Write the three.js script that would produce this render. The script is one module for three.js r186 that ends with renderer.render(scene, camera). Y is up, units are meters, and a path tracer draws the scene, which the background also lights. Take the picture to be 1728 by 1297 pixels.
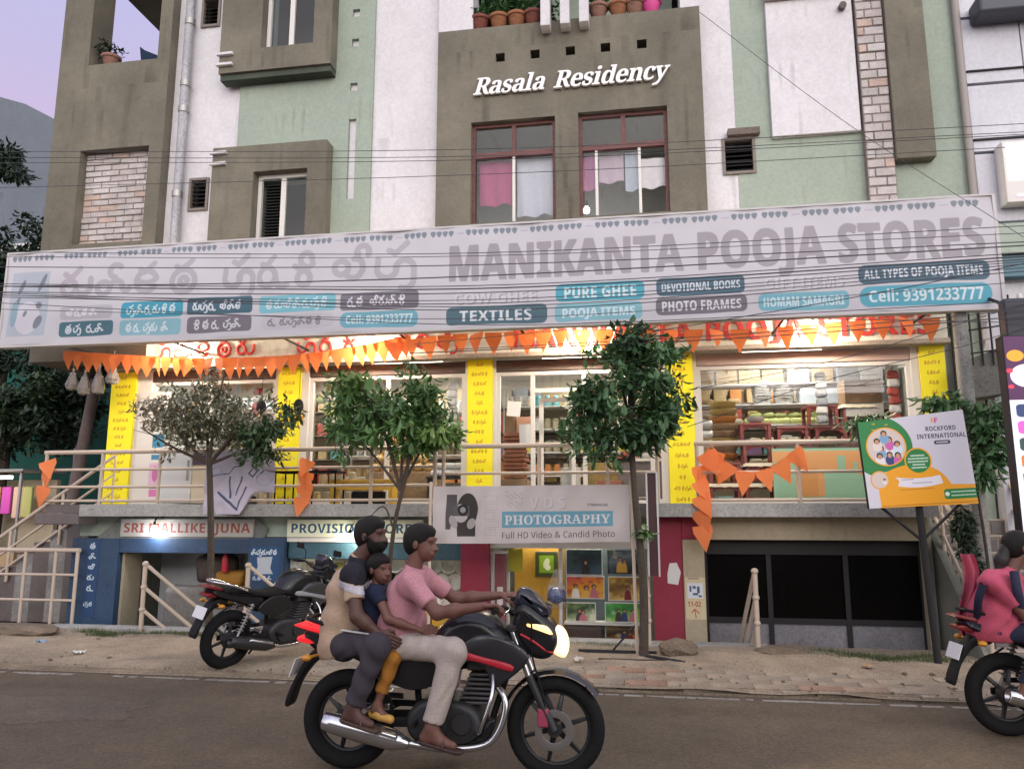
import * as THREE from 'three';
import { mergeGeometries, mergeVertices, toCreasedNormals } from 'three/addons/utils/BufferGeometryUtils.js';
import { RoundedBoxGeometry } from 'three/addons/geometries/RoundedBoxGeometry.js';
import { TextGeometry } from 'three/addons/geometries/TextGeometry.js';
import { FontLoader } from 'three/addons/loaders/FontLoader.js';
import { MarchingCubes } from 'three/addons/objects/MarchingCubes.js';
import { RectAreaLightUniformsLib } from 'three/addons/lights/RectAreaLightUniformsLib.js';

// ---------------------------------------------------------------- camera, sky, sun, exposure
const scene = new THREE.Scene();
const W = 1728, H = 1297, FPX = 1300, EYE = 1.68, YAW = 9.3 * Math.PI / 180, PITCH = 9.4 * Math.PI / 180;
const camera = new THREE.PerspectiveCamera(2 * Math.atan(H / 2 / FPX) * 180 / Math.PI, W / H, 0.05, 600);
camera.position.set(0, EYE, 0);
camera.rotation.order = 'YXZ';
camera.rotation.set(PITCH, YAW, 0);
scene.add(camera);
const renderer = new THREE.WebGLRenderer({ antialias: true });
renderer.setSize(1024, 768);
renderer.toneMapping = THREE.LinearToneMapping;
renderer.toneMappingExposure = 1.36;
renderer.shadowMap.enabled = true;
{ // dusk: lavender overhead, a pink band low down opposite the set sun, afterglow on the side behind the camera
  const w = 256, h = 128, d = new Float32Array(w * h * 4);
  const mix = (a, b, t) => a.map((v, i) => v + (b[i] - v) * t), ss = (a, b, x) => { x = Math.min(1, Math.max(0, (x - a) / (b - a))); return x * x * (3 - 2 * x); };
  const glow = new THREE.Vector3(0.35, 0.12, 1).normalize();
  for (let j = 0; j < h; j++) for (let i = 0; i < w; i++) {
    const el = ((j + 0.5) / h - 0.5) * Math.PI, az = ((i + 0.5) / w - 0.5) * 2 * Math.PI;
    const x = Math.cos(az) * Math.cos(el), y = Math.sin(el), z = Math.sin(az) * Math.cos(el), e = y;
    let c = mix([0.495, 0.39, 0.555], [0.395, 0.395, 0.605], ss(0.3, 0.6, e));
    c = mix([0.5, 0.41, 0.51], c, ss(0.0, 0.25, e));
    c = mix(c, [0.6, 0.6, 0.82], ss(0.6, 1, e));
    const g = Math.max(0, x * glow.x + y * glow.y + z * glow.z);
    const a = ss(-0.15, 0.9, x * 0.33 + z * 0.94) * (1 - 0.55 * ss(0.2, 1, e));
    c = mix(c, [1.9, 1.87, 1.88], a);
    c = c.map((v, k) => v + [0.9, 0.62, 0.42][k] * Math.pow(g, 10));
    if (e < 0) c = mix(c, [0.12, 0.11, 0.11], ss(0, -0.05, e));
    d.set([c[0], c[1], c[2], 1], (j * w + i) * 4);
  }
  const t = new THREE.DataTexture(d, w, h, THREE.RGBAFormat, THREE.FloatType);
  t.mapping = THREE.EquirectangularReflectionMapping; t.magFilter = THREE.LinearFilter; t.minFilter = THREE.LinearFilter; t.needsUpdate = true;
  scene.background = t; scene.environment = t;
}
const sun = new THREE.DirectionalLight(new THREE.Color(1, 0.93, 0.9), 0.5);
sun.position.set(6, 8, 16); sun.target.position.set(-2, 2, -10);
sun.castShadow = true; sun.shadow.radius = 45; sun.shadow.mapSize.set(2048, 2048);
Object.assign(sun.shadow.camera, { left: -18, right: 18, top: 16, bottom: -12, near: 1, far: 60 });
scene.add(sun, sun.target);
RectAreaLightUniformsLib.init();

// ---------------------------------------------------------------- helpers
const V = (x, y, z) => new THREE.Vector3(x, y, z);
let seed = 7;
const rnd = (a = 1, b) => { seed = (seed + 0x6d2b79f5) | 0; let t = Math.imul(seed ^ (seed >>> 15), 1 | seed); t = (t + Math.imul(t ^ (t >>> 7), 61 | t)) ^ t; t = ((t ^ (t >>> 14)) >>> 0) / 4294967296; return b === undefined ? t * a : a + t * (b - a); };
const pick = (a) => a[Math.floor(rnd() * a.length)];
const ROT = new THREE.Matrix4().makeRotationFromEuler(camera.rotation);
const ray = (px, py) => V((px - W / 2) / FPX, -(py - H / 2) / FPX, -1).applyMatrix4(ROT);
const onZ = (px, py, z) => { const d = ray(px, py); return V(0, EYE, 0).addScaledVector(d, z / d.z); };      // photo pixel -> point on a wall plane
const onY = (px, py, y) => { const d = ray(px, py); return V(0, EYE, 0).addScaledVector(d, (y - EYE) / d.y); };   // photo pixel -> point on the ground
const used = {};
function nm(n) { if (!(n in used)) { used[n] = 0; return n; } used[n]++; return n + '_' + String(used[n]).padStart(3, '0'); }
function fin(m) { m.castShadow = m.receiveShadow = true; return m; }
function tag(o, label, category, group, kind) { o.userData.label = label; o.userData.category = category; if (group) o.userData.group = group; if (kind) o.userData.kind = kind; return o; }
function thing(name, label, category, pos = [0, 0, 0], group, turn = 0) { const g = new THREE.Group(); g.name = nm(name); g.position.set(...pos); g.rotation.y = turn; scene.add(g); return tag(g, label, category, group); }
function P(parent, name, geo, mat, label) { const m = fin(new THREE.Mesh(geo, mat)); m.name = name; if (label) m.userData.label = label; parent.add(m); return m; }      // local coordinates
function PW(parent, name, geo, mat, label) { const o = V(0, 0, 0); for (let p = parent; p && p !== scene; p = p.parent) o.add(p.position); geo.translate(-o.x, -o.y, -o.z); return P(parent, name, geo, mat, label); }   // world coordinates
function solo(name, label, category, geo, mat, group) { geo.computeBoundingBox(); const b = geo.boundingBox, c = V((b.min.x + b.max.x) / 2, b.min.y, (b.min.z + b.max.z) / 2); geo.translate(-c.x, -c.y, -c.z); const m = fin(new THREE.Mesh(geo, mat)); m.name = nm(name); m.position.copy(c); scene.add(m); return tag(m, label, category, group); }
function struct(name, geo, mat) { const m = fin(new THREE.Mesh(geo, mat)); m.name = nm(name); m.userData.kind = 'structure'; scene.add(m); return m; }
function copy(src, pos, turn = 0, label) { const c = src.clone(); c.name = nm(src.name.replace(/_\d{3}$/, '')); c.position.set(...pos); c.rotation.y = turn; c.userData = { ...src.userData }; if (label) c.userData.label = label; scene.add(c); return c; }
// geometry, all non-indexed with position, normal, uv (uv in metres)
function uvm(g) {
  if (g.index) g = g.toNonIndexed();
  const p = g.attributes.position, n = g.attributes.normal, u = new Float32Array(p.count * 2);
  for (let i = 0; i < p.count; i += 3) {
    let nx = 0, ny = 0, nz = 0; for (let k = 0; k < 3; k++) { nx += n.getX(i + k); ny += n.getY(i + k); nz += n.getZ(i + k); }
    nx = Math.abs(nx); ny = Math.abs(ny); nz = Math.abs(nz);
    for (let k = i; k < i + 3; k++) {
      const x = p.getX(k), y = p.getY(k), z = p.getZ(k);
      if (ny >= nx && ny >= nz) { u[2 * k] = x; u[2 * k + 1] = z; } else if (nx > nz) { u[2 * k] = z; u[2 * k + 1] = y; } else { u[2 * k] = x; u[2 * k + 1] = y; }
    }
  }
  g.setAttribute('uv', new THREE.BufferAttribute(u, 2));
  for (const k of Object.keys(g.attributes)) if (!['position', 'normal', 'uv'].includes(k)) g.deleteAttribute(k);
  return g;
}
const bx = (x0, x1, y0, y1, z0, z1) => uvm(new THREE.BoxGeometry(x1 - x0, y1 - y0, z1 - z0).translate((x0 + x1) / 2, (y0 + y1) / 2, (z0 + z1) / 2));
const pane = (x0, x1, y0, y1, z) => uvm(new THREE.PlaneGeometry(x1 - x0, y1 - y0).translate((x0 + x1) / 2, (y0 + y1) / 2, z));
const rb = (x0, x1, y0, y1, z0, z1, r = 0.01, s = 2) => uvm(new RoundedBoxGeometry(x1 - x0, y1 - y0, z1 - z0, s, r).translate((x0 + x1) / 2, (y0 + y1) / 2, (z0 + z1) / 2));
function cyl(a, b, r0, r1 = r0, n = 10, open = false) {
  a = a.isVector3 ? a : V(...a); b = b.isVector3 ? b : V(...b);
  const d = b.clone().sub(a), l = d.length(), g = new THREE.CylinderGeometry(r1, r0, l, n, 1, open);
  g.applyQuaternion(new THREE.Quaternion().setFromUnitVectors(V(0, 1, 0), d.normalize())).translate((a.x + b.x) / 2, (a.y + b.y) / 2, (a.z + b.z) / 2);
  return uvm(g);
}
const vs = (pts) => pts.map((p) => (p.isVector3 ? p : V(...p)));
const tube = (pts, r, n = 6, seg) => uvm(new THREE.TubeGeometry(new THREE.CatmullRomCurve3(vs(pts), false, 'centripetal'), seg || pts.length * 6, r, n, false));
const ball = (x, y, z, rx, ry = rx, rz = rx, n = 12) => uvm(new THREE.SphereGeometry(1, n, Math.ceil(n * 0.7)).scale(rx, ry, rz).translate(x, y, z));
const lathe = (pts, n = 16) => uvm(new THREE.LatheGeometry(pts.map((p) => new THREE.Vector2(...p)), n));
const mg = (a) => mergeGeometries(a.map((g) => (g.index ? uvm(g) : g)));
function poly(pts, holes = []) { const s = new THREE.Shape(pts.map((p) => new THREE.Vector2(...p))); for (const h of holes) s.holes.push(new THREE.Path(h.map((p) => new THREE.Vector2(...p)))); return s; }
const rect = (x0, x1, y0, y1) => [[x0, y0], [x1, y0], [x1, y1], [x0, y1]];
function wall(x0, x1, y0, y1, z0, z1, holes = []) {   // wall with real openings, front face at z1
  return uvm(new THREE.ExtrudeGeometry(poly(rect(x0, x1, y0, y1), holes.map((h) => rect(...h))), { depth: z1 - z0, bevelEnabled: false }).translate(0, 0, z0));
}
function prof(pts, width, bevel, smooth = true, seg = 4) {   // side outline in x,y with rounded flanks, centred on z = 0
  const s = new THREE.Shape(), q = pts.map((p) => new THREE.Vector2(...p));
  if (smooth) { const c = new THREE.CatmullRomCurve3(pts.map((p) => V(p[0], p[1], 0)), true, 'centripetal').getPoints(pts.length * 5); s.setFromPoints(c.slice(0, -1).map((p) => new THREE.Vector2(p.x, p.y))); } else s.setFromPoints(q);
  const g = new THREE.ExtrudeGeometry(s, { depth: Math.max(0.001, width - 2 * bevel), bevelEnabled: true, bevelThickness: bevel, bevelSize: bevel * 0.8, bevelOffset: -bevel * 0.8, bevelSegments: seg, curveSegments: 6 });
  g.translate(0, 0, -Math.max(0.001, width - 2 * bevel) / 2);
  return uvm(toCreasedNormals(g, 0.9));
}

// ---------------------------------------------------------------- textures and materials
function noise2(period, s) { const t = new Float32Array(period * period); for (let i = 0; i < t.length; i++) { let a = Math.imul(i + 1, 374761393) ^ Math.imul(s + 11, 668265263); a = Math.imul(a ^ (a >>> 13), 1274126177); t[i] = ((a ^ (a >>> 16)) >>> 0) / 4294967296; }
  return (u, v) => { u = ((u % 1) + 1) % 1 * period; v = ((v % 1) + 1) % 1 * period; const i = Math.floor(u), j = Math.floor(v), f = u - i, g = v - j, a = f * f * (3 - 2 * f), b = g * g * (3 - 2 * g), I = (i + 1) % period, J = (j + 1) % period;
    return (t[j % period * period + i % period] * (1 - a) + t[j % period * period + I] * a) * (1 - b) + (t[J * period + i % period] * (1 - a) + t[J * period + I] * a) * b; }; }
function tex(size, metres, fn, srgb = true) {
  const d = new Uint8Array(size * size * 4);
  for (let j = 0; j < size; j++) for (let i = 0; i < size; i++) { let c = fn(i / size, j / size); if (typeof c === 'number') c = [c, c, c]; const k = (j * size + i) * 4; d[k] = Math.max(0, Math.min(255, c[0] * 255)); d[k + 1] = Math.max(0, Math.min(255, c[1] * 255)); d[k + 2] = Math.max(0, Math.min(255, c[2] * 255)); d[k + 3] = 255; }
  const t = new THREE.DataTexture(d, size, size); t.wrapS = t.wrapT = THREE.RepeatWrapping; t.magFilter = THREE.LinearFilter; t.minFilter = THREE.LinearMipmapLinearFilter; t.generateMipmaps = true;
  if (srgb) t.colorSpace = THREE.SRGBColorSpace; t.repeat.set(1 / metres, 1 / metres); t.needsUpdate = true; return t;
}
const N4 = noise2(4, 1), N8 = noise2(8, 2), N16 = noise2(16, 3), N32 = noise2(32, 4), N64 = noise2(64, 5), N128 = noise2(128, 6), N256 = noise2(256, 8);
const fbm = (u, v) => N4(u, v) * 0.35 + N8(u, v) * 0.25 + N16(u, v) * 0.18 + N32(u, v) * 0.12 + N64(u, v) * 0.1;
const T = {
  plaster: tex(512, 3.7, (u, v) => 0.86 + 0.12 * fbm(u, v) + 0.05 * (N128(u, v) - 0.5) - 0.3 * Math.max(0, N64(u, v * 0.0625) * N8(u, v) - 0.5) - 0.05 * Math.max(0, N16(u, v) - 0.7)),
  stain: tex(512, 4.3, (u, v) => { const f = fbm(u, v), s = N64(u, v * 0.125) * N16(u, v * 0.25); return 0.66 + 0.3 * f + 0.07 * (N256(u, v) - 0.5) - 0.3 * Math.max(0, s - 0.38) + 0.1 * Math.max(0, N8(u, v) - 0.65); }),
  grime: tex(512, 2.6, (u, v) => 0.62 + 0.3 * fbm(u, v) + 0.12 * (N128(u, v) - 0.5) + (N64(u, v) > 0.86 ? -0.08 : 0)),
  asphalt: tex(1024, 4.1, (u, v) => { const p = N4(u, v) * 0.5 + N16(u, v) * 0.3 + N32(u, v) * 0.2, g = N256(u * 2, v * 2) * 0.5 + N256(u, v) * 0.5; const q = 0.6 + 0.22 * p + 0.3 * (g - 0.5); return [q * 1.03, q, q * 0.97]; }),
  dirt: tex(512, 2.2, (u, v) => { const p = fbm(u, v), g = N256(u, v); const q = 0.55 + 0.3 * p + 0.22 * (g - 0.5); return [q * 1.04, q * 0.98, q * 0.9]; }),
  stone: tex(256, 0.9, (u, v) => 0.72 + 0.25 * fbm(u, v) + 0.12 * (N128(u, v) - 0.5)),
  cloth: tex(128, 0.25, (u, v) => 0.86 + 0.1 * Math.sin(u * 6.283 * 32) * 0.5 + 0.1 * Math.sin(v * 6.283 * 32) * 0.5 + 0.08 * (N32(u, v) - 0.5)),
  wood: tex(256, 0.6, (u, v) => 0.7 + 0.2 * N64(u * 0.1, v) + 0.15 * N16(u * 0.25, v)),
  hair: tex(256, 0.06, (u, v) => 0.5 + 0.3 * Math.sin((u * 9 + 0.25 * N8(u, v)) * 6.283) + 0.3 * (N64(u, v * 0.125) - 0.5), false),
  bumpFine: tex(512, 0.8, (u, v) => 0.4 * N64(u, v) + 0.3 * N128(u, v) + 0.3 * N256(u, v), false),
  bumpMid: tex(512, 2.4, (u, v) => 0.5 * fbm(u, v) + 0.3 * N128(u, v) + 0.2 * N256(u, v), false),
};
const lin = (r, g, b) => new THREE.Color().setRGB(r, g, b);
function M(c, rough = 0.8, o = {}) { const m = o.phys ? new THREE.MeshPhysicalMaterial() : new THREE.MeshStandardMaterial(); m.color = Array.isArray(c) ? lin(...c) : new THREE.Color(c); m.roughness = rough; const { phys, ...r } = o; for (const k in r) if (k === 'emissive') m.emissive = Array.isArray(r[k]) ? lin(...r[k]) : new THREE.Color(r[k]); else m[k] = r[k]; return m; }
const dbl = THREE.DoubleSide;
const m_ = {
  white: M([0.74, 0.72, 0.75], 0.9, { map: T.plaster, bumpMap: T.bumpFine, bumpScale: 0.0015 }),
  green: M([0.36, 0.425, 0.355], 0.9, { map: T.plaster, bumpMap: T.bumpFine, bumpScale: 0.0015 }),
  olive: M([0.235, 0.215, 0.165], 0.9, { map: T.stain, bumpMap: T.bumpMid, bumpScale: 0.003 }),
  tan: M([0.42, 0.36, 0.25], 0.9, { map: T.plaster }),
  mint: M([0.42, 0.5, 0.42], 0.9, { map: T.plaster }),
  blue: M([0.035, 0.09, 0.19], 0.6, { map: T.grime }),
  steelblue: M([0.06, 0.16, 0.22], 0.55, { map: T.grime }),
  maroon: M([0.28, 0.025, 0.055], 0.75, { map: T.plaster }),
  cream: M([0.62, 0.54, 0.44], 0.6, { map: T.grime }),
  creamRail: M([0.5, 0.41, 0.33], 0.5),
  concrete: M([0.42, 0.41, 0.39], 0.95, { map: T.grime, bumpMap: T.bumpMid, bumpScale: 0.006 }),
  slab: M([0.6, 0.59, 0.56], 0.95, { map: T.grime, bumpMap: T.bumpFine, bumpScale: 0.002 }),
  granite: M([0.16, 0.13, 0.125], 0.4, { map: T.stone }),
  dark: M([0.01, 0.01, 0.011], 0.7, { phys: 1, specularIntensity: 0.3 }),
  room: M([0.5, 0.5, 0.47], 0.95, { map: T.plaster }),
  warmroom: M([0.6, 0.52, 0.38], 0.95, { map: T.plaster }),
  alu: M([0.6, 0.6, 0.6], 0.4, { metalness: 0.5 }),
  whiteframe: M([0.62, 0.6, 0.57], 0.5),
  woodred: M([0.16, 0.055, 0.05], 0.6, { map: T.wood }),
  glass: M([0.97, 0.98, 0.98], 0.02, { phys: 1, transmission: 1, thickness: 0, ior: 1.5 }),
  glassdim: M([0.85, 0.88, 0.92], 0.08, { phys: 1, transmission: 1, thickness: 0, ior: 1.5 }),
  brown: M([0.12, 0.085, 0.07], 0.6, { map: T.wood }),
  steel: M([0.35, 0.34, 0.33], 0.45, { metalness: 0.7 }),
  darksteel: M([0.025, 0.024, 0.025], 0.6, { phys: 1, specularIntensity: 0.4 }),
  orange: M([0.9, 0.25, 0.07], 0.85, { phys: 1, transmission: 0.35, thickness: 0, side: dbl }),
  trunk: M([0.11, 0.085, 0.065], 0.95, { map: T.grime, bumpMap: T.bumpMid, bumpScale: 0.01 }),
  terracotta: M([0.38, 0.14, 0.07], 0.85, { map: T.grime }),
  card: M([0.42, 0.27, 0.15], 0.9, { map: T.grime }),
};
function canvas(w, h, draw) { const c = document.createElement('canvas'); c.width = w; c.height = h; draw(c.getContext('2d'), w, h); const t = new THREE.CanvasTexture(c); t.colorSpace = THREE.SRGBColorSpace; t.magFilter = THREE.LinearFilter; t.anisotropy = 8; return t; }
// print surface: plane with 0..1 uv, slightly in front of its board
const sheet = (x0, x1, y0, y1, z) => new THREE.PlaneGeometry(x1 - x0, y1 - y0).translate((x0 + x1) / 2, (y0 + y1) / 2, z).toNonIndexed();
// rounded south-Indian letter shapes drawn with strokes in a unit box
const G = [
  (c) => { c.arc(0.22, 0.62, 0.2, 0, 7); c.moveTo(0.42, 0.62); c.arc(0.62, 0.62, 0.2, Math.PI, 0, true); c.lineTo(0.82, 0.4); c.moveTo(0.1, 0.25); c.lineTo(0.25, 0.36); c.lineTo(0.5, 0.1); },
  (c) => { c.arc(0.2, 0.68, 0.17, 0, 7); c.moveTo(0.37, 0.68); c.arc(0.54, 0.66, 0.17, Math.PI, 0); c.arc(0.8, 0.66, 0.1, Math.PI, 0.5, true); c.moveTo(0.5, 0.42); c.arc(0.5, 0.22, 0.17, 1.6, 5.6); },
  (c) => { c.arc(0.38, 0.55, 0.28, 0.6, 5.9); c.moveTo(0.1, 0.5); c.quadraticCurveTo(0.4, 0.72, 0.66, 0.48); c.moveTo(0.2, 0.22); c.lineTo(0.32, 0.3); c.lineTo(0.56, 0.06); },
  (c) => { c.arc(0.4, 0.6, 0.31, 0, 7); c.moveTo(0.52, 0.6); c.arc(0.4, 0.6, 0.1, 0, 7); c.moveTo(0.2, 0.2); c.lineTo(0.34, 0.28); c.lineTo(0.6, 0.04); },
  (c) => { c.moveTo(0.06, 0.4); c.arc(0.26, 0.62, 0.22, 3.6, 0, true); c.arc(0.66, 0.64, 0.2, 3.14, 6.28); c.arc(0.66, 0.9, 0.2, 0, 2); c.moveTo(0.3, 0.2); c.lineTo(0.44, 0.28); c.lineTo(0.7, 0.05); },
  (c) => { c.arc(0.22, 0.55, 0.16, 0, 7); c.moveTo(0.3, 0.7); c.quadraticCurveTo(0.55, 0.95, 0.7, 0.6); c.quadraticCurveTo(0.72, 0.34, 0.5, 0.36); c.moveTo(0.6, 0.24); c.arc(0.7, 0.2, 0.14, 2.4, 6.8); },
  (c) => { c.arc(0.32, 0.64, 0.24, 0, 7); c.moveTo(0.56, 0.64); c.quadraticCurveTo(0.6, 1.02, 0.9, 0.86); c.moveTo(0.16, 0.3); c.lineTo(0.28, 0.36); c.lineTo(0.5, 0.12); },
  (c) => { c.arc(0.4, 0.72, 0.18, 0, 7); c.moveTo(0.14, 0.4); c.quadraticCurveTo(0.4, 0.6, 0.66, 0.36); c.moveTo(0.4, 0.44); c.arc(0.46, 0.24, 0.17, 1.8, 6.4); },
];
function script(c, seq, x, y, h, lw, col, wf = 0.92) { c.strokeStyle = col; c.lineCap = 'round'; c.lineJoin = 'round'; for (const k of seq) { if (k >= 0) { c.save(); c.translate(x, y); c.scale(h * wf, h); c.beginPath(); G[k](c); c.restore(); c.lineWidth = lw; c.stroke(); } x += h * wf * (k < 0 ? 0.45 : 0.98); } }
const serif = await new FontLoader().loadAsync('fonts/droid/droid_serif_bold.typeface.json');
const sans = await new FontLoader().loadAsync('fonts/droid/droid_sans_bold.typeface.json');
// ---------------------------------------------------------------- ground, road, footpath
const groundM = M([0.54, 0.5, 0.44], 1, { map: T.dirt, bumpMap: T.bumpMid, bumpScale: 0.02 });
const asphaltM = M([0.19, 0.153, 0.106], 0.9, { map: T.asphalt, bumpMap: T.bumpFine, bumpScale: 0.004 });
{
  const g = new THREE.ExtrudeGeometry(poly(rect(-150, 150, -150, 150), [rect(-8.3, 3.62, 10.16, 13.4)]), { depth: 0.4, bevelEnabled: false }); // shape y = -z
  g.rotateX(-Math.PI / 2).translate(0, -0.42, 0);
  struct('ground', uvm(g), groundM);
  struct('road', bx(-150, 150, -0.3, 0.0, -7.72, 3.6), asphaltM);
  // broken edge line, worn
  const g2 = [];
  for (let x = -12; x < 9;) { const l = rnd(0.02, 0.16), gap = rnd() < 0.25 ? rnd(0.01, 0.12) : rnd() < 0.06 ? rnd(0.2, 0.8) : 0.0, w = rnd(0.03, 0.085); const z = -7.6 + rnd(-0.008, 0.008); g2.push(bx(x, x + l, 0.001, 0.004, z - w / 2, z + w / 2)); x += l + gap + 0.002; }
  struct('road_marking', mg(g2), M([0.42, 0.39, 0.35], 0.9, { map: T.grime }));
  // bare earth verge between road and building, gently uneven
  const nx = 150, nz = 16, v = new THREE.PlaneGeometry(40, 2.44, nx, nz).rotateX(-Math.PI / 2).translate(-3, 0, -8.94), p = v.attributes.position;
  for (let i = 0; i < p.count; i++) { const x = p.getX(i), z = p.getZ(i); const e = Math.min(1, (-7.72 - z) / 0.25); const pv = x > -2.35 && x < 3.0 && z > -8.68; p.setY(i, pv ? 0.022 + 0.05 * Math.pow(N16(x / 9, z / 9), 1.5) : 0.004 + Math.max(0, e) * (0.035 + 0.05 * N16(x / 14, z / 14) + 0.03 * N64(x / 14, z / 14))); }
  v.computeVertexNormals(); struct('verge', uvm(v), groundM);
  // paving slabs of the footpath, laid in courses; some missing under soil
  const walk = struct('footpath', bx(-30, 20, -0.2, 0.045, -8.62, -7.78), M([0.5, 0.46, 0.4], 1, { map: T.dirt }));
  const pm = [[0.54, 0.5, 0.445], [0.52, 0.49, 0.44], [0.49, 0.47, 0.435], [0.54, 0.39, 0.33], [0.53, 0.44, 0.385]].map((c) => M(c, 0.95, { map: T.dirt, bumpMap: T.bumpFine, bumpScale: 0.003 }));
  const sl = [0, 1, 2].map((k) => rb(-0.199, 0.199, -0.03, 0.012, -0.098, 0.098, 0.005, 1));
  for (let r = 0; r < 4; r++) for (let x = -2.4 + (r % 2) * 0.2; x < 3.2; x += 0.402) {
    if (x < -1.2 && rnd() < 0.5) continue; if (x > 2.3 && rnd() < 0.55) continue; if (rnd() < 0.06) continue;
    const red = x > -0.6 && x < 2.1 && rnd() < 0.34;
    const m = P(walk, 'paving_slab', pick(sl), red ? pm[3 + (rnd() < 0.4 ? 1 : 0)] : pm[Math.floor(rnd(3))]);
    m.position.set(x, 0.048 + rnd(-0.004, 0.003), -7.92 - r * 0.2); m.rotation.set(rnd(-0.012, 0.012), rnd(-0.02, 0.02), rnd(-0.012, 0.012));
  }
  // repaired patches in the asphalt, slightly proud and uneven
  for (const [cx, cz, a, b, c] of [[0.6, -5.0, 1.3, 0.5, [0.165, 0.135, 0.1]], [-5.2, -6.3, 1.1, 0.42, [0.215, 0.178, 0.135]], [3.6, -6.2, 0.8, 0.35, [0.21, 0.17, 0.13]]]) { const q = []; for (let i = 0; i < 22; i++) { const t = i / 22 * 6.283, k = 0.75 + 0.5 * rnd(); q.push([cx + Math.cos(t) * a * k, -cz + Math.sin(t) * b * k]); } const sg = new THREE.ExtrudeGeometry(poly(q), { depth: 0.004, bevelEnabled: false }).rotateX(-Math.PI / 2); struct('road_patch', uvm(sg), M(c, 0.9, { map: T.asphalt, bumpMap: T.bumpFine, bumpScale: 0.005 })); }
  // kerb of edge blocks by the road
  const kb = struct('kerb', bx(-30, 20, -0.15, 0.02, -7.775, -7.74), M([0.46, 0.42, 0.37], 1, { map: T.dirt }));
  const kg = rb(-0.145, 0.145, -0.1, 0.052, -0.042, 0.042, 0.012, 1);
  for (let x = -1.6; x < 3.0; x += 0.3) if (rnd() < 0.7) { const k = P(kb, 'kerb_block', kg, pick(pm.slice(0, 3))); k.position.set(x, rnd(-0.015, 0.006), -7.8 + rnd(-0.006, 0.006)); k.rotation.y = rnd(-0.03, 0.03); }
}
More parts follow.
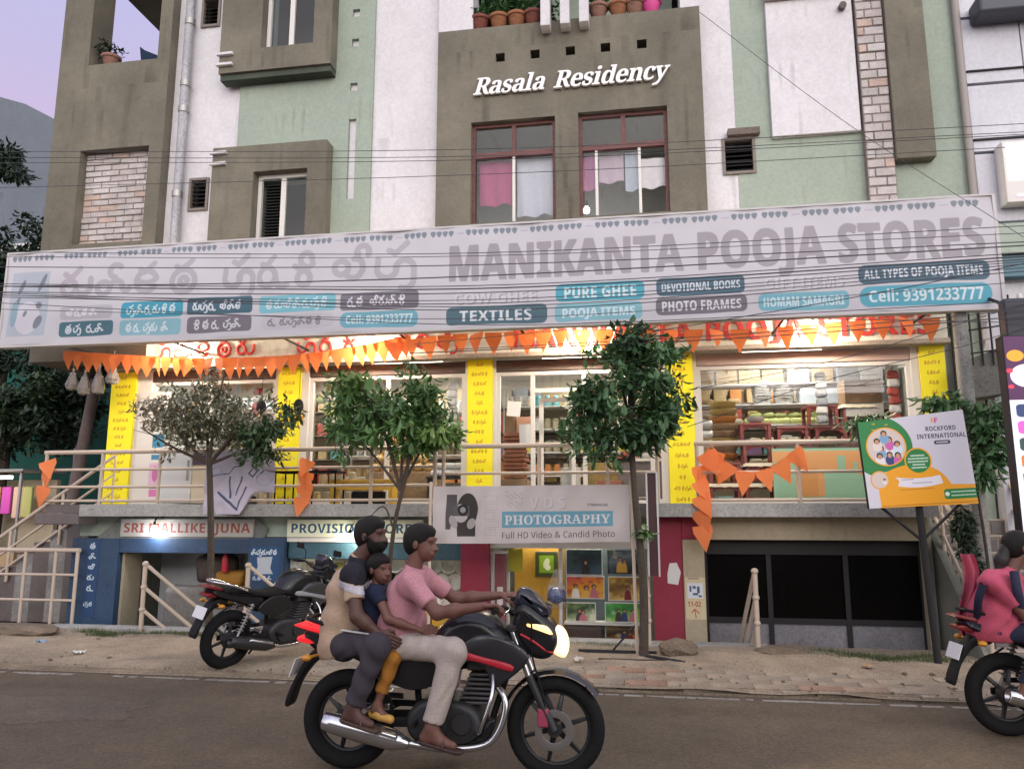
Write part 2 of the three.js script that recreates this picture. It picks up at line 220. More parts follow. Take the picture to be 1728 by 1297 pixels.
// ---------------------------------------------------------------- the apartment building
const ZW = -10.7;
const bld = thing('apartment_building', 'three-storey apartment building in white, pale green and olive plaster above a row of shops', 'building', [-2.4, 0, -10.7]);
const B = (n, g, m, l) => PW(bld, n, g, m, l);
const TOP = 11.6;
{
  B('wall', wall(-7.4, -6.2, 4.98, TOP, -10.95, ZW, [[-7.0, -6.66, 6.41, 6.96], [-7.0, -6.66, 9.62, 10.15]]), m_.white);
  const slots = [[-4.33, -4.21, 9.5, 9.63], [-4.33, -4.21, 8.98, 9.11], [-4.33, -4.21, 8.22, 8.35], [-4.33, -4.21, 6.42, 7.74]];
  B('wall', wall(-6.2, -3.95, 4.98, TOP, -10.95, -10.65, slots.concat([[-5.74, -4.88, 5.7, 6.85], [-5.76, -4.86, 8.93, 10.5]])), m_.green);
  B('slot_backing', bx(-4.4, -4.15, 6.3, 9.8, -10.98, -10.71), m_.white);
  B('wall', bx(-3.95, -2.87, 4.98, TOP, -10.95, ZW), m_.white);
  B('wall', bx(-2.87, -2.33, 8.97, TOP, -10.95, -10.52), m_.white);
  const sq = [-1.9, -1.37, -0.84, -0.32, 0.21].map((x) => [x - 0.07, x + 0.07, 8.38, 8.52]);
  const winL = [-2.34, -1.08, 5.84, 7.43], winR = [-0.74, 0.54, 5.85, 7.45];
  B('wall', wall(-2.87, 1.05, 4.98, 8.97, -10.78, -10.5, [...sq, winL, winR]), m_.olive);
  B('niche_backing', bx(-2.2, 0.5, 8.2, 8.7, -10.86, -10.79), m_.olive);
  B('wall', bx(0.78, 1.05, 8.97, TOP, -10.95, -10.52), m_.white);
  B('wall', wall(1.05, 1.3, 4.98, TOP, -10.95, ZW), m_.white);
  B('wall', bx(1.3, 1.51, 4.98, 6.41, -10.95, ZW), m_.white); B('wall', bx(1.3, 1.51, 6.96, TOP, -10.95, ZW), m_.white);
  B('wall', bx(1.51, 1.76, 4.98, 6.41, -10.95, -10.69), m_.green); B('wall', bx(1.51, 1.76, 6.96, TOP, -10.95, -10.69), m_.green);
  B('wall', bx(1.76, 3.19, 4.98, TOP, -10.95, -10.69), m_.green);
  B('raised_panel', rb(1.99, 3.17, 6.9, 8.98, -10.69, -10.6, 0.006), m_.white);
  B('beam', rb(1.99, 3.17, 8.985, 9.3, -10.69, -10.52, 0.008), M([0.5, 0.42, 0.38], 0.9, { map: T.plaster }));
  B('vent_pipe', cyl([3.03, 8.78, -10.62], [3.03, 8.76, -10.5], 0.05, 0.05, 12), m_.brown);
  B('wall', bx(3.19, 4.55, 4.98, TOP, -10.95, -10.69), m_.green);
  B('pilaster', rb(3.57, 4.07, 6.4, TOP, -10.69, -10.5, 0.008), m_.olive);
  // brick facings: each brick its own piece
  const bm = [[0.62, 0.55, 0.53], [0.66, 0.6, 0.58], [0.6, 0.55, 0.53], [0.66, 0.5, 0.43], [0.7, 0.65, 0.64]].map((c) => M(c, 0.9, { map: T.stone, bumpMap: T.bumpFine, bumpScale: 0.004 }));
  const col = B('brick_column', bx(3.2, 3.56, 4.98, TOP, -10.7, -10.572), M([0.4, 0.34, 0.32], 1, { map: T.grime }));
  const hg = [0, 1, 2].map((i) => rb(-0.5, 0.5, -0.5, 0.5, -0.03, 0.03, 0.001, 1));
  const brick = (par, x0, x1, y0, y1, z) => { const g = rb(x0, x1, y0, y1, z - 0.06, z, 0.012, 1); return PW(par, 'brick', g, rnd() < 0.1 ? bm[3] : pick([bm[0], bm[1], bm[2], bm[4]])); };
  for (let r = 0, y = 5.0; y < TOP - 0.15; y += 0.132, r++) { const c = r % 2 ? 3.31 : 3.43, j = rnd(-0.015, 0.015); brick(col, 3.2 + rnd(0.008), c - 0.006 + j, y, y + 0.112, -10.555 + rnd(-0.008, 0.012)); brick(col, c + 0.006 + j, 3.555 - rnd(0.008), y, y + 0.112, -10.555 + rnd(-0.008, 0.012)); }
  // left corner tower with brick inset and open loggia above
  B('wall', wall(-9.42, -7.4, 4.0, 9.02, -10.9, -10.5, [[-8.87, -7.64, 5.9, 7.5]]), m_.olive);
  const ins = B('brick_inset', bx(-8.9, -7.6, 5.85, 7.55, -10.98, -10.68), M([0.42, 0.36, 0.34], 1, { map: T.grime }));
  for (let r = 0, y = 5.91; y < 7.45; y += 0.1, r++) for (let x = -8.87 - (r % 2) * 0.15; x < -7.66; x += 0.31) { const a = Math.max(-8.865, x), b = Math.min(-7.645, x + 0.295); if (b - a > 0.04) brick(ins, a, b, y, Math.min(7.498, y + 0.086), -10.66 + rnd(-0.012, 0.012)); }
  B('wall', bx(-9.42, -9.17, 4.0, 9.02, -13.4, -10.9), m_.olive);
  B('corner_post', bx(-9.42, -8.88, 9.02, TOP, -11.0, -10.5), m_.olive);
  B('corner_post', bx(-7.62, -7.4, 9.02, TOP, -10.95, -10.5), m_.olive);
  B('loggia_floor', bx(-9.17, -7.4, 8.6, 8.85, -13.4, -10.9), m_.slab);
  B('loggia_beam', bx(-8.88, -7.62, 11.2, TOP, -10.95, -10.55), m_.olive);
  B('loggia_ceiling', bx(-9.42, -7.4, 11.35, TOP - 0.01, -13.4, -11.01), m_.olive);
  B('loggia_wall', bx(-8.05, -7.4, 8.85, 11.35, -13.4, -12.9), m_.tan);
  B('loggia_wall', bx(-7.6, -7.4, 8.85, 11.35, -12.9, -10.96), m_.olive);
  B('wall', bx(4.3, 4.55, 1.0, TOP, -13.6, -10.96), m_.mint);   // side and rear walls, roof
  B('wall', bx(-7.39, 4.55, 4.98, TOP, -16.4, -16.2), m_.white); B('roof', bx(-7.4, 4.55, TOP, TOP + 0.2, -16.4, -10.5), m_.slab);
  B('wall', bx(-7.39, -7.2, 4.98, TOP, -16.2, -10.96), m_.room);
  // terrace with plants
  B('terrace_wall', bx(-2.33, 0.78, 8.5, TOP, -12.6, -12.4), m_.mint);
  B('terrace_floor', bx(-2.87, 1.05, 8.55, 8.7, -12.4, -10.87), m_.slab);
  for (const x of [-1.19, -0.9, -0.62]) B('fin', rb(x - 0.07, x + 0.07, 8.76, TOP, -10.5, -10.28, 0.012), m_.white);
  // projecting window frames
  for (const [y0, y1, wy0, wy1, dk] of [[5.2, 7.3, 5.72, 6.86, 0], [8.57, 10.9, 8.95, 10.45, 1]]) {
    B('window_surround', wall(-6.45, -4.57, y0, y1, -10.65, -10.4, [[-5.75, -4.87, wy0, wy1]]), m_.olive);
    if (dk) B('drip_ledge', bx(-6.44, -4.58, y0 - 0.1, y0 - 0.003, -10.65, -10.45), M([0.09, 0.11, 0.08], 0.95, { map: T.stain }));
    const w = B('window', mg([bx(-5.74, -5.68, wy0, wy1, -10.62, -10.56), bx(-4.94, -4.88, wy0, wy1, -10.62, -10.56), bx(-5.68, -4.94, wy1 - 0.06, wy1, -10.62, -10.56), bx(-5.36, -5.28, wy0, wy1 - 0.06, -10.615, -10.565), bx(-5.68, -4.94, wy0, wy0 + 0.05, -10.612, -10.568)]), m_.whiteframe);
    PW(w, 'pane', pane(-5.28, -4.94, wy0 + 0.05, wy1 - 0.06, -10.595), m_.glassdim);
    if (dk) PW(w, 'pane', pane(-5.68, -5.36, wy0 + 0.05, wy1 - 0.06, -10.595), m_.glassdim);
    for (let y = wy0 + 0.1; !dk && y < wy1 - 0.1; y += 0.05) PW(w, 'shutter_louver', bx(-5.66, -5.4, y, y + 0.012, -10.72, -10.64), m_.darksteel);
    B('window_room', mg([bx(-6.0, -4.6, wy0 - 0.1, wy1 + 0.1, -12, -11.95), bx(-6.0, -5.95, wy0 - 0.1, wy1 + 0.1, -11.95, -10.96), bx(-4.65, -4.6, wy0 - 0.1, wy1 + 0.1, -11.95, -10.96), bx(-5.95, -4.65, wy0 - 0.1, wy0 - 0.05, -11.95, -10.96), bx(-5.95, -4.65, wy1 + 0.05, wy1 + 0.1, -11.95, -10.96)]), M([0.12, 0.11, 0.12], 0.9));
  }
  for (const [x, y] of [[-6.48, 8.86], [-6.48, 8.68], [-6.48, 7.18], [-6.48, 7.0]]) B('trim_bar', rb(x, x + 0.28, y, y + 0.045, -10.4, -10.34, 0.01), m_.white);
  // small louvred bathroom windows
  for (const [x0, x1, y0, y1] of [[-7.0, -6.66, 6.41, 6.96], [-7.0, -6.66, 9.62, 10.15], [1.3, 1.76, 6.41, 6.96]]) {
    const w = B('louver_window', mg([bx(x0, x0 + 0.04, y0, y1, -10.8, -10.67), bx(x1 - 0.04, x1, y0, y1, -10.8, -10.67), bx(x0 + 0.04, x1 - 0.04, y0, y0 + 0.04, -10.8, -10.66), bx(x0 + 0.04, x1 - 0.04, y1 - 0.04, y1, -10.8, -10.66)]), M([0.2, 0.17, 0.15], 0.8));
    for (let y = y0 + 0.06; y < y1 - 0.07; y += 0.07) PW(w, 'louver', uvm(new THREE.BoxGeometry(x1 - x0 - 0.085, 0.008, 0.075).rotateX(0.6).translate((x0 + x1) / 2, y + 0.03, -10.74)), m_.darksteel);
    B('ventilator_room', mg([bx(x0 - 0.3, x1 + 0.3, y0 - 0.3, y1 + 0.3, -12.02, -11.98), bx(x0 - 0.34, x0 - 0.3, y0 - 0.3, y1 + 0.3, -11.98, -10.96), bx(x1 + 0.3, x1 + 0.34, y0 - 0.3, y1 + 0.3, -11.98, -10.96), bx(x0 - 0.3, x1 + 0.3, y0 - 0.34, y0 - 0.3, -11.98, -10.96), bx(x0 - 0.3, x1 + 0.3, y1 + 0.3, y1 + 0.34, -11.98, -10.96)]), M([0.3, 0.29, 0.28], 0.9));
  }
  B('sunshade', bx(1.38, 1.82, 6.965, 7.06, -10.69, -10.58), M([0.25, 0.2, 0.17], 0.9, { map: T.grime }));
  // two large windows with laundry behind
  for (const [[x0, x1, y0, y1], mid, tr, par] of [[winL, -1.71, 6.93, 0], [winR, -0.09, 6.93, 1]]) {
    const z0 = -10.66, z1 = -10.6, w = B('window', mg([bx(x0, x0 + 0.05, y0, y1, z0, z1), bx(x1 - 0.05, x1, y0, y1, z0, z1), bx(x0 + 0.05, x1 - 0.05, y1 - 0.05, y1, z0, z1), bx(x0 + 0.05, x1 - 0.05, y0, y0 + 0.03, z0, z1), bx(x0 + 0.05, x1 - 0.05, tr - 0.04, tr + 0.04, z0 - 0.002, z1 + 0.012), bx(mid - 0.03, mid + 0.03, tr + 0.04, y1 - 0.05, z0, z1)]), m_.woodred);
    const cx = par ? [-0.49, 0.13] : [mid];
    for (const x of cx) PW(w, 'sash_stile', bx(x - 0.02, x + 0.02, y0 + 0.03, tr - 0.04, z0 + 0.005, z1 - 0.005), m_.whiteframe);
    const xs = [x0 + 0.05, ...cx, x1 - 0.05];
    for (let i = 0; i < xs.length - 1; i++) if (!(par && i === 2)) PW(w, 'pane', pane(xs[i] + 0.02, xs[i + 1] - 0.02, y0 + 0.03, tr - 0.04, -10.634), m_.glassdim);
    PW(w, 'pane', pane(x0 + 0.05, mid - 0.03, tr + 0.04, y1 - 0.05, -10.634), m_.glassdim); PW(w, 'pane', pane(mid + 0.03, x1 - 0.05, tr + 0.04, y1 - 0.05, -10.634), m_.glassdim);
  }
  B('flat_interior', mg([bx(-2.8, 1.0, 5.2, 8.0, -13.2, -13.1), bx(-2.8, -2.75, 5.2, 8.0, -13.1, -10.79), bx(0.95, 1.0, 5.2, 8.0, -13.1, -10.79), bx(-2.75, 0.95, 5.2, 5.3, -13.1, -10.79), bx(-2.75, 0.95, 7.9, 8.0, -13.1, -10.79)]), m_.room);
  // name of the house in raised metal letters
  const L = [['Rasala', -2.31, 0.29], ['Residency', -1.1, 0.29]];
  for (const [s, x, h] of L) {
    let cx = x;
    for (const ch of s) { const g = new TextGeometry(ch, { font: serif, size: h * 0.92, depth: 0.03, curveSegments: 5, bevelEnabled: true, bevelThickness: 0.006, bevelSize: 0.004, bevelSegments: 1 }); const adv = serif.data.glyphs[ch].ha / serif.data.resolution * h * 0.92 * 0.94 * 0.92; g.applyMatrix4(new THREE.Matrix4().set(0.92, 0.28, 0, 0, 0, 1, 0, 0, 0, 0, 1, 0, 0, 0, 0, 1)); B('letter', uvm(g.translate(cx, 7.84, -10.47)), M([0.72, 0.7, 0.7], 0.35, { metalness: 0.25 })); cx += adv; }
  }
  // drain pipe by the tower
  const pipe = B('drain_pipe', tube([[-7.13, TOP, -10.56], [-7.12, 8.2, -10.56], [-7.1, 4.6, -10.56]], 0.07, 12, 20), M([0.62, 0.62, 0.66], 0.5, { map: T.grime }));
  for (const y of [6.6, 8.05, 8.5, 9.6]) PW(pipe, 'pipe_collar', cyl([-7.115, y, -10.56], [-7.115, y + 0.1, -10.56], 0.084, 0.084, 12), m_.steel);
  B('drain_pipe', cyl([4.52, 4.6, -10.62], [4.54, TOP, -10.62], 0.05, 0.05, 10), M([0.3, 0.27, 0.25], 0.7));
  // floor slabs, shop box
  B('floor_slab', bx(-9.17, 4.29, 4.45, 4.97, -16.2, -10.72), m_.slab);
  B('balcony_slab', bx(-8.0, 3.56, 1.62, 1.79, -16, -10.12), m_.slab);
  B('balcony_end', rb(-8.72, -8.01, 1.5, 1.66, -10.9, -10.12, 0.015), m_.granite, 'dark stone landing at the end of the balcony');
  B('balcony_end', bx(-8.62, -8.01, 1.665, 1.79, -10.9, -10.2), m_.granite);
  B('fascia', bx(-8.3, 4.12, 3.97, 4.44, -10.95, -10.84), M([0.74, 0.72, 0.62], 0.85, { map: T.plaster }));
  B('fascia_edge', rb(-8.32, 4.14, 3.9, 3.968, -11.0, -10.8, 0.01), m_.cream);
  B('wall', bx(-8.3, -8.1, 1.79, 4.44, -16, -11.2), m_.room); B('wall', bx(4.0, 4.29, 1.79, 4.44, -16, -11.2), m_.room);
  B('wall', bx(-8.1, 4.0, 1.79, 4.44, -14.3, -14.1), m_.warmroom);
  B('ceiling', bx(-8.1, 4.0, 4.2, 4.3, -14.1, -11.05), m_.room);
  for (const [x0, x1] of [[-8.3, -7.6], [-5.5, -4.95], [-2.5, -2.04], [0.38, 0.84], [3.68, 4.12]]) B('column', bx(x0, x1, 1.79, 3.9, -11.2, -10.99), m_.whiteframe);
  // shop glazing, bay by bay
  const bays = [[-7.6, -5.5, [-6.6]], [-4.95, -2.5, [-3.7]], [-2.04, 0.38, [-1.5, -0.75, 0.2]], [0.84, 3.68, []]];
  bays.forEach(([x0, x1, mul], bi) => {
    const yT = 3.66;
    B('shutter_box', rb(x0 + 0.002, x1 - 0.002, yT + 0.06, 3.895, -11.2, -11.0, 0.01), bi === 3 ? M([0.42, 0.32, 0.28], 0.6) : m_.brown);
    const fr = B('shop_window', mg([bx(x0, x0 + 0.06, 1.792, yT + 0.055, -11.08, -11.02), bx(x1 - 0.06, x1, 1.792, yT + 0.055, -11.08, -11.02), bx(x0 + 0.06, x1 - 0.06, yT, yT + 0.055, -11.08, -11.02), bx(x0 + 0.06, x1 - 0.06, 1.792, 1.86, -11.08, -11.02), ...mul.map((x) => bx(x - 0.03, x + 0.03, 1.86, yT, -11.078, -11.022))]), m_.whiteframe);
    const xs = [x0 + 0.06, ...mul, x1 - 0.06];
    for (let i = 0; i < xs.length - 1; i++) if (!(bi === 2 && i === 1)) PW(fr, 'pane', pane(xs[i] + (i ? 0.03 : 0), xs[i + 1] - (i < xs.length - 2 ? 0.03 : 0), 1.86, yT, -11.053), m_.glass);
    if (bi === 2) { PW(fr, 'transom', bx(-1.47, -0.78, 3.4, 3.46, -11.075, -11.025), m_.whiteframe); PW(fr, 'pane', pane(-1.47, -0.78, 3.46, yT, -11.053), m_.glass); }
  });
  // open glass door of the shop
  const d = B('shop_door', mg([bx(-1.46, -1.4, 1.82, 3.38, -11.5, -11.45), bx(-0.98, -0.92, 1.82, 3.38, -11.5, -11.45), bx(-1.4, -0.98, 3.32, 3.38, -11.5, -11.45), bx(-1.4, -0.98, 1.82, 1.92, -11.5, -11.45)]), m_.whiteframe);
  PW(d, 'pane', pane(-1.4, -0.98, 1.92, 3.32, -11.478), m_.glass); PW(d, 'handle', cyl([-1.0, 2.3, -11.42], [-1.0, 2.7, -11.42], 0.012), m_.steel);
  // lettering on the fascia: red relief letters
  const red = M([0.5, 0.035, 0.03], 0.6);
  const put = (s, x0, x1, y, h) => { const gs = []; let cx = 0; for (const ch of s) { if (ch === ' ') { cx += h * 0.45; continue; } const g = new TextGeometry(ch, { font: sans, size: h, depth: 0.03, curveSegments: 4 }); g.computeBoundingBox(); gs.push([g.translate(cx - g.boundingBox.min.x, 0, 0)]); cx += g.boundingBox.max.x - g.boundingBox.min.x + h * 0.13; } const k = (x1 - x0) / cx; for (const [g] of gs) B('fascia_letter', uvm(g.scale(k, 1, 1).translate(x0, y, -10.84)), red); };
  put('MANIKANTA POOJA STORES', -1.75, 3.98, 4.04, 0.3);
  const glyph = (seq, x, y, h) => { for (const k of seq) { const gs = []; const rec = { p: null, pts: [], moveTo(a, b) { this.end(); this.pts = [[a, b]]; }, lineTo(a, b) { this.pts.push([a, b]); }, quadraticCurveTo(a, b, c, e) { const [u, v] = this.pts[this.pts.length - 1]; for (let t = 0.2; t < 1.01; t += 0.2) this.pts.push([(1 - t) * (1 - t) * u + 2 * t * (1 - t) * a + t * t * c, (1 - t) * (1 - t) * v + 2 * t * (1 - t) * b + t * t * e]); }, arc(cx, cy, r, a, b, ccw) { if (b - a > 6.3) b = a + 6.28; if (ccw && b > a) b -= 6.283; for (let i = 0; i <= 10; i++) { const t = a + (b - a) * i / 10; this.pts.push([cx + r * Math.cos(t), cy + r * Math.sin(t)]); } }, end() { if (this.pts.length > 1) gs.push(tube(this.pts.map(([a, b]) => [x + a * h * 0.95, y + (1 - b) * h, -10.825]), h * 0.06, 5, this.pts.length * 2)); this.pts = []; } }; G[k](rec); rec.end(); B('fascia_letter', mg(gs), red); x += h * 0.98; } };
  glyph([4, 1, 2, 3, 0], -7.5, 4.02, 0.36); glyph([4, 6, 7], -5.1, 4.02, 0.36); glyph([5, 2, 4], -3.6, 4.02, 0.36);
}
// ---------------------------------------------------------------- half-basement shops below the balcony
const ZB = -10.6;
{
  const floorY = -0.95;
  B('basement_floor', bx(-8.3, 3.62, floorY - 0.2, floorY, -13.4, -10.16), m_.concrete);
  B('basement_wall', mg([bx(-8.3, 3.62, floorY, 1.62, -13.4, -13.3)]), m_.room);
  for (const x of [-8.3, -4.95, -2.3, 0.3, 3.52]) B('partition', bx(x, x + 0.1, floorY, 1.618, -13.3, -10.62), m_.room);
  B('pit_wall', bx(-8.3, 3.62, floorY, -0.03, -10.24, -10.162), m_.concrete);
  // ledge in front, white-edged stretches
  B('ledge', rb(-8.3, -5.5, -0.05, 0.11, -10.24, -10.0, 0.015), m_.slab); B('ledge', rb(-5.49, -2.1, -0.05, 0.1, -10.24, -10.02, 0.015), m_.slab);
  B('ledge', rb(-2.09, 0.05, -0.05, 0.1, -10.24, -9.98, 0.012), M([0.62, 0.6, 0.56], 0.8, { map: T.grime })); B('ledge', rb(0.06, 1.5, -0.05, 0.09, -10.24, -9.9, 0.015), m_.slab); B('ledge', rb(1.51, 3.6, -0.05, 0.06, -10.24, -9.95, 0.012), M([0.6, 0.59, 0.57], 0.8, { map: T.grime }));
  // left shop, blue surround
  B('shop_pier', bx(-8.28, -7.53, floorY, 1.3, -10.62, -10.4), m_.blue); B('shop_lintel', bx(-7.53, -5.49, 1.1, 1.3, -10.62, -10.42), m_.blue); B('shop_pier', bx(-5.49, -4.96, floorY, 1.32, -10.62, -10.4), m_.blue);
  B('arch_panel', uvm(new THREE.ExtrudeGeometry(poly([[-7.95, 1.3], [-5.3, 1.3], [-5.25, 1.45], [-5.45, 1.6], [-7.6, 1.6]]), { depth: 0.03, bevelEnabled: false }).translate(0, 0, -10.5)), M([0.3, 0.32, 0.3], 0.8, { map: T.grime }));
  B('mint_header', bx(-8.28, 3.5, 1.33, 1.618, -10.62, -10.54), m_.mint);
  B('doorway_side', bx(-7.52, -7.48, floorY, 1.1, -10.9, -10.5), m_.tan); B('doorway_wall', bx(-7.48, -6.1, floorY, 1.1, -11.45, -11.4), M([0.55, 0.58, 0.6], 0.9, { map: T.plaster }));
  // provision shop
  B('shutter_header', rb(-4.94, -2.4, 1.03, 1.26, -10.75, -10.5, 0.015), m_.steelblue); B('white_lintel', bx(-4.95, -2.4, 1.265, 1.325, -10.62, -10.47), m_.whiteframe);
  B('shop_pier', bx(-2.4, -2.02, floorY, 1.618, -10.52, -10.38), m_.maroon);
  // photo shop front
  B('shop_header', bx(-2.02, 0.12, 1.2, 1.328, -10.66, -10.5), m_.whiteframe);
  B('shop_pier', bx(0.15, 0.53, floorY, 1.618, -10.52, -10.36), m_.maroon); B('shop_pier', bx(0.532, 0.8, floorY, 1.33, -10.52, -10.34), m_.tan); B('shop_pier_head', bx(0.532, 0.8, 1.334, 1.618, -10.52, -10.345), m_.maroon);
  // closed shop with black glass
  B('shop_header', bx(0.8, 3.52, 1.33, 1.618, -10.53, -10.4), m_.tan);
  const zf = -10.6, blk = M([0.1, 0.1, 0.105], 0.3, { phys: 1, transmission: 1, thickness: 0, ior: 1.45, specularIntensity: 0.3 }), fr = B('dark_shopfront', mg([bx(0.8, 3.52, 1.14, 1.329, zf - 0.05, zf + 0.05), bx(0.8, 3.52, 0.28, 0.35, zf - 0.03, zf + 0.03), ...[0.82, 1.62, 2.56, 3.46].map((x) => bx(x - 0.03, x + 0.03, floorY, 1.139, zf - 0.035, zf + 0.035))]), m_.darksteel);
  for (const [a, b] of [[0.85, 1.59], [1.65, 2.53], [2.59, 3.43]]) { PW(fr, 'pane', pane(a, b, 0.35, 1.138, zf), blk, 'dark tinted glass pane'); PW(fr, 'lower_panel', bx(a, b, floorY + 0.02, 0.279, zf - 0.015, zf + 0.005), M([0.34, 0.33, 0.36], 0.7, { map: T.grime })); }
  B('side_jamb', bx(3.44, 3.5, floorY, 1.329, -10.53, -10.42), m_.tan);
}
// ---------------------------------------------------------------- big shop sign
{
  const x0 = -9.12, x1 = 4.28, y0 = 4.06, y1 = 5.44, z = -9.6, cw = 2048, chh = 211;
  const t = canvas(cw, chh, (c, w, h) => {
    c.fillStyle = '#cfccd3'; c.fillRect(0, 0, w, h);
    const rr = (x, y, ww, hh, col, r = 8) => { c.fillStyle = col; c.beginPath(); c.roundRect(x, y, ww, hh, r); c.fill(); };
    for (let k = 0, x = 14; x < w - 14; k++) { // row of small leaf drops
      if (k % 9 === 8) { c.fillStyle = '#b9b6c4'; c.fillRect(x, 12, 15, 3); x += 24; continue; }
      c.fillStyle = '#7e8894'; c.beginPath(); c.moveTo(x - 5, 8); c.quadraticCurveTo(x, 4, x + 6, 8); c.quadraticCurveTo(x + 5, 17, x, 19); c.quadraticCurveTo(x - 6, 14, x - 5, 8); c.fill(); x += k % 9 === 3 ? 19 : 12.6;
    }
    // faded picture at the left end
    c.fillStyle = '#b3bcc8'; c.fillRect(14, 44, 96, 148); c.fillStyle = '#d2d0da'; c.beginPath(); c.ellipse(62, 150, 30, 38, 0, 0, 7); c.fill();
    c.fillStyle = '#7f8490'; for (const [x, y, a, b] of [[40, 78, 5, 18], [92, 70, 6, 22], [56, 140, 4, 8], [88, 160, 9, 16], [88, 122, 7, 8], [30, 120, 5, 20]]) { c.beginPath(); c.ellipse(x, y, a, b, 0.4, 0, 7); c.fill(); }
    c.fillStyle = '#8fa9b8'; c.beginPath(); c.ellipse(28, 140, 9, 30, 0, 0, 7); c.fill();
    script(c, [0, 1, 2, 3], 140, 34, 82, 13, '#b4afb8', 1.08); script(c, [4, 6, 7], 528, 30, 84, 13, '#b4afb8', 0.92); script(c, [5, 4], 772, 22, 92, 13, '#b4afb8', 1.05);
    c.fillStyle = '#9d95a6'; c.textBaseline = 'alphabetic';
    const txt = (s, x, y, ww, size, col, font = 'sans-serif', wt = 'bold') => { c.font = wt + ' ' + size + 'px ' + font; c.fillStyle = col; const k = ww / c.measureText(s).width; c.save(); c.translate(x, y); c.scale(k, 1); c.fillText(s, 0, 0); c.restore(); };
    for (const [s, x, ww] of [['MANIKANTA', 1019, 470], ['POOJA', 1513, 238], ['STORES', 1774, 256]]) { txt(s, x, 112, ww, 98, '#a39da5'); c.strokeStyle = '#a39da5'; c.lineWidth = 5; c.font = 'bold 98px sans-serif'; const k = ww / c.measureText(s).width; c.save(); c.translate(x, 112); c.scale(k, 1); c.strokeText(s, 0, 0); c.restore(); }
    // product tags
    const tags = [[144, 128, 127, 30, '#b9b6c0', [5, 6, 2, 1], '#e2e0e8'], [144, 163, 132, 33, '#46707f', [3, 4, -1, 6, 1], '#dfe2ea'], [292, 125, 147, 36, '#3f9fb8', [4, 1, 6, 0, 7, 2], '#d5e4ea'], [292, 165, 145, 35, '#8dbccb', [2, 6, -1, 4, 0, -1, 1], '#dbe9ee'], [449, 123, 149, 37, '#3f6576', [0, 4, 6, -1, 5, 1, 2], '#e0e2ea'], [452, 165, 145, 35, '#7a7480', [7, 2, 6, -1, 4, 1], '#dedde6'], [613, 126, 170, 37, '#7fc0d0', [2, 0, 5, 1, 6, 4, 7], '#d6e6ec'], [619, 168, 162, 30, '#c9c5cd', [6, -1, 0, 4, 1, 2, 7], '#8d8996'], [793, 128, 168, 37, '#7b7582', [6, 2, -1, 5, 0, 1, 7], '#e4e2ea']];
    for (const [x, y, ww, hh, col, seq, tc] of tags) { rr(x, y, ww, hh, col); script(c, seq, x + 14, y + 6, hh - 12, 3.4, tc, Math.min(1.1, (ww - 24) / seq.length / (hh - 12))); }
    rr(795, 169, 165, 34, '#74b1c3', 14); txt('Cell: 9391233777', 806, 194, 143, 25, '#dcecf0');
    txt('COW GHEE', 1036, 164, 172, 31, '#aaa5ad'); txt('COW GHEE', 1033, 162, 172, 31, '#d8d5dc');
    rr(1019, 168, 205, 38, '#4a6b78', 12); txt('TEXTILES', 1046, 199, 148, 33, '#e2e6ec');
    rr(1241, 130, 173, 37, '#4fa9be', 12); txt('PURE GHEE', 1256, 160, 144, 31, '#e0eef2'); rr(1239, 171, 170, 36, '#86bccb', 10); txt('POOJA ITEMS', 1252, 199, 144, 25, '#dcebf0');
    rr(1437, 128, 165, 36, '#44677a', 10); txt('DEVOTIONAL BOOKS', 1446, 155, 148, 24, '#dde2ea'); rr(1435, 167, 170, 34, '#746e7a', 10); txt('PHOTO FRAMES', 1445, 194, 150, 27, '#dfdde4');
    txt('GIFT ITEMS', 1639, 161, 144, 29, '#a8a3ac'); txt('GIFT ITEMS', 1637, 159, 144, 29, '#d9d6dd'); rr(1626, 168, 162, 34, '#79b6c7', 10); txt('HOMAM SAMAGRI', 1634, 194, 146, 25, '#d5e9ef');
    rr(1807, 122, 226, 36, '#46667a', 12); txt('ALL TYPES OF POOJA ITEMS', 1817, 148, 206, 25, '#e2e6ee'); rr(1807, 163, 226, 40, '#57abc1', 18); txt('Cell: 9391233777', 1822, 194, 198, 33, '#e3f0f4');
  });
  const s = thing('shop_sign', 'long grey shop banner reading MANIKANTA POOJA STORES across the whole facade', 'sign', [-2.4, 4.06, -9.6]);
  const sf = new THREE.PlaneGeometry(x1 - x0, y1 - y0, 160, 16), sp = sf.attributes.position; for (let i = 0; i < sp.count; i++) { const x = sp.getX(i), y = sp.getY(i); sp.setZ(i, 0.022 * (N32(x / 9, y / 9) - 0.5) + 0.01 * Math.sin(x * 3.7 + y * 2) * Math.sin(y * 2.3 + x * 0.4) + 0.006 * Math.sin(x * 11 - y * 9)); if (y < -0.6) sp.setY(i, y + 0.008 * Math.sin(x * 3.7)); } sf.computeVertexNormals();
  PW(s, 'sign_face', sf.translate((x0 + x1) / 2, (y0 + y1) / 2, z), M([0.8, 0.8, 0.8], 0.6, { map: t, side: dbl }));
  PW(s, 'sign_box', bx(x0, x1, y0, y1, z - 0.12, z - 0.035), m_.whiteframe);
  PW(s, 'frame_edge', mg([bx(x0 - 0.03, x1 + 0.03, y1 + 0.001, y1 + 0.025, z - 0.13, z + 0.012), bx(x0 - 0.03, x1 + 0.03, y0 - 0.03, y0 - 0.001, z - 0.13, z + 0.012), bx(x1 + 0.001, x1 + 0.04, y0, y1, z - 0.13, z + 0.012), bx(x0 - 0.03, x0 - 0.001, y0, y1, z - 0.13, z + 0.012)]), M([0.5, 0.48, 0.48], 0.6));
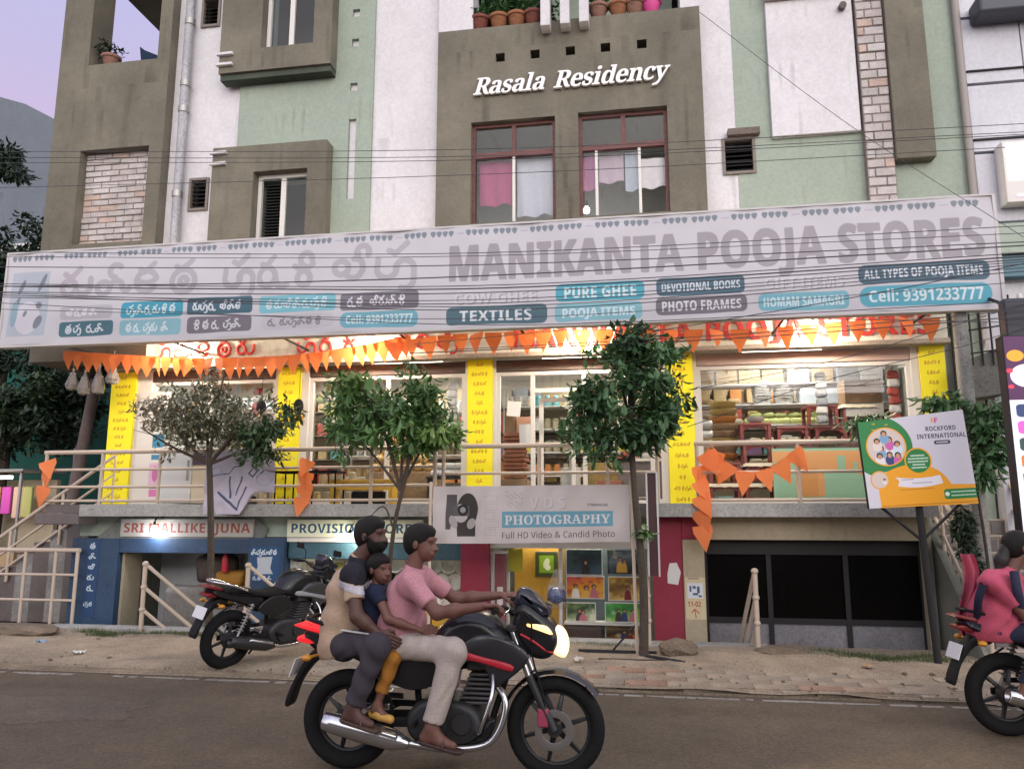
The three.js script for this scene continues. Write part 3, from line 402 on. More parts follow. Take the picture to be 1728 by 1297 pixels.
  for (let x = x0 + 0.8; x < x1; x += 1.7) { PW(s, 'bracket', cyl([x, y0 + 0.05, z - 0.1], [x, y0 + 0.05, -10.9], 0.018, 0.018, 6), m_.darksteel); PW(s, 'bracket', cyl([x, y1 - 0.1, z - 0.1], [x, y1 - 0.1, -10.72], 0.018, 0.018, 6), m_.darksteel); }
}
// ---------------------------------------------------------------- railings
const railM = m_.creamRail;
function railing(label, xs, y0, y1, z, bars, group) { // posts at xs, horizontal bars
  const g = thing('balcony_railing', label, 'railing', [xs[0], y0, z], group), a = xs[0], b = xs[xs.length - 1];
  xs.forEach((x) => PW(g, 'post', cyl([x, y0, z], [x, y1, z], 0.026, 0.026, 10), railM));
  PW(g, 'top_rail', cyl([a - 0.03, y1, z], [b + 0.03, y1, z], 0.032, 0.032, 12), railM);
  bars.forEach((y) => PW(g, 'bar', cyl([a, y, z], [b, y, z], 0.02, 0.02, 8), railM));
  return g;
}
railing('cream pipe balcony railing behind the hanging white cloth and the provision shop sign', [-8.64, -7.72, -6.8, -5.9, -4.55, -3.62, -2.72], 1.79, 2.545, -10.16, [2.29, 2.04, 1.84]);
railing('cream pipe balcony railing above the grey photography banner', [-2.6, -1.3, -0.4, 0.24], 1.79, 2.555, -10.16, [2.19, 1.85]);
railing('cream pipe balcony railing with orange swag above the black glass shopfront', [0.74, 1.98, 3.3], 1.79, 2.55, -10.16, [2.18, 1.83]);
railing('low cream pipe railing beside the blue-framed basement shop', [-9.6, -8.95, -8.45, -8.1], 0.05, 1.13, -10.3, [0.78, 0.42]);
function slopeRail(name, label, a, b, h, zoff, posts, group) { // stair handrail from a (top) to b (foot), parallel rails
  const g = thing(name, label, 'railing', [a[0], b[1], a[2]], group), A = V(...a), D = V(...b).sub(A);
  for (const k of [1, 0.62, 0.26]) PW(g, k === 1 ? 'top_rail' : 'bar', cyl([a[0], a[1] + h * k, a[2]], [b[0], b[1] + h * k, b[2]], k === 1 ? 0.03 : 0.02, k === 1 ? 0.03 : 0.02, 10), railM);
  for (let i = 0; i < posts; i++) { const p = A.clone().addScaledVector(D, i / (posts - 1)); PW(g, 'post', cyl([p.x, p.y - 0.02, p.z], [p.x, p.y + h, p.z], 0.024, 0.024, 8), railM); }
  return g;
}
// left outside stair, descending to the left behind the landing
{
  const st = thing('outside_stair', 'stone outside stair descending beside the olive tower', 'stair', [-9.2, 0, -11.4]);
  for (let i = 0; i < 9; i++) PW(st, 'step', rb(-8.32 - (i + 1) * 0.28, -8.32 - i * 0.28 + 0.02, 0, 1.78 - i * 0.19, -11.95, -11.0, 0.01), i % 2 ? m_.granite : m_.concrete);
  slopeRail('stair_railing', 'sloping cream pipe railing of the stone outside stair', [-8.1, 1.78, -10.96], [-10.7, 0.05, -10.96], 0.78, 0, 4);
}
// right stair towards the road
{
  const st = thing('entrance_stair', 'tiled entrance stair rising beside the black glass shop', 'stair', [4.1, 0, -10.4]);
  for (let i = 0; i < 9; i++) { const s = PW(st, 'step', bx(3.75, 4.72, 0, 1.76 - i * 0.198, -11.25 + i * 0.2, -11.05 + i * 0.2), M([0.4, 0.34, 0.3], 0.7, { map: T.stone })); PW(s, 'tread', rb(3.74, 4.73, 1.763 - i * 0.198, 1.79 - i * 0.198, -11.255 + i * 0.2, -11.035 + i * 0.2, 0.008), M([0.52, 0.44, 0.38], 0.5, { map: T.stone })); for (const x of [3.78, 4.1, 4.42]) PW(s, 'riser_tile', rb(x, x + 0.29, 1.6 - i * 0.198, 1.745 - i * 0.198, -11.05 + i * 0.2, -11.04 + i * 0.2, 0.003), M([0.2, 0.18, 0.18], 0.35, { map: T.stone })); }
  PW(st, 'side_wall', uvm(new THREE.ExtrudeGeometry(poly([[11.3, 0], [9.35, 0], [9.35, 0.12], [11.15, 1.85], [11.3, 1.85]]), { depth: 0.1, bevelEnabled: false }).rotateY(Math.PI / 2).translate(3.63, 0, 0)), M([0.3, 0.31, 0.26], 0.9, { map: T.stain }));
  slopeRail('stair_railing', 'cream pipe handrail on the side of the entrance stair next to the black glass shop', [3.72, 1.75, -11.05], [3.72, 0.12, -9.4], 0.75, 0, 4);
  slopeRail('stair_railing', 'thick cream pipe handrail on the far side of the entrance stair', [4.66, 1.85, -11.4], [4.66, 0.1, -9.6], 0.8, 0, 4);
}
// handrails going down into the half-basement
for (const [x, l] of [[-6.78, 'cream pipe handrail going down into the blue-framed basement shop'], [-5.25, 'cream pipe handrail top between the blue shop and the black motorcycle'], [0.07, 'cream pipe handrail going down beside the dark red wall'], [1.36, 'cream pipe handrail standing before the black glass shopfront']]) {
  const z = -9.97, g = thing('basement_handrail', l, 'railing', [x, 0.08, z]), dx = x > 1 ? -0.16 : x < -5 ? 1.05 : -0.05, dz = x > 0 ? -0.6 : -0.5;
  PW(g, 'post', cyl([x, 0.05, z], [x, 0.98, z], 0.032, 0.032, 10), railM);
  for (const y of [0.97, 0.66, 0.36]) { PW(g, 'rail', cyl([x, y, z], [x + dx, y - 1.0, z + dz], 0.026, 0.026, 8), railM); PW(g, 'joint', ball(x, y, z, 0.045, 0.04, 0.045, 10), railM); }
}
// ---------------------------------------------------------------- yellow price boards on the columns
const yb = [0, 1].map((k) => canvas(96, 512, (c, w, h) => { c.fillStyle = '#f4e81a'; c.fillRect(0, 0, w, h); for (let y = 16, i = 0; y < h - 24; y += k ? 36 : 33, i++) { const n = 2 + ((i * 7 + k * 3) % 4); const seq = []; for (let j = 0; j < n; j++) seq.push((i * 3 + j * 5 + k) % 8); script(c, seq, w / 2 - n * 6.6, y, 15, 1.9, '#b5801c', 0.88); } }));
[[-8.28, -7.85, 1.8, 3.88, 'yellow board with red script on the column nearest the outside stair'], [-5.44, -5.07, 1.8, 3.88, 'yellow board with red script on the column beside the white cloth'], [-2.46, -2.08, 1.72, 3.93, 'yellow board with red script on the column left of the shop door'], [0.42, 0.79, 1.76, 3.93, 'yellow board with red script partly behind the dense tree'], [3.78, 4.1, 1.8, 3.9, 'yellow board with red script on the column behind the school billboard']].forEach(([x0, x1, y0, y1, l], i) => {
  const s = thing('column_board', l, 'sign', [(x0 + x1) / 2, y0, -10.95], 'yellow boards on the shop columns');
  PW(s, 'board', bx(x0, x1, y0, y1, -10.985, -10.95), M([0.72, 0.6, 0.02], 0.6)); PW(s, 'print', sheet(x0 + 0.004, x1 - 0.004, y0 + 0.004, y1 - 0.004, -10.946), M([1, 1, 1], 0.6, { map: yb[i % 2] }));
});
// ---------------------------------------------------------------- basement shop signs
{
  const lt = (t, col, edge) => canvas(1024, 128, (c, w, h) => { c.fillStyle = edge; c.fillRect(0, 0, w, h); c.font = 'bold 96px sans-serif'; c.fillStyle = col; const k = (w - 40) / c.measureText(t).width; c.save(); c.translate(20, 98); c.scale(k, 1); c.fillText(t, 0, 0); c.restore(); });
  let s = thing('basement_sign', 'grey sign board with red letters over the blue-framed basement shop', 'sign', [-6.5, 1.33, -10.46]);
  PW(s, 'board', bx(-7.55, -5.45, 1.325, 1.58, -10.468, -10.44), m_.slab); PW(s, 'print', sheet(-7.54, -5.46, 1.33, 1.575, -10.436), M([0.9, 0.9, 0.9], 0.7, { map: lt('SRI MALLIKERJUNA', '#8c4438', '#a9a6a0') }));
  s = thing('provision_sign', 'pale sign board with dark blue letters reading PROVISION STORES', 'sign', [-3.9, 1.34, -10.46]);
  PW(s, 'board', bx(-4.94, -2.95, 1.33, 1.575, -10.47, -10.44), m_.whiteframe); PW(s, 'print', sheet(-4.93, -2.96, 1.335, 1.57, -10.436), M([0.9, 0.9, 0.9], 0.6, { map: lt('PROVISION STORES', '#1d4a6a', '#d8dcc4') }));
  const vt = canvas(64, 512, (c, w, h) => { c.fillStyle = '#1c3f68'; c.fillRect(0, 0, w, h); script(c, [3], 10, 20, 44, 7, '#b9c6d2'); script(c, [1], 10, 90, 44, 7, '#b9c6d2'); script(c, [5], 10, 160, 44, 7, '#b9c6d2'); script(c, [0], 10, 230, 44, 7, '#b9c6d2'); script(c, [6], 10, 300, 44, 7, '#b9c6d2'); script(c, [4, 2], 2, 410, 34, 5, '#b9c6d2', 0.8); });
  solo('pier_lettering', 'white script painted down the blue pier beside the outside stair', 'lettering', sheet(-8.02, -7.83, 0.18, 1.28, -10.396), M([0.9, 0.9, 0.9], 0.6, { map: vt }));
  const nt = canvas(256, 256, (c, w, h) => { c.fillStyle = '#234a72'; c.fillRect(0, 0, w, h); script(c, [1, 4, 0, 5, 2], 10, 20, 46, 9, '#c3cfd8', 1); c.fillStyle = '#b4bcc4'; c.beginPath(); c.moveTo(60, 80); c.lineTo(190, 74); c.lineTo(176, 160); c.lineTo(200, 200); c.lineTo(40, 204); c.lineTo(70, 150); c.fill(); script(c, [6, 3, 7, 1], 30, 214, 34, 6, '#c3cfd8', 1.2); });
  solo('pier_poster', 'torn white notice and script on the blue pier behind the black motorcycle', 'poster', sheet(-5.46, -5.0, 0.72, 1.2, -10.396), M([0.9, 0.9, 0.9], 0.7, { map: nt }));
  // papers on the right pillars
  solo('paper_notice', 'torn white paper stuck on the dark red wall', 'paper', uvm(new THREE.ExtrudeGeometry(poly([[0.33, 0.78], [0.46, 0.76], [0.5, 0.92], [0.45, 1.04], [0.36, 1.03], [0.33, 0.9]]), { depth: 0.003, bevelEnabled: false }).translate(0, 0, -10.355)), M([0.62, 0.62, 0.6], 0.8));
  const pt = canvas(128, 192, (c, w, h) => { c.fillStyle = '#c9bb9a'; c.fillRect(0, 0, w, h); c.fillStyle = '#9a8f80'; c.fillRect(20, 2, 70, 8); c.fillStyle = '#cfd3da'; c.fillRect(14, 26, 100, 70); c.fillStyle = '#3e5878'; for (const [x, y, a, b] of [[28, 40, 12, 26], [48, 40, 20, 12], [76, 42, 16, 30], [48, 72, 34, 10], [84, 82, 22, 8]]) c.fillRect(x, y, a, b); c.font = 'bold 34px sans-serif'; c.fillStyle = '#9c4a33'; c.fillText('11-02', 12, 134); c.strokeStyle = '#a2492f'; c.lineWidth = 5; c.beginPath(); c.moveTo(64, 186); c.lineTo(56, 146); c.lineTo(36, 162); c.moveTo(56, 146); c.lineTo(86, 164); c.stroke(); });
  solo('pillar_notice', 'paper notice, red numbers and red arrow on the tan pillar', 'notice', sheet(0.545, 0.795, 0.34, 0.86, -10.336), M([0.9, 0.9, 0.9], 0.85, { map: pt }));
}
// ---------------------------------------------------------------- orange pennant strings
const penG = [0, 1, 2].map((k) => { const s = new THREE.PlaneGeometry(0.22, 0.3, 2, 8), p = s.attributes.position; for (let i = 0; i < p.count; i++) { const v = (0.15 - p.getY(i)) / 0.3; p.setX(i, p.getX(i) * (v < 0.3 ? 1 : 1 - (v - 0.25) / 0.75 * 0.97)); p.setZ(i, Math.sin(v * 2.4 + k) * 0.025 * v + p.getX(i) * (k - 1) * 0.3); } s.translate(0, -0.15, 0); s.computeVertexNormals(); return uvm(s); });
function bunting(label, pts, sp, scale = 1, group) {
  const c = new THREE.CatmullRomCurve3(vs(pts), false, 'centripetal'), len = c.getLength(), n = Math.max(2, Math.round(len / sp)), g = thing('pennant_string', label, 'bunting', pts[0].isVector3 ? pts[0].toArray() : pts[0], group);
  PW(g, 'cord', tube(c.getPoints(24), 0.004, 4, 60), m_.orange);
  for (let i = 0; i < n; i++) { const a = c.getPointAt((i + 0.5) / n), d = c.getTangentAt((i + 0.5) / n), m = P(g, 'pennant', pick(penG), m_.orange); m.position.copy(a).sub(g.position); m.rotation.set(rnd(-0.35, 0.35), rnd(-0.3, 0.3), Math.abs(d.y) > Math.abs(d.x) ? rnd(-0.5, 0.5) : Math.atan2(d.y, d.x) * 0.8); m.scale.setScalar(scale * rnd(0.9, 1.08)); }
}
const bz = -10.25;
bunting('orange pennant string under the script half of the big sign', [onZ(108, 592, bz), onZ(200, 598, bz), onZ(330, 604, bz), onZ(480, 600, bz), onZ(590, 586, bz), onZ(690, 566, bz)], 0.165);
bunting('orange pennant string under the word TEXTILES', [onZ(655, 580, bz + 0.04), onZ(740, 566, bz + 0.04), onZ(860, 560, bz + 0.04), onZ(960, 556, bz + 0.04)], 0.24);
bunting('orange pennant string from the dense tree to the utility pole', [onZ(965, 556, bz), onZ(1120, 556, bz), onZ(1250, 556, bz), onZ(1400, 545, bz), onZ(1500, 538, bz), onZ(1592, 536, bz)], 0.3);
bunting('orange pennants tied to the railing corner above the outside stair', [[-8.6, 2.52, -10.12], [-8.58, 2.2, -10.1], [-8.6, 1.95, -10.1]], 0.2, 1.1);
bunting('orange pennants hanging by the thin black table', [onZ(522, 765, -10.1), onZ(516, 800, -10.1), onZ(508, 850, -10.1)], 0.17, 1);
bunting('orange pennants swagged on the railing under the stacked red tables', [onZ(1200, 750, -10.11), onZ(1228, 780, -10.11), onZ(1262, 796, -10.11), onZ(1300, 788, -10.11), onZ(1350, 752, -10.11)], 0.22, 1.05);
bunting('orange pennants trailing down from the railing over the dark red wall', [onZ(1196, 752, -10.1), onZ(1180, 790, -10.1), onZ(1182, 850, -10.08), onZ(1186, 900, -10.08)], 0.2, 1.1);
// ---------------------------------------------------------------- lamps
const bulbM = M([1, 1, 1], 0.5, { emissive: [1, 0.93, 0.8], emissiveIntensity: 14 });
const bulbG = lathe([[0.001, -0.075], [0.03, -0.07], [0.045, -0.045], [0.045, -0.01], [0.024, 0.03], [0.02, 0.04]], 12), capG = cyl([0, 0.035, 0], [0, 0.09, 0], 0.022, 0.02, 10);
function lamp(p, label, I, col = 0xffeed6) {
  const g = thing('bulb_lamp', label, 'lamp', p.toArray()); P(g, 'bulb', bulbG, bulbM); P(g, 'socket', capG, m_.dark); P(g, 'holder', tube([[0, 0.09, 0], [0, 0.16, -0.08], [0, 0.14, -0.3]], 0.009, 6), m_.darksteel);
  const l = new THREE.PointLight(col, I, 0, 2); l.position.set(0, -0.09, 0.02); l.castShadow = true; l.shadow.radius = 2.5; g.add(l);
}
lamp(onZ(300, 577, -10.55), 'glowing bulb under the big sign above the first tree with sparse leaves', 7);
lamp(onZ(617, 572, -10.55), 'glowing bulb under the big sign above the tree by the provision shop', 7);
lamp(onZ(978, 556, -10.55), 'glowing bulb under the big sign behind the top of the dense tree', 7);
lamp(onZ(1372, 545, -10.55), 'glowing bulb under the big sign above the stacked red tables', 7);
lamp(onZ(260, 890, -10.32), 'glowing bulb over the blue-framed basement shop', 0.9, 0xf4f4ff);
lamp(onZ(990, 352, -11.1), 'glowing bulb seen behind the right upper window', 1.6, 0xf6f4ee);
lamp(onZ(590, 905, -10.3), 'glowing bulb in front of the PROVISION STORES board', 0.9, 0xfff4dc);
function tubelight(x0, x1, y, z, L, label, col = [1, 0.94, 0.8]) { // ceiling batten
  const g = thing('ceiling_light', label, 'light', [(x0 + x1) / 2, y, z], 'battens on the shop ceiling'), w = x1 - x0;
  P(g, 'housing', bx(-w / 2, w / 2, 0.0, 0.05, -0.06, 0.06), m_.whiteframe); P(g, 'diffuser', bx(-w / 2 + 0.02, w / 2 - 0.02, -0.025, -0.001, -0.045, 0.045), M([1, 1, 1], 0.5, { emissive: col, emissiveIntensity: Math.min(L * 0.3, 6) }));
  const l = new THREE.RectAreaLight(lin(...col), L, w - 0.04, 0.09); l.position.set(0, -0.03, 0); l.rotation.x = -Math.PI / 2; g.add(l);
}
for (const [x, a] of [[-6.5, 105], [-3.7, 120], [-0.9, 105], [2.2, 95]]) { tubelight(x - 0.6, x + 0.6, 4.13, -12.0, a, 'white batten light on the shop ceiling near the glass'); tubelight(x - 0.6, x + 0.6, 4.13, -13.2, a * 0.8, 'white batten light at the back of the shop ceiling'); }
tubelight(-1.7, -0.1, 1.56, -11.0, 34, 'white batten light in the photography shop', [1, 0.95, 0.8]);
tubelight(-4.6, -2.6, 1.56, -11.3, 16, 'white batten light in the provision shop', [1, 0.9, 0.7]);
tubelight(-7.2, -5.6, 1.56, -12.2, 2, 'white batten light in the blue-framed basement shop', [1, 0.95, 0.85]);
// ---------------------------------------------------------------- cables and poles
{
  const cm = M([0.05, 0.048, 0.052], 0.7);
  const cb = (pts, r0, z, label, r = r0 * 0.72) => solo('overhead_cable', label, 'cable', tube(pts.map(([x, y]) => onZ(x, y, z)), r, 5, 40), cm, 'overhead cables across the facade');
  const up = 'thin black overhead cable crossing the upper windows', mid = 'black overhead cable crossing the big shop sign', lo = 'black overhead cable running below the big shop sign';
  for (const [a, b, c] of [[256, 250, 205], [266, 262, 219], [275, 268, 223], [318, 292, 243]]) cb([[-60, a], [864, b], [1800, c]], 0.006, -8.9, up);
  for (const [a, b, c, r] of [[424, 425, 377, 0.007], [432, 430, 390, 0.006], [450, 445, 405, 0.009], [484, 463, 410, 0.011], [478, 480, 422, 0.008], [482, 485, 428, 0.012], [492, 492, 433, 0.009], [497, 504, 436, 0.007], [500, 510, 440, 0.008], [492, 516, 446, 0.007], [495, 522, 452, 0.008], [520, 536, 470, 0.006], [508, 548, 504, 0.007]]) cb([[-60, a], [420, (a + b) / 2 + 4], [864, b], [1800, c]], r, -8.8, mid);
  for (const [pts, r] of [[[[690, 596], [1250, 570], [1800, 528]], 0.009], [[[760, 590], [1300, 560], [1800, 516]], 0.007], [[[1180, 655], [1400, 610], [1640, 540], [1800, 490]], 0.006], [[[1160, 720], [1400, 640], [1640, 580], [1800, 530]], 0.006], [[[1100, 560], [1450, 500], [1800, 430]], 0.008], [[[700, 580], [1200, 540], [1800, 545]], 0.006]]) cb(pts, r, -8.85, lo);
  cb([[1180, 20], [1440, 215], [1728, 400]], 0.005, -9.2, 'thin cable slanting down across the white panel and brick column');
  let p = thing('utility_pole', 'grey concrete utility pole beside the last yellow board', 'pole', [3.85, 0, -9.75]);
  PW(p, 'shaft', uvm(new THREE.CylinderGeometry(0.085, 0.11, 4.25, 4, 1).rotateY(0.785).translate(3.85, 2.12, -9.75)), m_.concrete);
  PW(p, 'cross_arm', bx(3.5, 4.7, 4.1, 4.16, -9.8, -9.74), m_.darksteel); for (const x of [3.6, 4.1, 4.55]) PW(p, 'insulator', lathe([[0.001, 0], [0.03, 0], [0.035, 0.03], [0.02, 0.05], [0.03, 0.08], [0.001, 0.1]], 10).translate(x, 4.16, -9.77), m_.whiteframe);
  PW(p, 'meter_box', rb(4.35, 4.45, 3.85, 4.05, -9.73, -9.65, 0.01), m_.card);
  p = thing('utility_pole', 'leaning brown pole behind the outside stair railing', 'pole', [-10.3, 0, -11.8]);
  PW(p, 'shaft', cyl(onZ(110, 900, -11.8), onZ(178, 560, -11.8), 0.11, 0.085, 10), M([0.22, 0.17, 0.16], 0.9, { map: T.grime })); PW(p, 'clamp', cyl(onZ(163, 640, -11.8), onZ(168, 610, -11.8), 0.13, 0.13, 10), m_.darksteel); PW(p, 'bracket', cyl(onZ(165, 655, -11.8), onZ(200, 640, -11.6), 0.03), m_.darksteel);
}
// ---------------------------------------------------------------- school billboard on post
{
  const c0 = V(2.44, 1.72, -9.12), c1 = V(3.62, 1.84, -9.3), cen = V(3.03, 0, -9.2), t = canvas(768, 660, (c, w, h) => {
    c.fillStyle = '#d4d1dc'; c.fillRect(0, 0, w, h);
    c.fillStyle = '#1e8040'; c.beginPath(); c.moveTo(0, 0); c.lineTo(200, 0); c.bezierCurveTo(330, 40, 420, 200, 330, 330); c.bezierCurveTo(240, 420, 120, 380, 60, 420); c.quadraticCurveTo(10, 400, 0, 380); c.fill();
    c.fillStyle = '#f0a416'; c.beginPath(); c.moveTo(90, 660); c.lineTo(90, 440); c.bezierCurveTo(300, 300, 520, 330, 600, 510); c.lineTo(768, 520); c.lineTo(768, 660); c.fill();
    const people = (cx, cy, R, n, s) => { c.save(); c.beginPath(); c.arc(cx, cy, R, 0, 7); c.fillStyle = '#d8c8c0'; c.fill(); c.clip(); for (let i = 0; i < n; i++) { const a = i * 2.4 + s, r = R * 0.75 * Math.sqrt((i + 0.5) / n), x = cx + r * Math.cos(a), y = cy + r * Math.sin(a); c.fillStyle = ['#e8e4ea', '#7fa9cf', '#d05fb0', '#2d3f78', '#e6d9d2', '#cfe0ee'][i % 6]; c.beginPath(); c.ellipse(x, y + R * 0.26, R * 0.24, R * 0.28, 0, 0, 7); c.fill(); c.fillStyle = '#2b211f'; c.beginPath(); c.arc(x, y - R * 0.03, R * 0.16, 0, 7); c.fill(); c.fillStyle = '#c99878'; c.beginPath(); c.ellipse(x, y + R * 0.02, R * 0.11, R * 0.13, 0, 0, 7); c.fill(); } c.restore(); c.strokeStyle = '#f0a416'; c.lineWidth = 9; c.beginPath(); c.arc(cx, cy, R, 0, 7); c.stroke(); };
    people(180, 215, 138, 9, 0.4); people(105, 455, 62, 1, 0);
    c.fillStyle = '#f0a416'; c.beginPath(); c.arc(390, 330, 96, 0, 7); c.fill(); c.fillStyle = '#1e8040'; c.beginPath(); c.arc(390, 330, 86, 0, 7); c.fill();
    c.fillStyle = '#dfeee2'; for (const [y, ww] of [[286, 96], [308, 136], [330, 144], [352, 84], [374, 104]]) for (let x = 390 - ww / 2; x < 390 + ww / 2; x += 9) c.fillRect(x, y, 6.5, 11);
    c.fillStyle = '#e9a32c'; for (const [x, y] of [[100, 40], [190, 50], [92, 84]]) c.fillRect(x, y, 22, 7);
    c.fillStyle = '#e3b22a'; c.fillRect(520, 22, 14, 34); c.fillStyle = '#c63d9e'; c.fillRect(542, 22, 10, 38); c.fillRect(552, 22, 14, 9); c.fillRect(552, 38, 12, 8);
    c.fillStyle = '#3a3a4c'; c.font = 'bold 46px sans-serif'; let tw = (s, x, y, ww) => { const k = ww / c.measureText(s).width; c.save(); c.translate(x, y); c.scale(k, 1); c.fillText(s, 0, 0); c.restore(); };
    tw('ROCKFORD', 470, 118, 220); tw('INTERNATIONAL', 404, 172, 350); c.beginPath(); c.roundRect(520, 190, 116, 28, 14); c.fill(); c.fillStyle = '#d4d1dc'; c.fillRect(536, 199, 84, 9);
    c.fillStyle = '#e6e3ec'; c.beginPath(); c.moveTo(215, 440); c.quadraticCurveTo(370, 470, 530, 440); c.lineTo(545, 500); c.quadraticCurveTo(370, 540, 225, 505); c.lineTo(240, 470); c.fill(); c.fillStyle = '#7a7a88'; for (let x = 260; x < 340; x += 7) c.fillRect(x, 458, 5, 6); for (let x = 330; x < 470; x += 7) c.fillRect(x, 486, 5, 6);
    c.fillStyle = '#a8701a'; for (let x = 240; x < 480; x += 8) c.fillRect(x, 530, 6, 6); for (let x = 100; x < 760; x += 9) c.fillRect(x, 640, 7, 7);
    c.fillStyle = '#1e8040'; c.beginPath(); c.roundRect(540, 545, 240, 72, 20); c.fill(); c.fillStyle = '#dfeee2'; c.beginPath(); c.arc(562, 580, 16, 0, 7); c.fill(); for (let x = 590; x < 760; x += 9) { c.fillRect(x, 562, 6.5, 9); c.fillRect(x, 588, 6.5, 9); }
  });
  const g = thing('school_billboard', 'tilted school billboard reading ROCKFORD INTERNATIONAL on a single dark post', 'billboard', [3.07, 0, -9.22], null, 0.14), tilt = 0.055;
  const rz = (geo) => geo.rotateZ(tilt).translate(-0.02, 2.27, 0.05);
  const shp = poly([[-0.6, -0.52], [0.59, -0.53], [0.57, 0.51], [-0.61, 0.43]]);
  const pg = new THREE.ExtrudeGeometry(shp, { depth: 0.05, bevelEnabled: false }).translate(0, 0, -0.055); P(g, 'panel_box', rz(uvm(pg)), m_.darksteel);
  const fg = new THREE.ShapeGeometry(shp).toNonIndexed(), fp = fg.attributes.position, fu = fg.attributes.uv; for (let i = 0; i < fp.count; i++) fu.setXY(i, (fp.getX(i) + 0.61) / 1.2, (fp.getY(i) + 0.53) / (1.0)); P(g, 'panel_print', rz(fg), M([0.95, 0.95, 0.95], 0.5, { map: t }));
  P(g, 'post', cyl([0.06, -0.05, -0.04], [-0.02, 2.2, -0.05], 0.04, 0.04, 8), m_.darksteel);
  P(g, 'brace', cyl([-0.5, 1.8, -0.04], [0.02, 1.35, -0.04], 0.016), m_.darksteel); P(g, 'brace', cyl([0.5, 1.82, -0.04], [0.03, 1.4, -0.04], 0.016), m_.darksteel);
}
// ---------------------------------------------------------------- photography banner on poles
{
  const x0 = -2.52, x1 = -0.12, y0 = 1.32, y1 = 2.0, z = -9.35, t = canvas(1400, 400, (c, w, h) => {
    c.fillStyle = '#b5adac'; c.fillRect(0, 0, w, h);
    c.fillStyle = '#4b4748'; c.fillRect(96, 60, 80, 240); c.fillStyle = '#35322f'; c.beginPath(); c.ellipse(250, 170, 80, 120, 0.15, 0, 7); c.fill(); c.fillRect(130, 230, 180, 120); c.fillStyle = '#a9a3a3'; c.beginPath(); c.ellipse(205, 190, 55, 62, 0, 0, 7); c.fill(); c.fillStyle = '#555053'; c.fillRect(150, 140, 120, 70); c.fillStyle = '#1f1d1e'; c.beginPath(); c.arc(220, 170, 40, 0, 7); c.fill(); c.fillStyle = '#8d888a'; c.beginPath(); c.arc(220, 170, 22, 0, 7); c.fill(); c.fillStyle = '#b5adac'; c.beginPath(); c.moveTo(130, 280); c.lineTo(170, 240); c.lineTo(180, 350); c.lineTo(120, 350); c.fill(); c.fillStyle = '#9d9797'; c.beginPath(); c.ellipse(150, 250, 26, 46, -0.4, 0, 7); c.fill(); c.beginPath(); c.ellipse(280, 260, 28, 40, 0.5, 0, 7); c.fill();
    c.strokeStyle = '#9f9898'; c.lineWidth = 3; for (let i = 0; i < 5; i++) c.strokeRect(382 + (i % 2) * 8, 70 + i * 58, 90 - (i % 3) * 12, 42);
    c.fillStyle = '#8c8788'; for (let i = 0; i < 22; i++) c.fillRect(530 + (i * 37) % 120, 40 + ((i * 53) % 110), 14, 5);
    c.font = 'bold 110px sans-serif'; c.fillStyle = '#9b9598'; c.fillText('V D S', 706, 166); c.fillStyle = '#bcb5b6'; c.fillText('V D S', 700, 160); c.font = 'bold 26px sans-serif'; c.fillStyle = '#5a5556'; c.fillText('7799498166', 1108, 150);
    c.fillStyle = '#5f8fa0'; c.fillRect(505, 182, 780, 110); c.font = 'bold 88px serif'; c.fillStyle = '#c9c3c4'; const k = 745 / c.measureText('PHOTOGRAPHY').width; c.save(); c.translate(522, 270); c.scale(k, 1); c.fillText('PHOTOGRAPHY', 0, 0); c.restore();
    c.font = '60px sans-serif'; c.fillStyle = '#4c4647'; const k2 = 800 / c.measureText('Full HD Video & Candid Photo').width; c.save(); c.translate(500, 366); c.scale(k2, 1); c.fillText('Full HD Video & Candid Photo', 0, 0); c.restore();
  });
  const s = thing('photography_banner', 'grey cloth banner reading PHOTOGRAPHY stretched in front of the balcony', 'banner', [-1.32, 0, z]);
  const g = new THREE.PlaneGeometry(x1 - x0, y1 - y0, 60, 16), p = g.attributes.position; for (let i = 0; i < p.count; i++) { const x = p.getX(i), y = p.getY(i); p.setZ(i, 0.012 * Math.sin(x * 9 + y * 6) + 0.01 * Math.sin(x * 23 - y * 11) + (N16(x / 3, y / 3) - 0.5) * 0.04); p.setY(i, y - 0.02 * Math.sin((x - x0) * 1.1) * (y < 0 ? 1 : 0.3)); } g.computeVertexNormals();
  PW(s, 'cloth', g.translate((x0 + x1) / 2, (y0 + y1) / 2, z), M([0.92, 0.92, 0.92], 0.85, { map: t, side: dbl }));
  PW(s, 'pole', cyl([-0.07, 0.02, z - 0.03], [-0.1, 2.12, z - 0.03], 0.02, 0.02, 8), m_.creamRail); PW(s, 'pole', cyl([-2.56, 0.02, z - 0.03], [-2.56, 2.05, z - 0.03], 0.02, 0.02, 8), m_.creamRail);
  PW(s, 'base_bar', bx(-0.75, 0.15, 0.06, 0.1, z - 0.06, z - 0.02), m_.darksteel); PW(s, 'brace', cyl([-0.35, 0.1, z - 0.04], [-0.07, 0.4, z - 0.03], 0.012), m_.darksteel);
  // dark red sign box seen edge-on
  const d = thing('edge_sign', 'narrow dark red sign box seen edge-on beside the dense tree trunk', 'sign', [0.15, 0.9, -9.85]);
  PW(d, 'box', bx(0.1, 0.2, 0.93, 2.15, -10.1, -9.62), M([0.05, 0.015, 0.02], 0.5)); PW(d, 'frame', mg([bx(0.205, 0.225, 0.92, 2.16, -9.62, -9.6), bx(0.08, 0.1, 0.92, 2.16, -9.62, -9.6), bx(0.1, 0.205, 2.152, 2.17, -9.62, -9.6)]), m_.alu); PW(d, 'bracket', cyl([0.15, 1.9, -10.1], [0.15, 1.75, -10.36], 0.012), m_.darksteel);
}
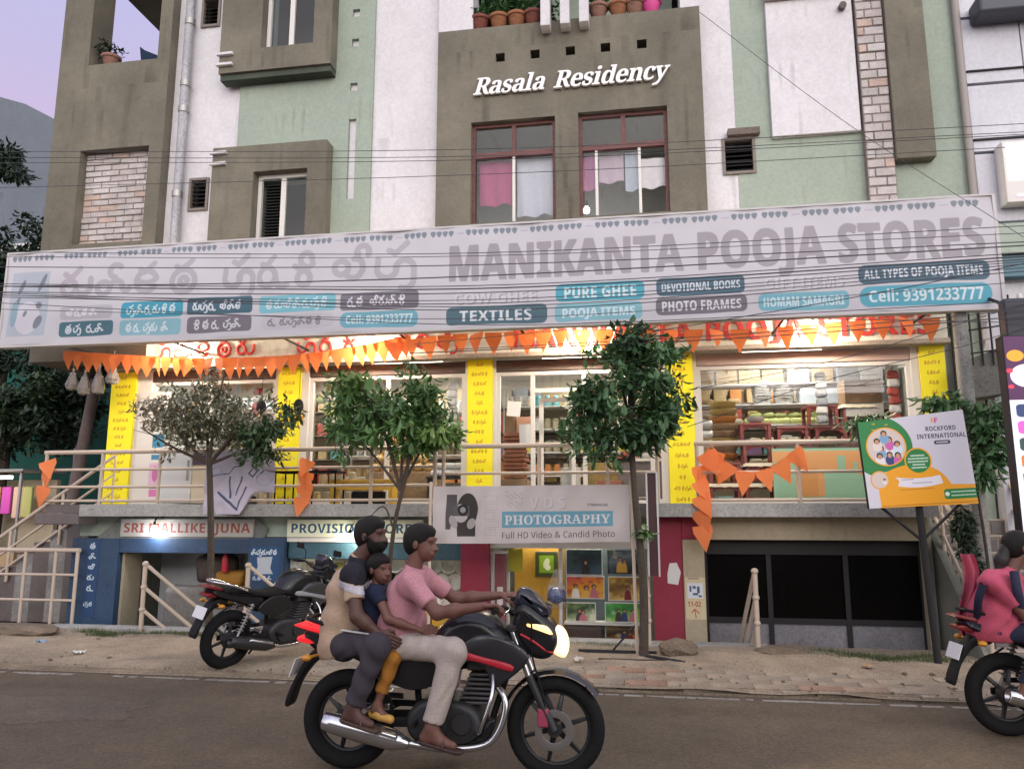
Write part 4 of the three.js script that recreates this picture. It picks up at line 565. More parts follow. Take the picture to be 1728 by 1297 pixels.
// ---------------------------------------------------------------- foliage
function leaves(n, clumps, len, wid, droop = 0.5, fold = 0.25) { // many separate folded leaves spread through clumps [x,y,z,rx,ry,rz]
  const pos = [], nor = [], uv = [], tot = clumps.reduce((s, c) => s + c[3] * c[4] * c[5], 0), q = new THREE.Quaternion(), e = new THREE.Euler(), L = [[0, 0, 0], [0.5, 0.35, fold * 0.3], [0.5, 0.7, fold * 0.25], [0, 1, -0.12], [-0.5, 0.7, fold * 0.25], [-0.5, 0.35, fold * 0.3], [0, 0.5, 0]];
  const F = [[0, 1, 6], [1, 2, 6], [2, 3, 6], [3, 4, 6], [4, 5, 6], [5, 0, 6]], a = V(), b = V(), c = V();
  for (const cl of clumps) {
    const m = Math.round(n * cl[3] * cl[4] * cl[5] / tot);
    for (let i = 0; i < m; i++) {
      const d = V(rnd(-1, 1), rnd(-1, 1), rnd(-1, 1)); if (d.lengthSq() > 1) { i--; continue; } d.multiplyScalar(0.55 + 0.45 * rnd()); const r = d.length(); if (r < 0.3 && rnd() < 0.6) { i--; continue; }
      const ox = cl[0] + d.x * cl[3], oy = cl[1] + d.y * cl[4], oz = cl[2] + d.z * cl[5], s = len * rnd(0.65, 1.2), w = wid * rnd(0.7, 1.15);
      e.set(rnd(-1, 1) * 0.9, Math.atan2(d.x, d.z) + rnd(-1.2, 1.2), 0, 'YXZ'); q.setFromEuler(e);
      const pitch = new THREE.Quaternion().setFromAxisAngle(V(1, 0, 0), Math.PI / 2 * (0.9 + droop * rnd(0.2, 1.1))); q.multiply(pitch);
      const P_ = L.map((v) => V(v[0] * w, v[1] * s, v[2] * s).applyQuaternion(q).add(V(ox, oy, oz)));
      for (const f of F) { a.copy(P_[f[0]]); b.copy(P_[f[1]]); c.copy(P_[f[2]]); const nn = b.clone().sub(a).cross(c.clone().sub(a)).normalize(); for (const k of f) { pos.push(P_[k].x, P_[k].y, P_[k].z); nor.push(nn.x, nn.y, nn.z); uv.push(L[k][0] + 0.5, L[k][1]); } }
    }
  }
  const g = new THREE.BufferGeometry(); g.setAttribute('position', new THREE.Float32BufferAttribute(pos, 3)); g.setAttribute('normal', new THREE.Float32BufferAttribute(nor, 3)); g.setAttribute('uv', new THREE.Float32BufferAttribute(uv, 2)); return g;
}
const leafM = (c, t = 0.25) => M(c, 0.55, { phys: 1, transmission: t, thickness: 0, side: dbl });
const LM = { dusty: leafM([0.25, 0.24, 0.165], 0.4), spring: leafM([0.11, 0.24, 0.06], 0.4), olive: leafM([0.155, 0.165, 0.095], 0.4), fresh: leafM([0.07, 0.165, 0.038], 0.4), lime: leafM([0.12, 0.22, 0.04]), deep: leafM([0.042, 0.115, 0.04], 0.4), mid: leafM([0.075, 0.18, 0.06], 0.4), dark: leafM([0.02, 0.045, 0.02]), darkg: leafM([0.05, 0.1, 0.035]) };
function limb(g, name, pts, r0, r1) { const c = new THREE.CatmullRomCurve3(vs(pts), false, 'centripetal'), n = 14, parts = []; for (let i = 0; i < n; i++) { const a = c.getPoint(i / n), b = c.getPoint((i + 1) / n + 0.01); parts.push(cyl(a, b, r0 + (r1 - r0) * i / n, r0 + (r1 - r0) * (i + 1) / n, 8, true)); } return PW(g, name, mg(parts), m_.trunk); }
function around(cx, cy, cz, rx, ry, rz, n, s) { const o = []; for (let i = 0; i < n; i++) { const d = V(rnd(-1, 1), rnd(-1, 1), rnd(-1, 1)); if (d.lengthSq() > 1 || d.length() < 0.25) { i--; continue; } o.push([cx + d.x * rx, cy + d.y * ry, cz + d.z * rz, s * rnd(0.7, 1.3), s * rnd(0.5, 0.9), s * rnd(0.7, 1.3)]); } return o; }
{ // three roadside trees
  let g = thing('roadside_tree', 'thin roadside tree with sparse dusty olive leaves in front of the blue-framed shop', 'tree', [-5.45, 0.03, -9.4]);
  limb(g, 'trunk', [[-5.45, 0, -9.4], [-5.46, 0.8, -9.4], [-5.5, 1.6, -9.38], [-5.56, 2.35, -9.36]], 0.05, 0.038);
  const br1 = [[-6.4, 3.1], [-6.0, 3.45], [-5.4, 3.5], [-4.8, 3.2], [-4.55, 2.75], [-5.2, 3.1], [-6.6, 2.8]]; for (const [x, y] of br1) limb(g, 'branch', [[-5.56, 2.3, -9.36], [(x - 5.56) / 2, (y + 2.35) / 2 - 0.05, -9.4 + rnd(-0.2, 0.2)], [x, y, -9.4 + rnd(-0.4, 0.4)]], 0.024, 0.008);
  PW(g, 'crown', leaves(1900, [...around(-5.8, 3.02, -9.4, 1.0, 0.46, 0.5, 26, 0.24), ...around(-5.0, 2.85, -9.3, 0.55, 0.4, 0.4, 10, 0.22), ...around(-5.7, 2.62, -9.3, 0.8, 0.22, 0.4, 9, 0.2)], 0.1, 0.04, 0.6), LM.olive); PW(g, 'crown', leaves(1250, around(-5.6, 3.0, -9.35, 1.1, 0.5, 0.5, 26, 0.2), 0.1, 0.036, 0.4), LM.dusty, 'paler dusty leaves'); for (let i = 0; i < 16; i++) { const a = rnd(-6.6, -4.6), b = rnd(2.7, 3.5); limb(g, 'twig', [[-5.6 + (a + 5.6) * 0.45, 2.5 + (b - 2.5) * 0.4, -9.38], [a, b, -9.4 + rnd(-0.4, 0.4)]], 0.007, 0.003); }
  PW(g, 'crown', leaves(700, [...around(-4.7, 2.62, -9.2, 0.3, 0.28, 0.3, 8, 0.22), [-4.45, 2.95, -9.3, 0.25, 0.2, 0.2]], 0.12, 0.05, 0.7), LM.darkg, 'greener drooping leaves on the right side of the crown');
  g = thing('roadside_tree', 'roadside tree with long fresh green drooping leaves above the provision shop', 'tree', [-3.05, 0.03, -9.4]);
  limb(g, 'trunk', [[-3.05, 0, -9.4], [-3.08, 0.9, -9.4], [-3.0, 1.6, -9.36], [-2.86, 2.2, -9.35], [-2.84, 2.65, -9.35]], 0.034, 0.02); limb(g, 'branch', [[-3.02, 1.45, -9.38], [-3.16, 1.75, -9.35], [-3.3, 1.62, -9.25]], 0.014, 0.006);
  for (const [x, y] of [[-3.9, 2.9], [-3.5, 3.4], [-2.9, 3.5], [-2.4, 2.9], [-3.3, 3.0], [-2.6, 3.2]]) limb(g, 'branch', [[-2.95, 1.95, -9.36], [(x - 2.95) / 2, (y + 1.9) / 2 + 0.1, -9.4], [x, y, -9.4 + rnd(-0.35, 0.35)]], 0.02, 0.007);
  PW(g, 'crown', leaves(1250, [...around(-3.55, 2.9, -9.4, 0.5, 0.5, 0.4, 16, 0.25), ...around(-2.75, 2.95, -9.4, 0.45, 0.55, 0.4, 16, 0.25), ...around(-3.15, 2.85, -9.35, 0.35, 0.4, 0.35, 8, 0.24), [-2.85, 3.55, -9.4, 0.2, 0.14, 0.2]], 0.16, 0.055, 0.95), LM.fresh); PW(g, 'crown', leaves(620, [...around(-3.15, 2.95, -9.4, 0.85, 0.5, 0.4, 26, 0.2)], 0.19, 0.062, 1), LM.spring, 'lighter long leaves');
  PW(g, 'crown', leaves(300, [...around(-2.4, 2.55, -9.25, 0.25, 0.2, 0.25, 5, 0.2), [-3.65, 3.4, -9.3, 0.3, 0.14, 0.2]], 0.17, 0.06, 1), LM.lime, 'bright young leaves');
  g = thing('roadside_tree', 'dense dark green roadside tree beside the photography banner', 'tree', [0.0, 0.03, -9.25]);
  limb(g, 'trunk', [[0.0, 0, -9.25], [0.02, 0.9, -9.25], [-0.04, 1.7, -9.25], [-0.08, 2.6, -9.27], [-0.07, 3.4, -9.3]], 0.055, 0.025);
  for (const [x, y] of [[-0.7, 3.0], [-0.5, 3.6], [0.1, 4.0], [0.45, 3.3], [0.5, 2.7], [-0.5, 2.5]]) limb(g, 'branch', [[-0.07, 2.2 + (y - 2.2) * 0.3, -9.27], [x * 0.5, y - 0.2, -9.3], [x, y, -9.3 + rnd(-0.3, 0.3)]], 0.022, 0.007);
  PW(g, 'crown', leaves(1900, [...around(-0.12, 2.95, -9.25, 0.62, 0.55, 0.55, 34, 0.25), ...around(-0.05, 3.7, -9.25, 0.34, 0.36, 0.34, 12, 0.22)], 0.15, 0.062, 0.75), LM.deep);
  PW(g, 'crown', leaves(1100, [...around(-0.1, 3.2, -9.2, 0.6, 0.8, 0.5, 18, 0.2), ...around(-0.4, 2.75, -9.15, 0.45, 0.45, 0.5, 14, 0.22), ...around(0.3, 3.2, -9.1, 0.35, 0.5, 0.4, 8, 0.2)], 0.15, 0.062, 0.75), LM.mid, 'lighter leaves mixed into the dark crown');
  PW(g, 'side_shoot', leaves(26, [[0.06, 1.45, -9.18, 0.14, 0.09, 0.1]], 0.11, 0.06, 0.7), LM.fresh).userData.kind = 'stuff';
  PW(g, 'base_stake', rb(-0.5, 0.45, 0.03, 0.075, -9.02, -8.97, 0.006), m_.darksteel); PW(g, 'base_stake', cyl([0.02, 0.1, -9.1], [0.4, 0.07, -8.98], 0.016), m_.darksteel);
  // dark garden trees at the far left
  g = thing('garden_tree', 'large dark leafy tree beyond the outside stair', 'tree', [-12.3, 0, -13.2]);
  limb(g, 'trunk', [[-12.3, 0, -13.2], [-12.2, 2.5, -13.2], [-12.1, 4, -13.2]], 0.16, 0.09);
  PW(g, 'crown', leaves(5200, around(-12.0, 3.9, -13.2, 1.5, 1.3, 0.9, 34, 0.55), 0.17, 0.08, 0.6), LM.dark); PW(g, 'crown', leaves(700, around(-11.5, 4.1, -12.6, 0.8, 0.7, 0.4, 10, 0.35), 0.16, 0.07, 0.6), LM.darkg, 'lighter green leaves');  // smaller second crown layer in a lighter green leaf colour
  g = thing('garden_tree', 'dark round tree behind the white-capped green net wall', 'tree', [-13.6, 0, -14.2]);
  limb(g, 'trunk', [[-13.6, 0, -14.2], [-13.4, 4, -14.2], [-13.3, 6, -14.2]], 0.16, 0.09); PW(g, 'crown', leaves(4200, around(-13.1, 7.0, -14.2, 1.25, 1.1, 0.8, 26, 0.5), 0.16, 0.08, 0.6), LM.dark);
  g = thing('garden_tree', 'feathery tree top against the grey-blue wall', 'tree', [-14.9, 0, -14.6]);
  limb(g, 'trunk', [[-14.9, 0, -14.6], [-14.9, 6, -14.6], [-14.7, 9.3, -14.6]], 0.14, 0.06); PW(g, 'crown', leaves(900, [[-14.4, 9.6, -14.6, 0.6, 0.3, 0.5], [-13.9, 9.35, -14.6, 0.35, 0.18, 0.3], [-14.3, 9.9, -14.6, 0.4, 0.3, 0.4]], 0.22, 0.06, 0.8), LM.dark);
  // shrub and creeper behind the billboard
  g = thing('stair_shrub', 'leafy potted shrub spreading behind the school billboard', 'plant', [3.75, 0.03, -9.62]);
  limb(g, 'stem', [[3.78, 0.05, -9.5], [3.82, 1.2, -9.55], [3.75, 2.3, -9.55], [3.7, 2.9, -9.55]], 0.022, 0.012);
  PW(g, 'foliage', leaves(900, [[3.5, 2.95, -9.55, 0.35, 0.13, 0.2], [2.75, 2.72, -9.6, 0.4, 0.14, 0.2], [3.95, 2.75, -9.5, 0.3, 0.25, 0.2], [4.0, 2.45, -9.5, 0.28, 0.25, 0.2], [3.85, 2.2, -9.5, 0.2, 0.3, 0.2]], 0.17, 0.055, 0.9), LM.mid);
  g = thing('creeper', 'dark dense creeper hanging under the billboard corner', 'plant', [3.62, 0.9, -9.42]); PW(g, 'foliage', leaves(900, [[3.55, 1.55, -9.42, 0.17, 0.25, 0.15], [3.58, 1.28, -9.42, 0.13, 0.22, 0.13], [3.66, 1.1, -9.4, 0.1, 0.12, 0.1]], 0.07, 0.035, 0.8), LM.dark); limb(g, 'stem', [[3.68, 0.5, -9.42], [3.6, 1.1, -9.42], [3.55, 1.7, -9.42]], 0.015, 0.008);
  // grass along the ledge
  const gp = [], blade = (x, z, h) => { const a = rnd(6.28), w = 0.006, dx = Math.cos(a) * w, dz = Math.sin(a) * w, lx = rnd(-0.04, 0.04), lz = rnd(-0.04, 0.04), y = 0.03; gp.push(x - dx, y, z - dz, x + dx, y, z + dz, x + lx, y + h, z + lz); };
  for (const [x0, x1, z0, z1, n] of [[1.9, 3.4, -9.85, -9.3, 5200], [-7.6, -4.8, -9.98, -9.6, 4200], [-4.2, -2.2, -9.98, -9.7, 1300], [-0.9, -0.2, -9.95, -9.8, 500]]) { const cl = Array.from({ length: 14 }, () => [rnd(x0, x1), rnd(z0, z1)]); for (let i = 0; i < n; i++) { const c = pick(cl), x = c[0] + (rnd() + rnd() - 1) * 0.3, z = c[1] + (rnd() + rnd() - 1) * 0.13; if (z < -9.9) continue; blade(x, z, rnd(0.03, 0.11)); } }
  const gg = new THREE.BufferGeometry(); gg.setAttribute('position', new THREE.Float32BufferAttribute(gp, 3)); gg.computeVertexNormals(); const gm = fin(new THREE.Mesh(uvm(gg), leafM([0.07, 0.11, 0.03]))); gm.name = 'grass'; scene.add(gm); tag(gm, 'short green grass along the ledge of the building', 'grass', null, 'stuff');
  // stones and rubble on the verge
  const sm = M([0.33, 0.29, 0.25], 1, { map: T.dirt, bumpMap: T.bumpFine, bumpScale: 0.01 });
  const rock = (x, y, z, a, b, c) => { const s = new THREE.IcosahedronGeometry(1, 2), p = s.attributes.position; for (let i = 0; i < p.count; i++) { const k = 0.8 + 0.4 * N8(p.getX(i) * 0.3 + x, p.getY(i) * 0.3 + p.getZ(i) * 0.17); p.setXYZ(i, p.getX(i) * a * k, p.getY(i) * b * k, p.getZ(i) * c * k); } s.computeVertexNormals(); return uvm(s.translate(x, y, z)); };
  solo('rubble_block', 'pale broken concrete lump at the foot of the dense tree', 'stone', rock(0.38, 0.13, -9.35, 0.22, 0.13, 0.14), sm);
  solo('rubble_block', 'flat broken slab before the black glass shop', 'stone', rock(1.55, 0.09, -9.6, 0.3, 0.08, 0.16), sm); solo('rubble_block', 'flat cracked slab at the foot of the blue pier', 'stone', rock(-8.3, 0.1, -9.6, 0.5, 0.1, 0.25), sm); solo('rubble_block', 'broken slab lying beside the outside stair foot', 'stone', rock(-9.5, 0.1, -9.7, 0.6, 0.11, 0.3), sm);
  const pb = []; for (let i = 0; i < 380; i++) { const e = rnd() < 0.65, x = rnd(-8, 3.8), z = e ? -7.72 + (rnd() + rnd() - 1) * 0.22 : rnd(-9.9, -7.95), s = e ? rnd(0.004, 0.016) : rnd(0.008, 0.03); pb.push(uvm(new THREE.IcosahedronGeometry(s, 0).scale(1, 0.6, 1).translate(x, (z > -7.75 ? 0.002 : 0.06) + s * 0.3, z))); }
  [[-6.4, -8.3, 'crumpled white paper scrap on the dusty verge before the blue shop', [0.6, 0.6, 0.58]], [2.3, -8.9, 'crumpled brown wrapper on the verge by the billboard post', [0.35, 0.24, 0.14]], [-7.4, -8.9, 'crumpled blue wrapper on the verge by the stair railing', [0.2, 0.3, 0.42]], [-0.7, -8.8, 'crumpled pale wrapper on the verge before the photography shop', [0.55, 0.5, 0.45]]].forEach(([x, z, l, c]) => { const s = new THREE.PlaneGeometry(0.13, 0.1, 6, 5).rotateX(-Math.PI / 2), p = s.attributes.position; for (let i = 0; i < p.count; i++) p.setY(i, 0.035 * rnd()); s.computeVertexNormals(); solo('litter_scrap', l, 'litter', uvm(s.rotateY(rnd(3)).translate(x, 0.085, z)), M(c, 0.9, { side: dbl })); }); const ps = fin(new THREE.Mesh(mg(pb), sm)); ps.name = 'gravel'; scene.add(ps); tag(ps, 'loose gravel scattered over the dusty verge', 'gravel', null, 'stuff');
}
// ---------------------------------------------------------------- pots and washing on the building
{
  const potG = lathe([[0.001, 0], [0.09, 0], [0.135, 0.2], [0.155, 0.2], [0.16, 0.245], [0.14, 0.245], [0.125, 0.21], [0.001, 0.21]], 18);
  const pm2 = { red: M([0.3, 0.085, 0.06], 0.8, { map: T.grime }), clay: M([0.47, 0.19, 0.09], 0.85, { map: T.grime }), pink: M([0.65, 0.07, 0.28], 0.5), dusty: M([0.42, 0.22, 0.16], 0.85, { map: T.grime }) };
  for (const [px, c, l, pl] of [[810, 'red', 'brick-red flower pot at the end of the terrace parapet', 1], [842, 'clay', 'first orange clay pot on the terrace parapet beside the red pot', 1], [872, 'clay', 'second orange clay pot on the terrace parapet beside the white fins', 0], [900, 'red', 'brick-red flower pot next to the white fins', 1], [1010, 'dusty', 'dusty clay pot with low greenery right of the white fins', 1], [1044, 'clay', 'orange clay pot between two dusty pots on the parapet', 0], [1072, 'dusty', 'dusty clay pot beside the pink pot', 1], [1100, 'pink', 'bright pink plastic pot on the terrace parapet', 0]]) {
    const x = onZ(px, 40, -10.64).x, g = thing('flower_pot', l, 'flower pot', [x, 8.97, -10.64]); P(g, 'pot', potG, pm2[c]); P(g, 'soil', cyl([0, 0.2, 0], [0, 0.222, 0], 0.12, 0.12, 14), M([0.06, 0.045, 0.03], 1)); if (pl) P(g, 'foliage', leaves(60, [[0, 0.36, 0, 0.16, 0.14, 0.14]], 0.1, 0.05, 0.5), LM.mid);
  }
  const g = thing('terrace_plant', 'bushy dark plant overhanging the terrace behind the clay pots', 'plant', [-1.8, 8.7, -11.2]); PW(g, 'foliage', leaves(900, [[-1.9, 9.75, -11.1, 0.5, 0.25, 0.3], [-1.4, 9.6, -11.1, 0.35, 0.28, 0.3]], 0.14, 0.05, 0.9), LM.mid); limb(g, 'stem', [[-1.8, 8.7, -11.2], [-1.75, 9.3, -11.2], [-1.7, 9.8, -11.1]], 0.03, 0.015);
  const tp = thing('loggia_plant', 'small potted plant on the loggia parapet of the olive tower', 'flower pot', [-8.62, 9.02, -10.7]); P(tp, 'pot', potG, pm2.dusty); P(tp, 'foliage', leaves(170, [[-0.1, 0.4, 0, 0.2, 0.2, 0.18], [0.1, 0.32, 0, 0.14, 0.12, 0.14]], 0.08, 0.03, 0.4), LM.dark);
  const drape = (name, l, x0, x1, y0, y1, z, m, cat = 'cloth', amp = 0.02) => { const s = new THREE.PlaneGeometry(x1 - x0, y1 - y0, 18, 14), p = s.attributes.position; for (let i = 0; i < p.count; i++) { const x = p.getX(i), y = p.getY(i); p.setZ(i, amp * Math.sin(x * 26 + y * 2) * (0.4 + 0.6 * (0.5 - y / (y1 - y0))) + amp * 0.7 * (N16(x, y) - 0.5)); if (y < -(y1 - y0) * 0.4) p.setY(i, y + 0.08 * (N8(x * 0.9 + 3, 0.3) - 0.5)); } s.computeVertexNormals(); return solo(name, l, cat, uvm(s.translate((x0 + x1) / 2, (y0 + y1) / 2, z)), m); };
  const fm = (c) => M(c, 0.95, { map: T.cloth, side: dbl });
  drape('washing', 'deep pink cloth drying behind the left window', -2.25, -1.74, 6.2, 6.9, -10.74, fm([0.55, 0.12, 0.24])); drape('washing', 'white cloth drying behind the left window', -1.68, -1.12, 6.0, 6.9, -10.74, fm([0.75, 0.74, 0.78])); drape('washing', 'pink towel drying behind the right window', -0.7, -0.5, 6.35, 6.88, -10.74, fm([0.62, 0.25, 0.42])); drape('washing', 'pale pink towel drying in the middle of the right window', -0.46, -0.1, 6.45, 6.88, -10.76, fm([0.68, 0.52, 0.58])); drape('washing', 'pale blue cloth drying in the right window', -0.08, 0.12, 6.3, 6.88, -10.74, fm([0.6, 0.64, 0.7])); drape('washing', 'white shirt hanging in the open sash of the right window', 0.15, 0.5, 6.3, 6.75, -10.7, fm([0.78, 0.77, 0.8]));
  const nv = new THREE.ExtrudeGeometry(poly([[-8.2, 9.5], [-8.1, 9.42], [-7.64, 9.2], [-7.64, 9.02], [-8.12, 9.02]]), { depth: 0.03, bevelEnabled: false }).translate(0, 0, -10.85); solo('draped_cloth', 'navy cloth hanging over the loggia parapet of the olive tower', 'cloth', uvm(nv), fm([0.01, 0.03, 0.07]));
  // white sheet on the balcony railing with blue brush marks
  const wt = canvas(256, 256, (c, w, h) => { c.fillStyle = '#c6bfce'; c.fillRect(0, 0, w, h); c.strokeStyle = '#4f5a78'; c.lineCap = 'round'; const st = (pts, lw) => { c.lineWidth = lw; c.beginPath(); pts.forEach(([x, y], i) => (i ? c.lineTo(x, y) : c.moveTo(x, y))); c.stroke(); }; st([[10, 110], [50, 100], [90, 96], [110, 70], [140, 66]], 4); st([[50, 170], [130, 238]], 9); st([[96, 110], [98, 190]], 8); st([[140, 110], [124, 180]], 6); st([[158, 150], [130, 235]], 5); st([[180, 70], [165, 96], [180, 110], [200, 80]], 5); st([[215, 84], [195, 112]], 5); c.strokeStyle = '#aeb0c6'; st([[20, 80], [60, 66], [64, 96], [24, 100]], 5); c.lineWidth = 5; c.beginPath(); c.arc(220, 120, 24, 0, 5); c.stroke(); });
  const s = new THREE.PlaneGeometry(1.05, 0.9, 30, 26), p = s.attributes.position; for (let i = 0; i < p.count; i++) { const x = p.getX(i), y = p.getY(i); p.setZ(i, 0.05 * Math.sin(x * 7 + 1) * (0.5 - y) + 0.05 * (N16(x / 1.4, y / 1.4) - 0.5)); if (x > 0.08 && y < -0.15) { const k = Math.min(1, (x - 0.08) / 0.15); p.setY(i, Math.max(y, -0.15 - (1 - k) * 0.3)); } if (x > 0.1) p.setY(i, p.getY(i) - 0.05 * Math.max(0, x - 0.1) * 4 * (y > 0.2 ? 1 : 0)); } s.computeVertexNormals();
  solo('white_sheet', 'white cloth with blue brush marks hung over the balcony railing', 'cloth', s.translate(-5.52, 2.1, -10.08), M([0.95, 0.95, 0.95], 0.95, { map: wt, side: dbl }));
  // clear plastic bags hung under the sign end
  const bagM = M([0.6, 0.58, 0.56], 0.25, { phys: 1, transmission: 0.75, thickness: 0, side: dbl });
  [[122, 640], [142, 645], [166, 640], [190, 630]].forEach(([px, py], i) => { const c = onZ(px, py, -10.4), k = 0.17 + 0.03 * (i % 3), t = thing('hanging_bag', 'clear plastic bag of snacks hanging in a row below the sign end', 'bag', c.toArray(), 'plastic bags hanging below the sign end'); const bg = lathe([[0.001, -k], [0.08, -k * 0.9], [0.1, -k * 0.5], [0.06, k * 0.2], [0.015, k * 0.7], [0.02, k]], 10), q = bg.attributes.position; for (let j = 0; j < q.count; j++) q.setX(j, q.getX(j) * (0.8 + 0.4 * N16(q.getY(j) * 3 + i, q.getZ(j) * 3))); bg.computeVertexNormals(); P(t, 'film', bg, bagM); P(t, 'contents', mg([0, 1, 2, 3, 4].map((j) => ball(rnd(-0.03, 0.03), -k * 0.8 + j * 0.055, rnd(-0.03, 0.03), 0.045, 0.035, 0.045, 7))), M([0.5, 0.45, 0.4], 0.6)); P(t, 'string', cyl([0, k, 0], [0, 0.36, 0], 0.003, 0.003, 4), m_.whiteframe); });
}
// ---------------------------------------------------------------- neighbours
{
  let b = thing('neighbour_building', 'pale panelled building with dark window hood right of the apartment house', 'building', [9, 0, -11]);
  const pn = M([0.6, 0.6, 0.67], 0.5, { map: T.plaster });
  PW(b, 'wall', bx(4.58, 13, 0, 12, -16, -10.75), pn);
  for (let r = 0; r < 6; r++) for (let c = 0; c < 4; c++) { const y = 5.65 + r * 1.0 - 0.17, x = 4.6 + c * 0.74; PW(b, 'cladding_panel', rb(x, x + 0.725, y + 0.01, y + 0.97, -10.74, -10.66, 0.006), pn); }
  PW(b, 'joint_strip', bx(4.6, 7.6, 6.64, 6.665, -10.66, -10.63), m_.darksteel); PW(b, 'joint_strip', bx(4.6, 7.6, 7.65, 7.67, -10.66, -10.63), m_.darksteel);
  PW(b, 'hood', rb(4.7, 7.6, 8.32, 8.6, -10.66, -10.3, 0.05), M([0.05, 0.055, 0.075], 0.5));
  PW(b, 'ledge', bx(4.62, 9, 5.0, 5.4, -10.74, -10.5), m_.mint); PW(b, 'blue_band', bx(4.62, 9, 4.7, 4.98, -10.74, -10.56), M([0.08, 0.17, 0.22], 0.6));
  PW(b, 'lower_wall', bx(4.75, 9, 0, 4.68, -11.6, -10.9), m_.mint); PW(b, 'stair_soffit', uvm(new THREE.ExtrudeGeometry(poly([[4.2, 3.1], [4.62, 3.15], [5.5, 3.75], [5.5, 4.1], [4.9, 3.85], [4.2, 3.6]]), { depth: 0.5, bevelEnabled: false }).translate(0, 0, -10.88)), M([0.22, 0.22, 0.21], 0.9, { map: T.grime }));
  const gr = PW(b, 'window_grille', mg([0, 1, 2, 3, 4, 5].map((i) => cyl([4.2 + i * 0.12, 3.5, -10.35], [4.2 + i * 0.12, 4.4, -10.35], 0.012, 0.012, 6))), m_.darksteel); for (let i = 0; i < 3; i++) PW(gr, 'grille_bar', cyl([4.15, 3.65 + i * 0.3, -10.35], [4.95, 3.75 + i * 0.3, -10.35], 0.01), m_.darksteel);
  PW(b, 'canopy', bx(4.62, 6.4, 2.92, 3.08, -10.88, -10.3), m_.steelblue); PW(b, 'louver_panel', mg(Array.from({ length: 9 }, (_, i) => bx(4.95, 5.9, 2.0 + i * 0.08, 2.045 + i * 0.08, -10.89, -10.86))), M([0.14, 0.1, 0.1], 0.6)); PW(b, 'white_shutter', bx(4.95, 5.9, 2.75, 2.9, -10.89, -10.85), m_.whiteframe);
  // glowing light box
  let s = thing('light_box_sign', 'blank glowing white light box on the panelled building', 'sign', [5.4, 5.6, -10.45]);
  PW(s, 'box', bx(4.84, 6.2, 5.66, 6.5, -10.64, -10.42), m_.whiteframe); PW(s, 'lit_face', bx(4.88, 6.16, 5.95, 6.46, -10.418, -10.41), M([0.8, 0.9, 0.95], 0.4, { emissive: [0.75, 0.95, 1], emissiveIntensity: 1.5 })); PW(s, 'pink_strip', bx(4.95, 6.1, 5.72, 5.76, -10.418, -10.41), M([0.8, 0.5, 0.7], 0.5, { emissive: [0.9, 0.6, 0.8], emissiveIntensity: 0.5 }));
  const rl = new THREE.RectAreaLight(lin(0.75, 0.95, 1), 1.2, 1.28, 0.5); rl.position.set(0.12, 0.62, 0.06); rl.rotation.y = Math.PI; s.add(rl);
  s = thing('projecting_sign', 'plain dark navy sign box behind the lit colour sign', 'sign', [4.1, 2.7, -8.9]); PW(s, 'box', rb(3.98, 4.3, 3.05, 3.98, -9.05, -8.9, 0.02), M([0.012, 0.014, 0.03], 0.5)); PW(s, 'arm', cyl([4.1, 3.9, -9.0], [4.15, 4.2, -9.7], 0.02), m_.darksteel);
  const vt = canvas(128, 768, (c, w, h) => { c.fillStyle = '#4a1f4c'; c.fillRect(0, 0, w, 240); c.fillStyle = '#e6e6ee'; c.fillRect(0, 240, w, h); c.fillStyle = '#f0a02a'; c.beginPath(); c.arc(26, 74, 22, 0, 7); c.fill(); c.fillStyle = '#e9e6f2'; c.font = 'bold 40px sans-serif'; c.fillText('Ma', 56, 70); c.beginPath(); c.arc(52, 150, 44, 0, 7); c.fill(); c.beginPath(); c.arc(70, 200, 26, 0, 7); c.fill(); c.fillStyle = '#d0384f'; c.beginPath(); c.arc(8, 130, 9, 0, 7); c.arc(8, 190, 8, 0, 7); c.fill(); ['#2c3f6e', '#d95fc0', '#31464a', '#e8743a', '#7a3c2c', '#2ca864', '#5f4a7a', '#c0583a'].forEach((k, i) => { c.fillStyle = k; c.beginPath(); c.roundRect(14, 256 + i * 62, 108, 48, 12); c.fill(); c.fillStyle = '#e8e6ee'; c.font = 'bold 30px sans-serif'; c.fillText(['S', 'e', 'D', 'P', 'C', 'B', 'M', 'A'][i], 70, 292 + i * 62); }); });
  s = thing('lit_shop_sign', 'lit upright sign with purple top and coloured tags', 'sign', [3.9, 1.2, -8.2]); PW(s, 'box', bx(3.62, 4.1, 1.35, 3.42, -8.36, -8.22), m_.darksteel); PW(s, 'lit_face', sheet(3.63, 4.09, 1.36, 3.41, -8.214), M([0.7, 0.7, 0.7], 0.5, { map: vt, emissive: [1, 1, 1], emissiveMap: vt, emissiveIntensity: 0.55 })); PW(s, 'post', cyl([4.2, 0, -8.32], [4.2, 3.3, -8.32], 0.03), m_.darksteel);
  const r2 = new THREE.RectAreaLight(lin(0.95, 0.9, 1), 0.4, 0.44, 2.0); r2.position.set(-0.04, 1.18, 0.02); r2.rotation.y = Math.PI; s.add(r2);
  // left background
  b = thing('neighbour_building', 'plain blue-grey building far behind the olive tower', 'building', [-20, 0, -19]);
  PW(b, 'wall', uvm(new THREE.ExtrudeGeometry(poly([[-30, 0], [-13.2, 0], [-13.2, 11.2], [-18.1, 13.9], [-30, 18]]), { depth: 6, bevelEnabled: false }).translate(0, 0, -25)), M([0.16, 0.185, 0.22], 0.9, { map: T.plaster }));
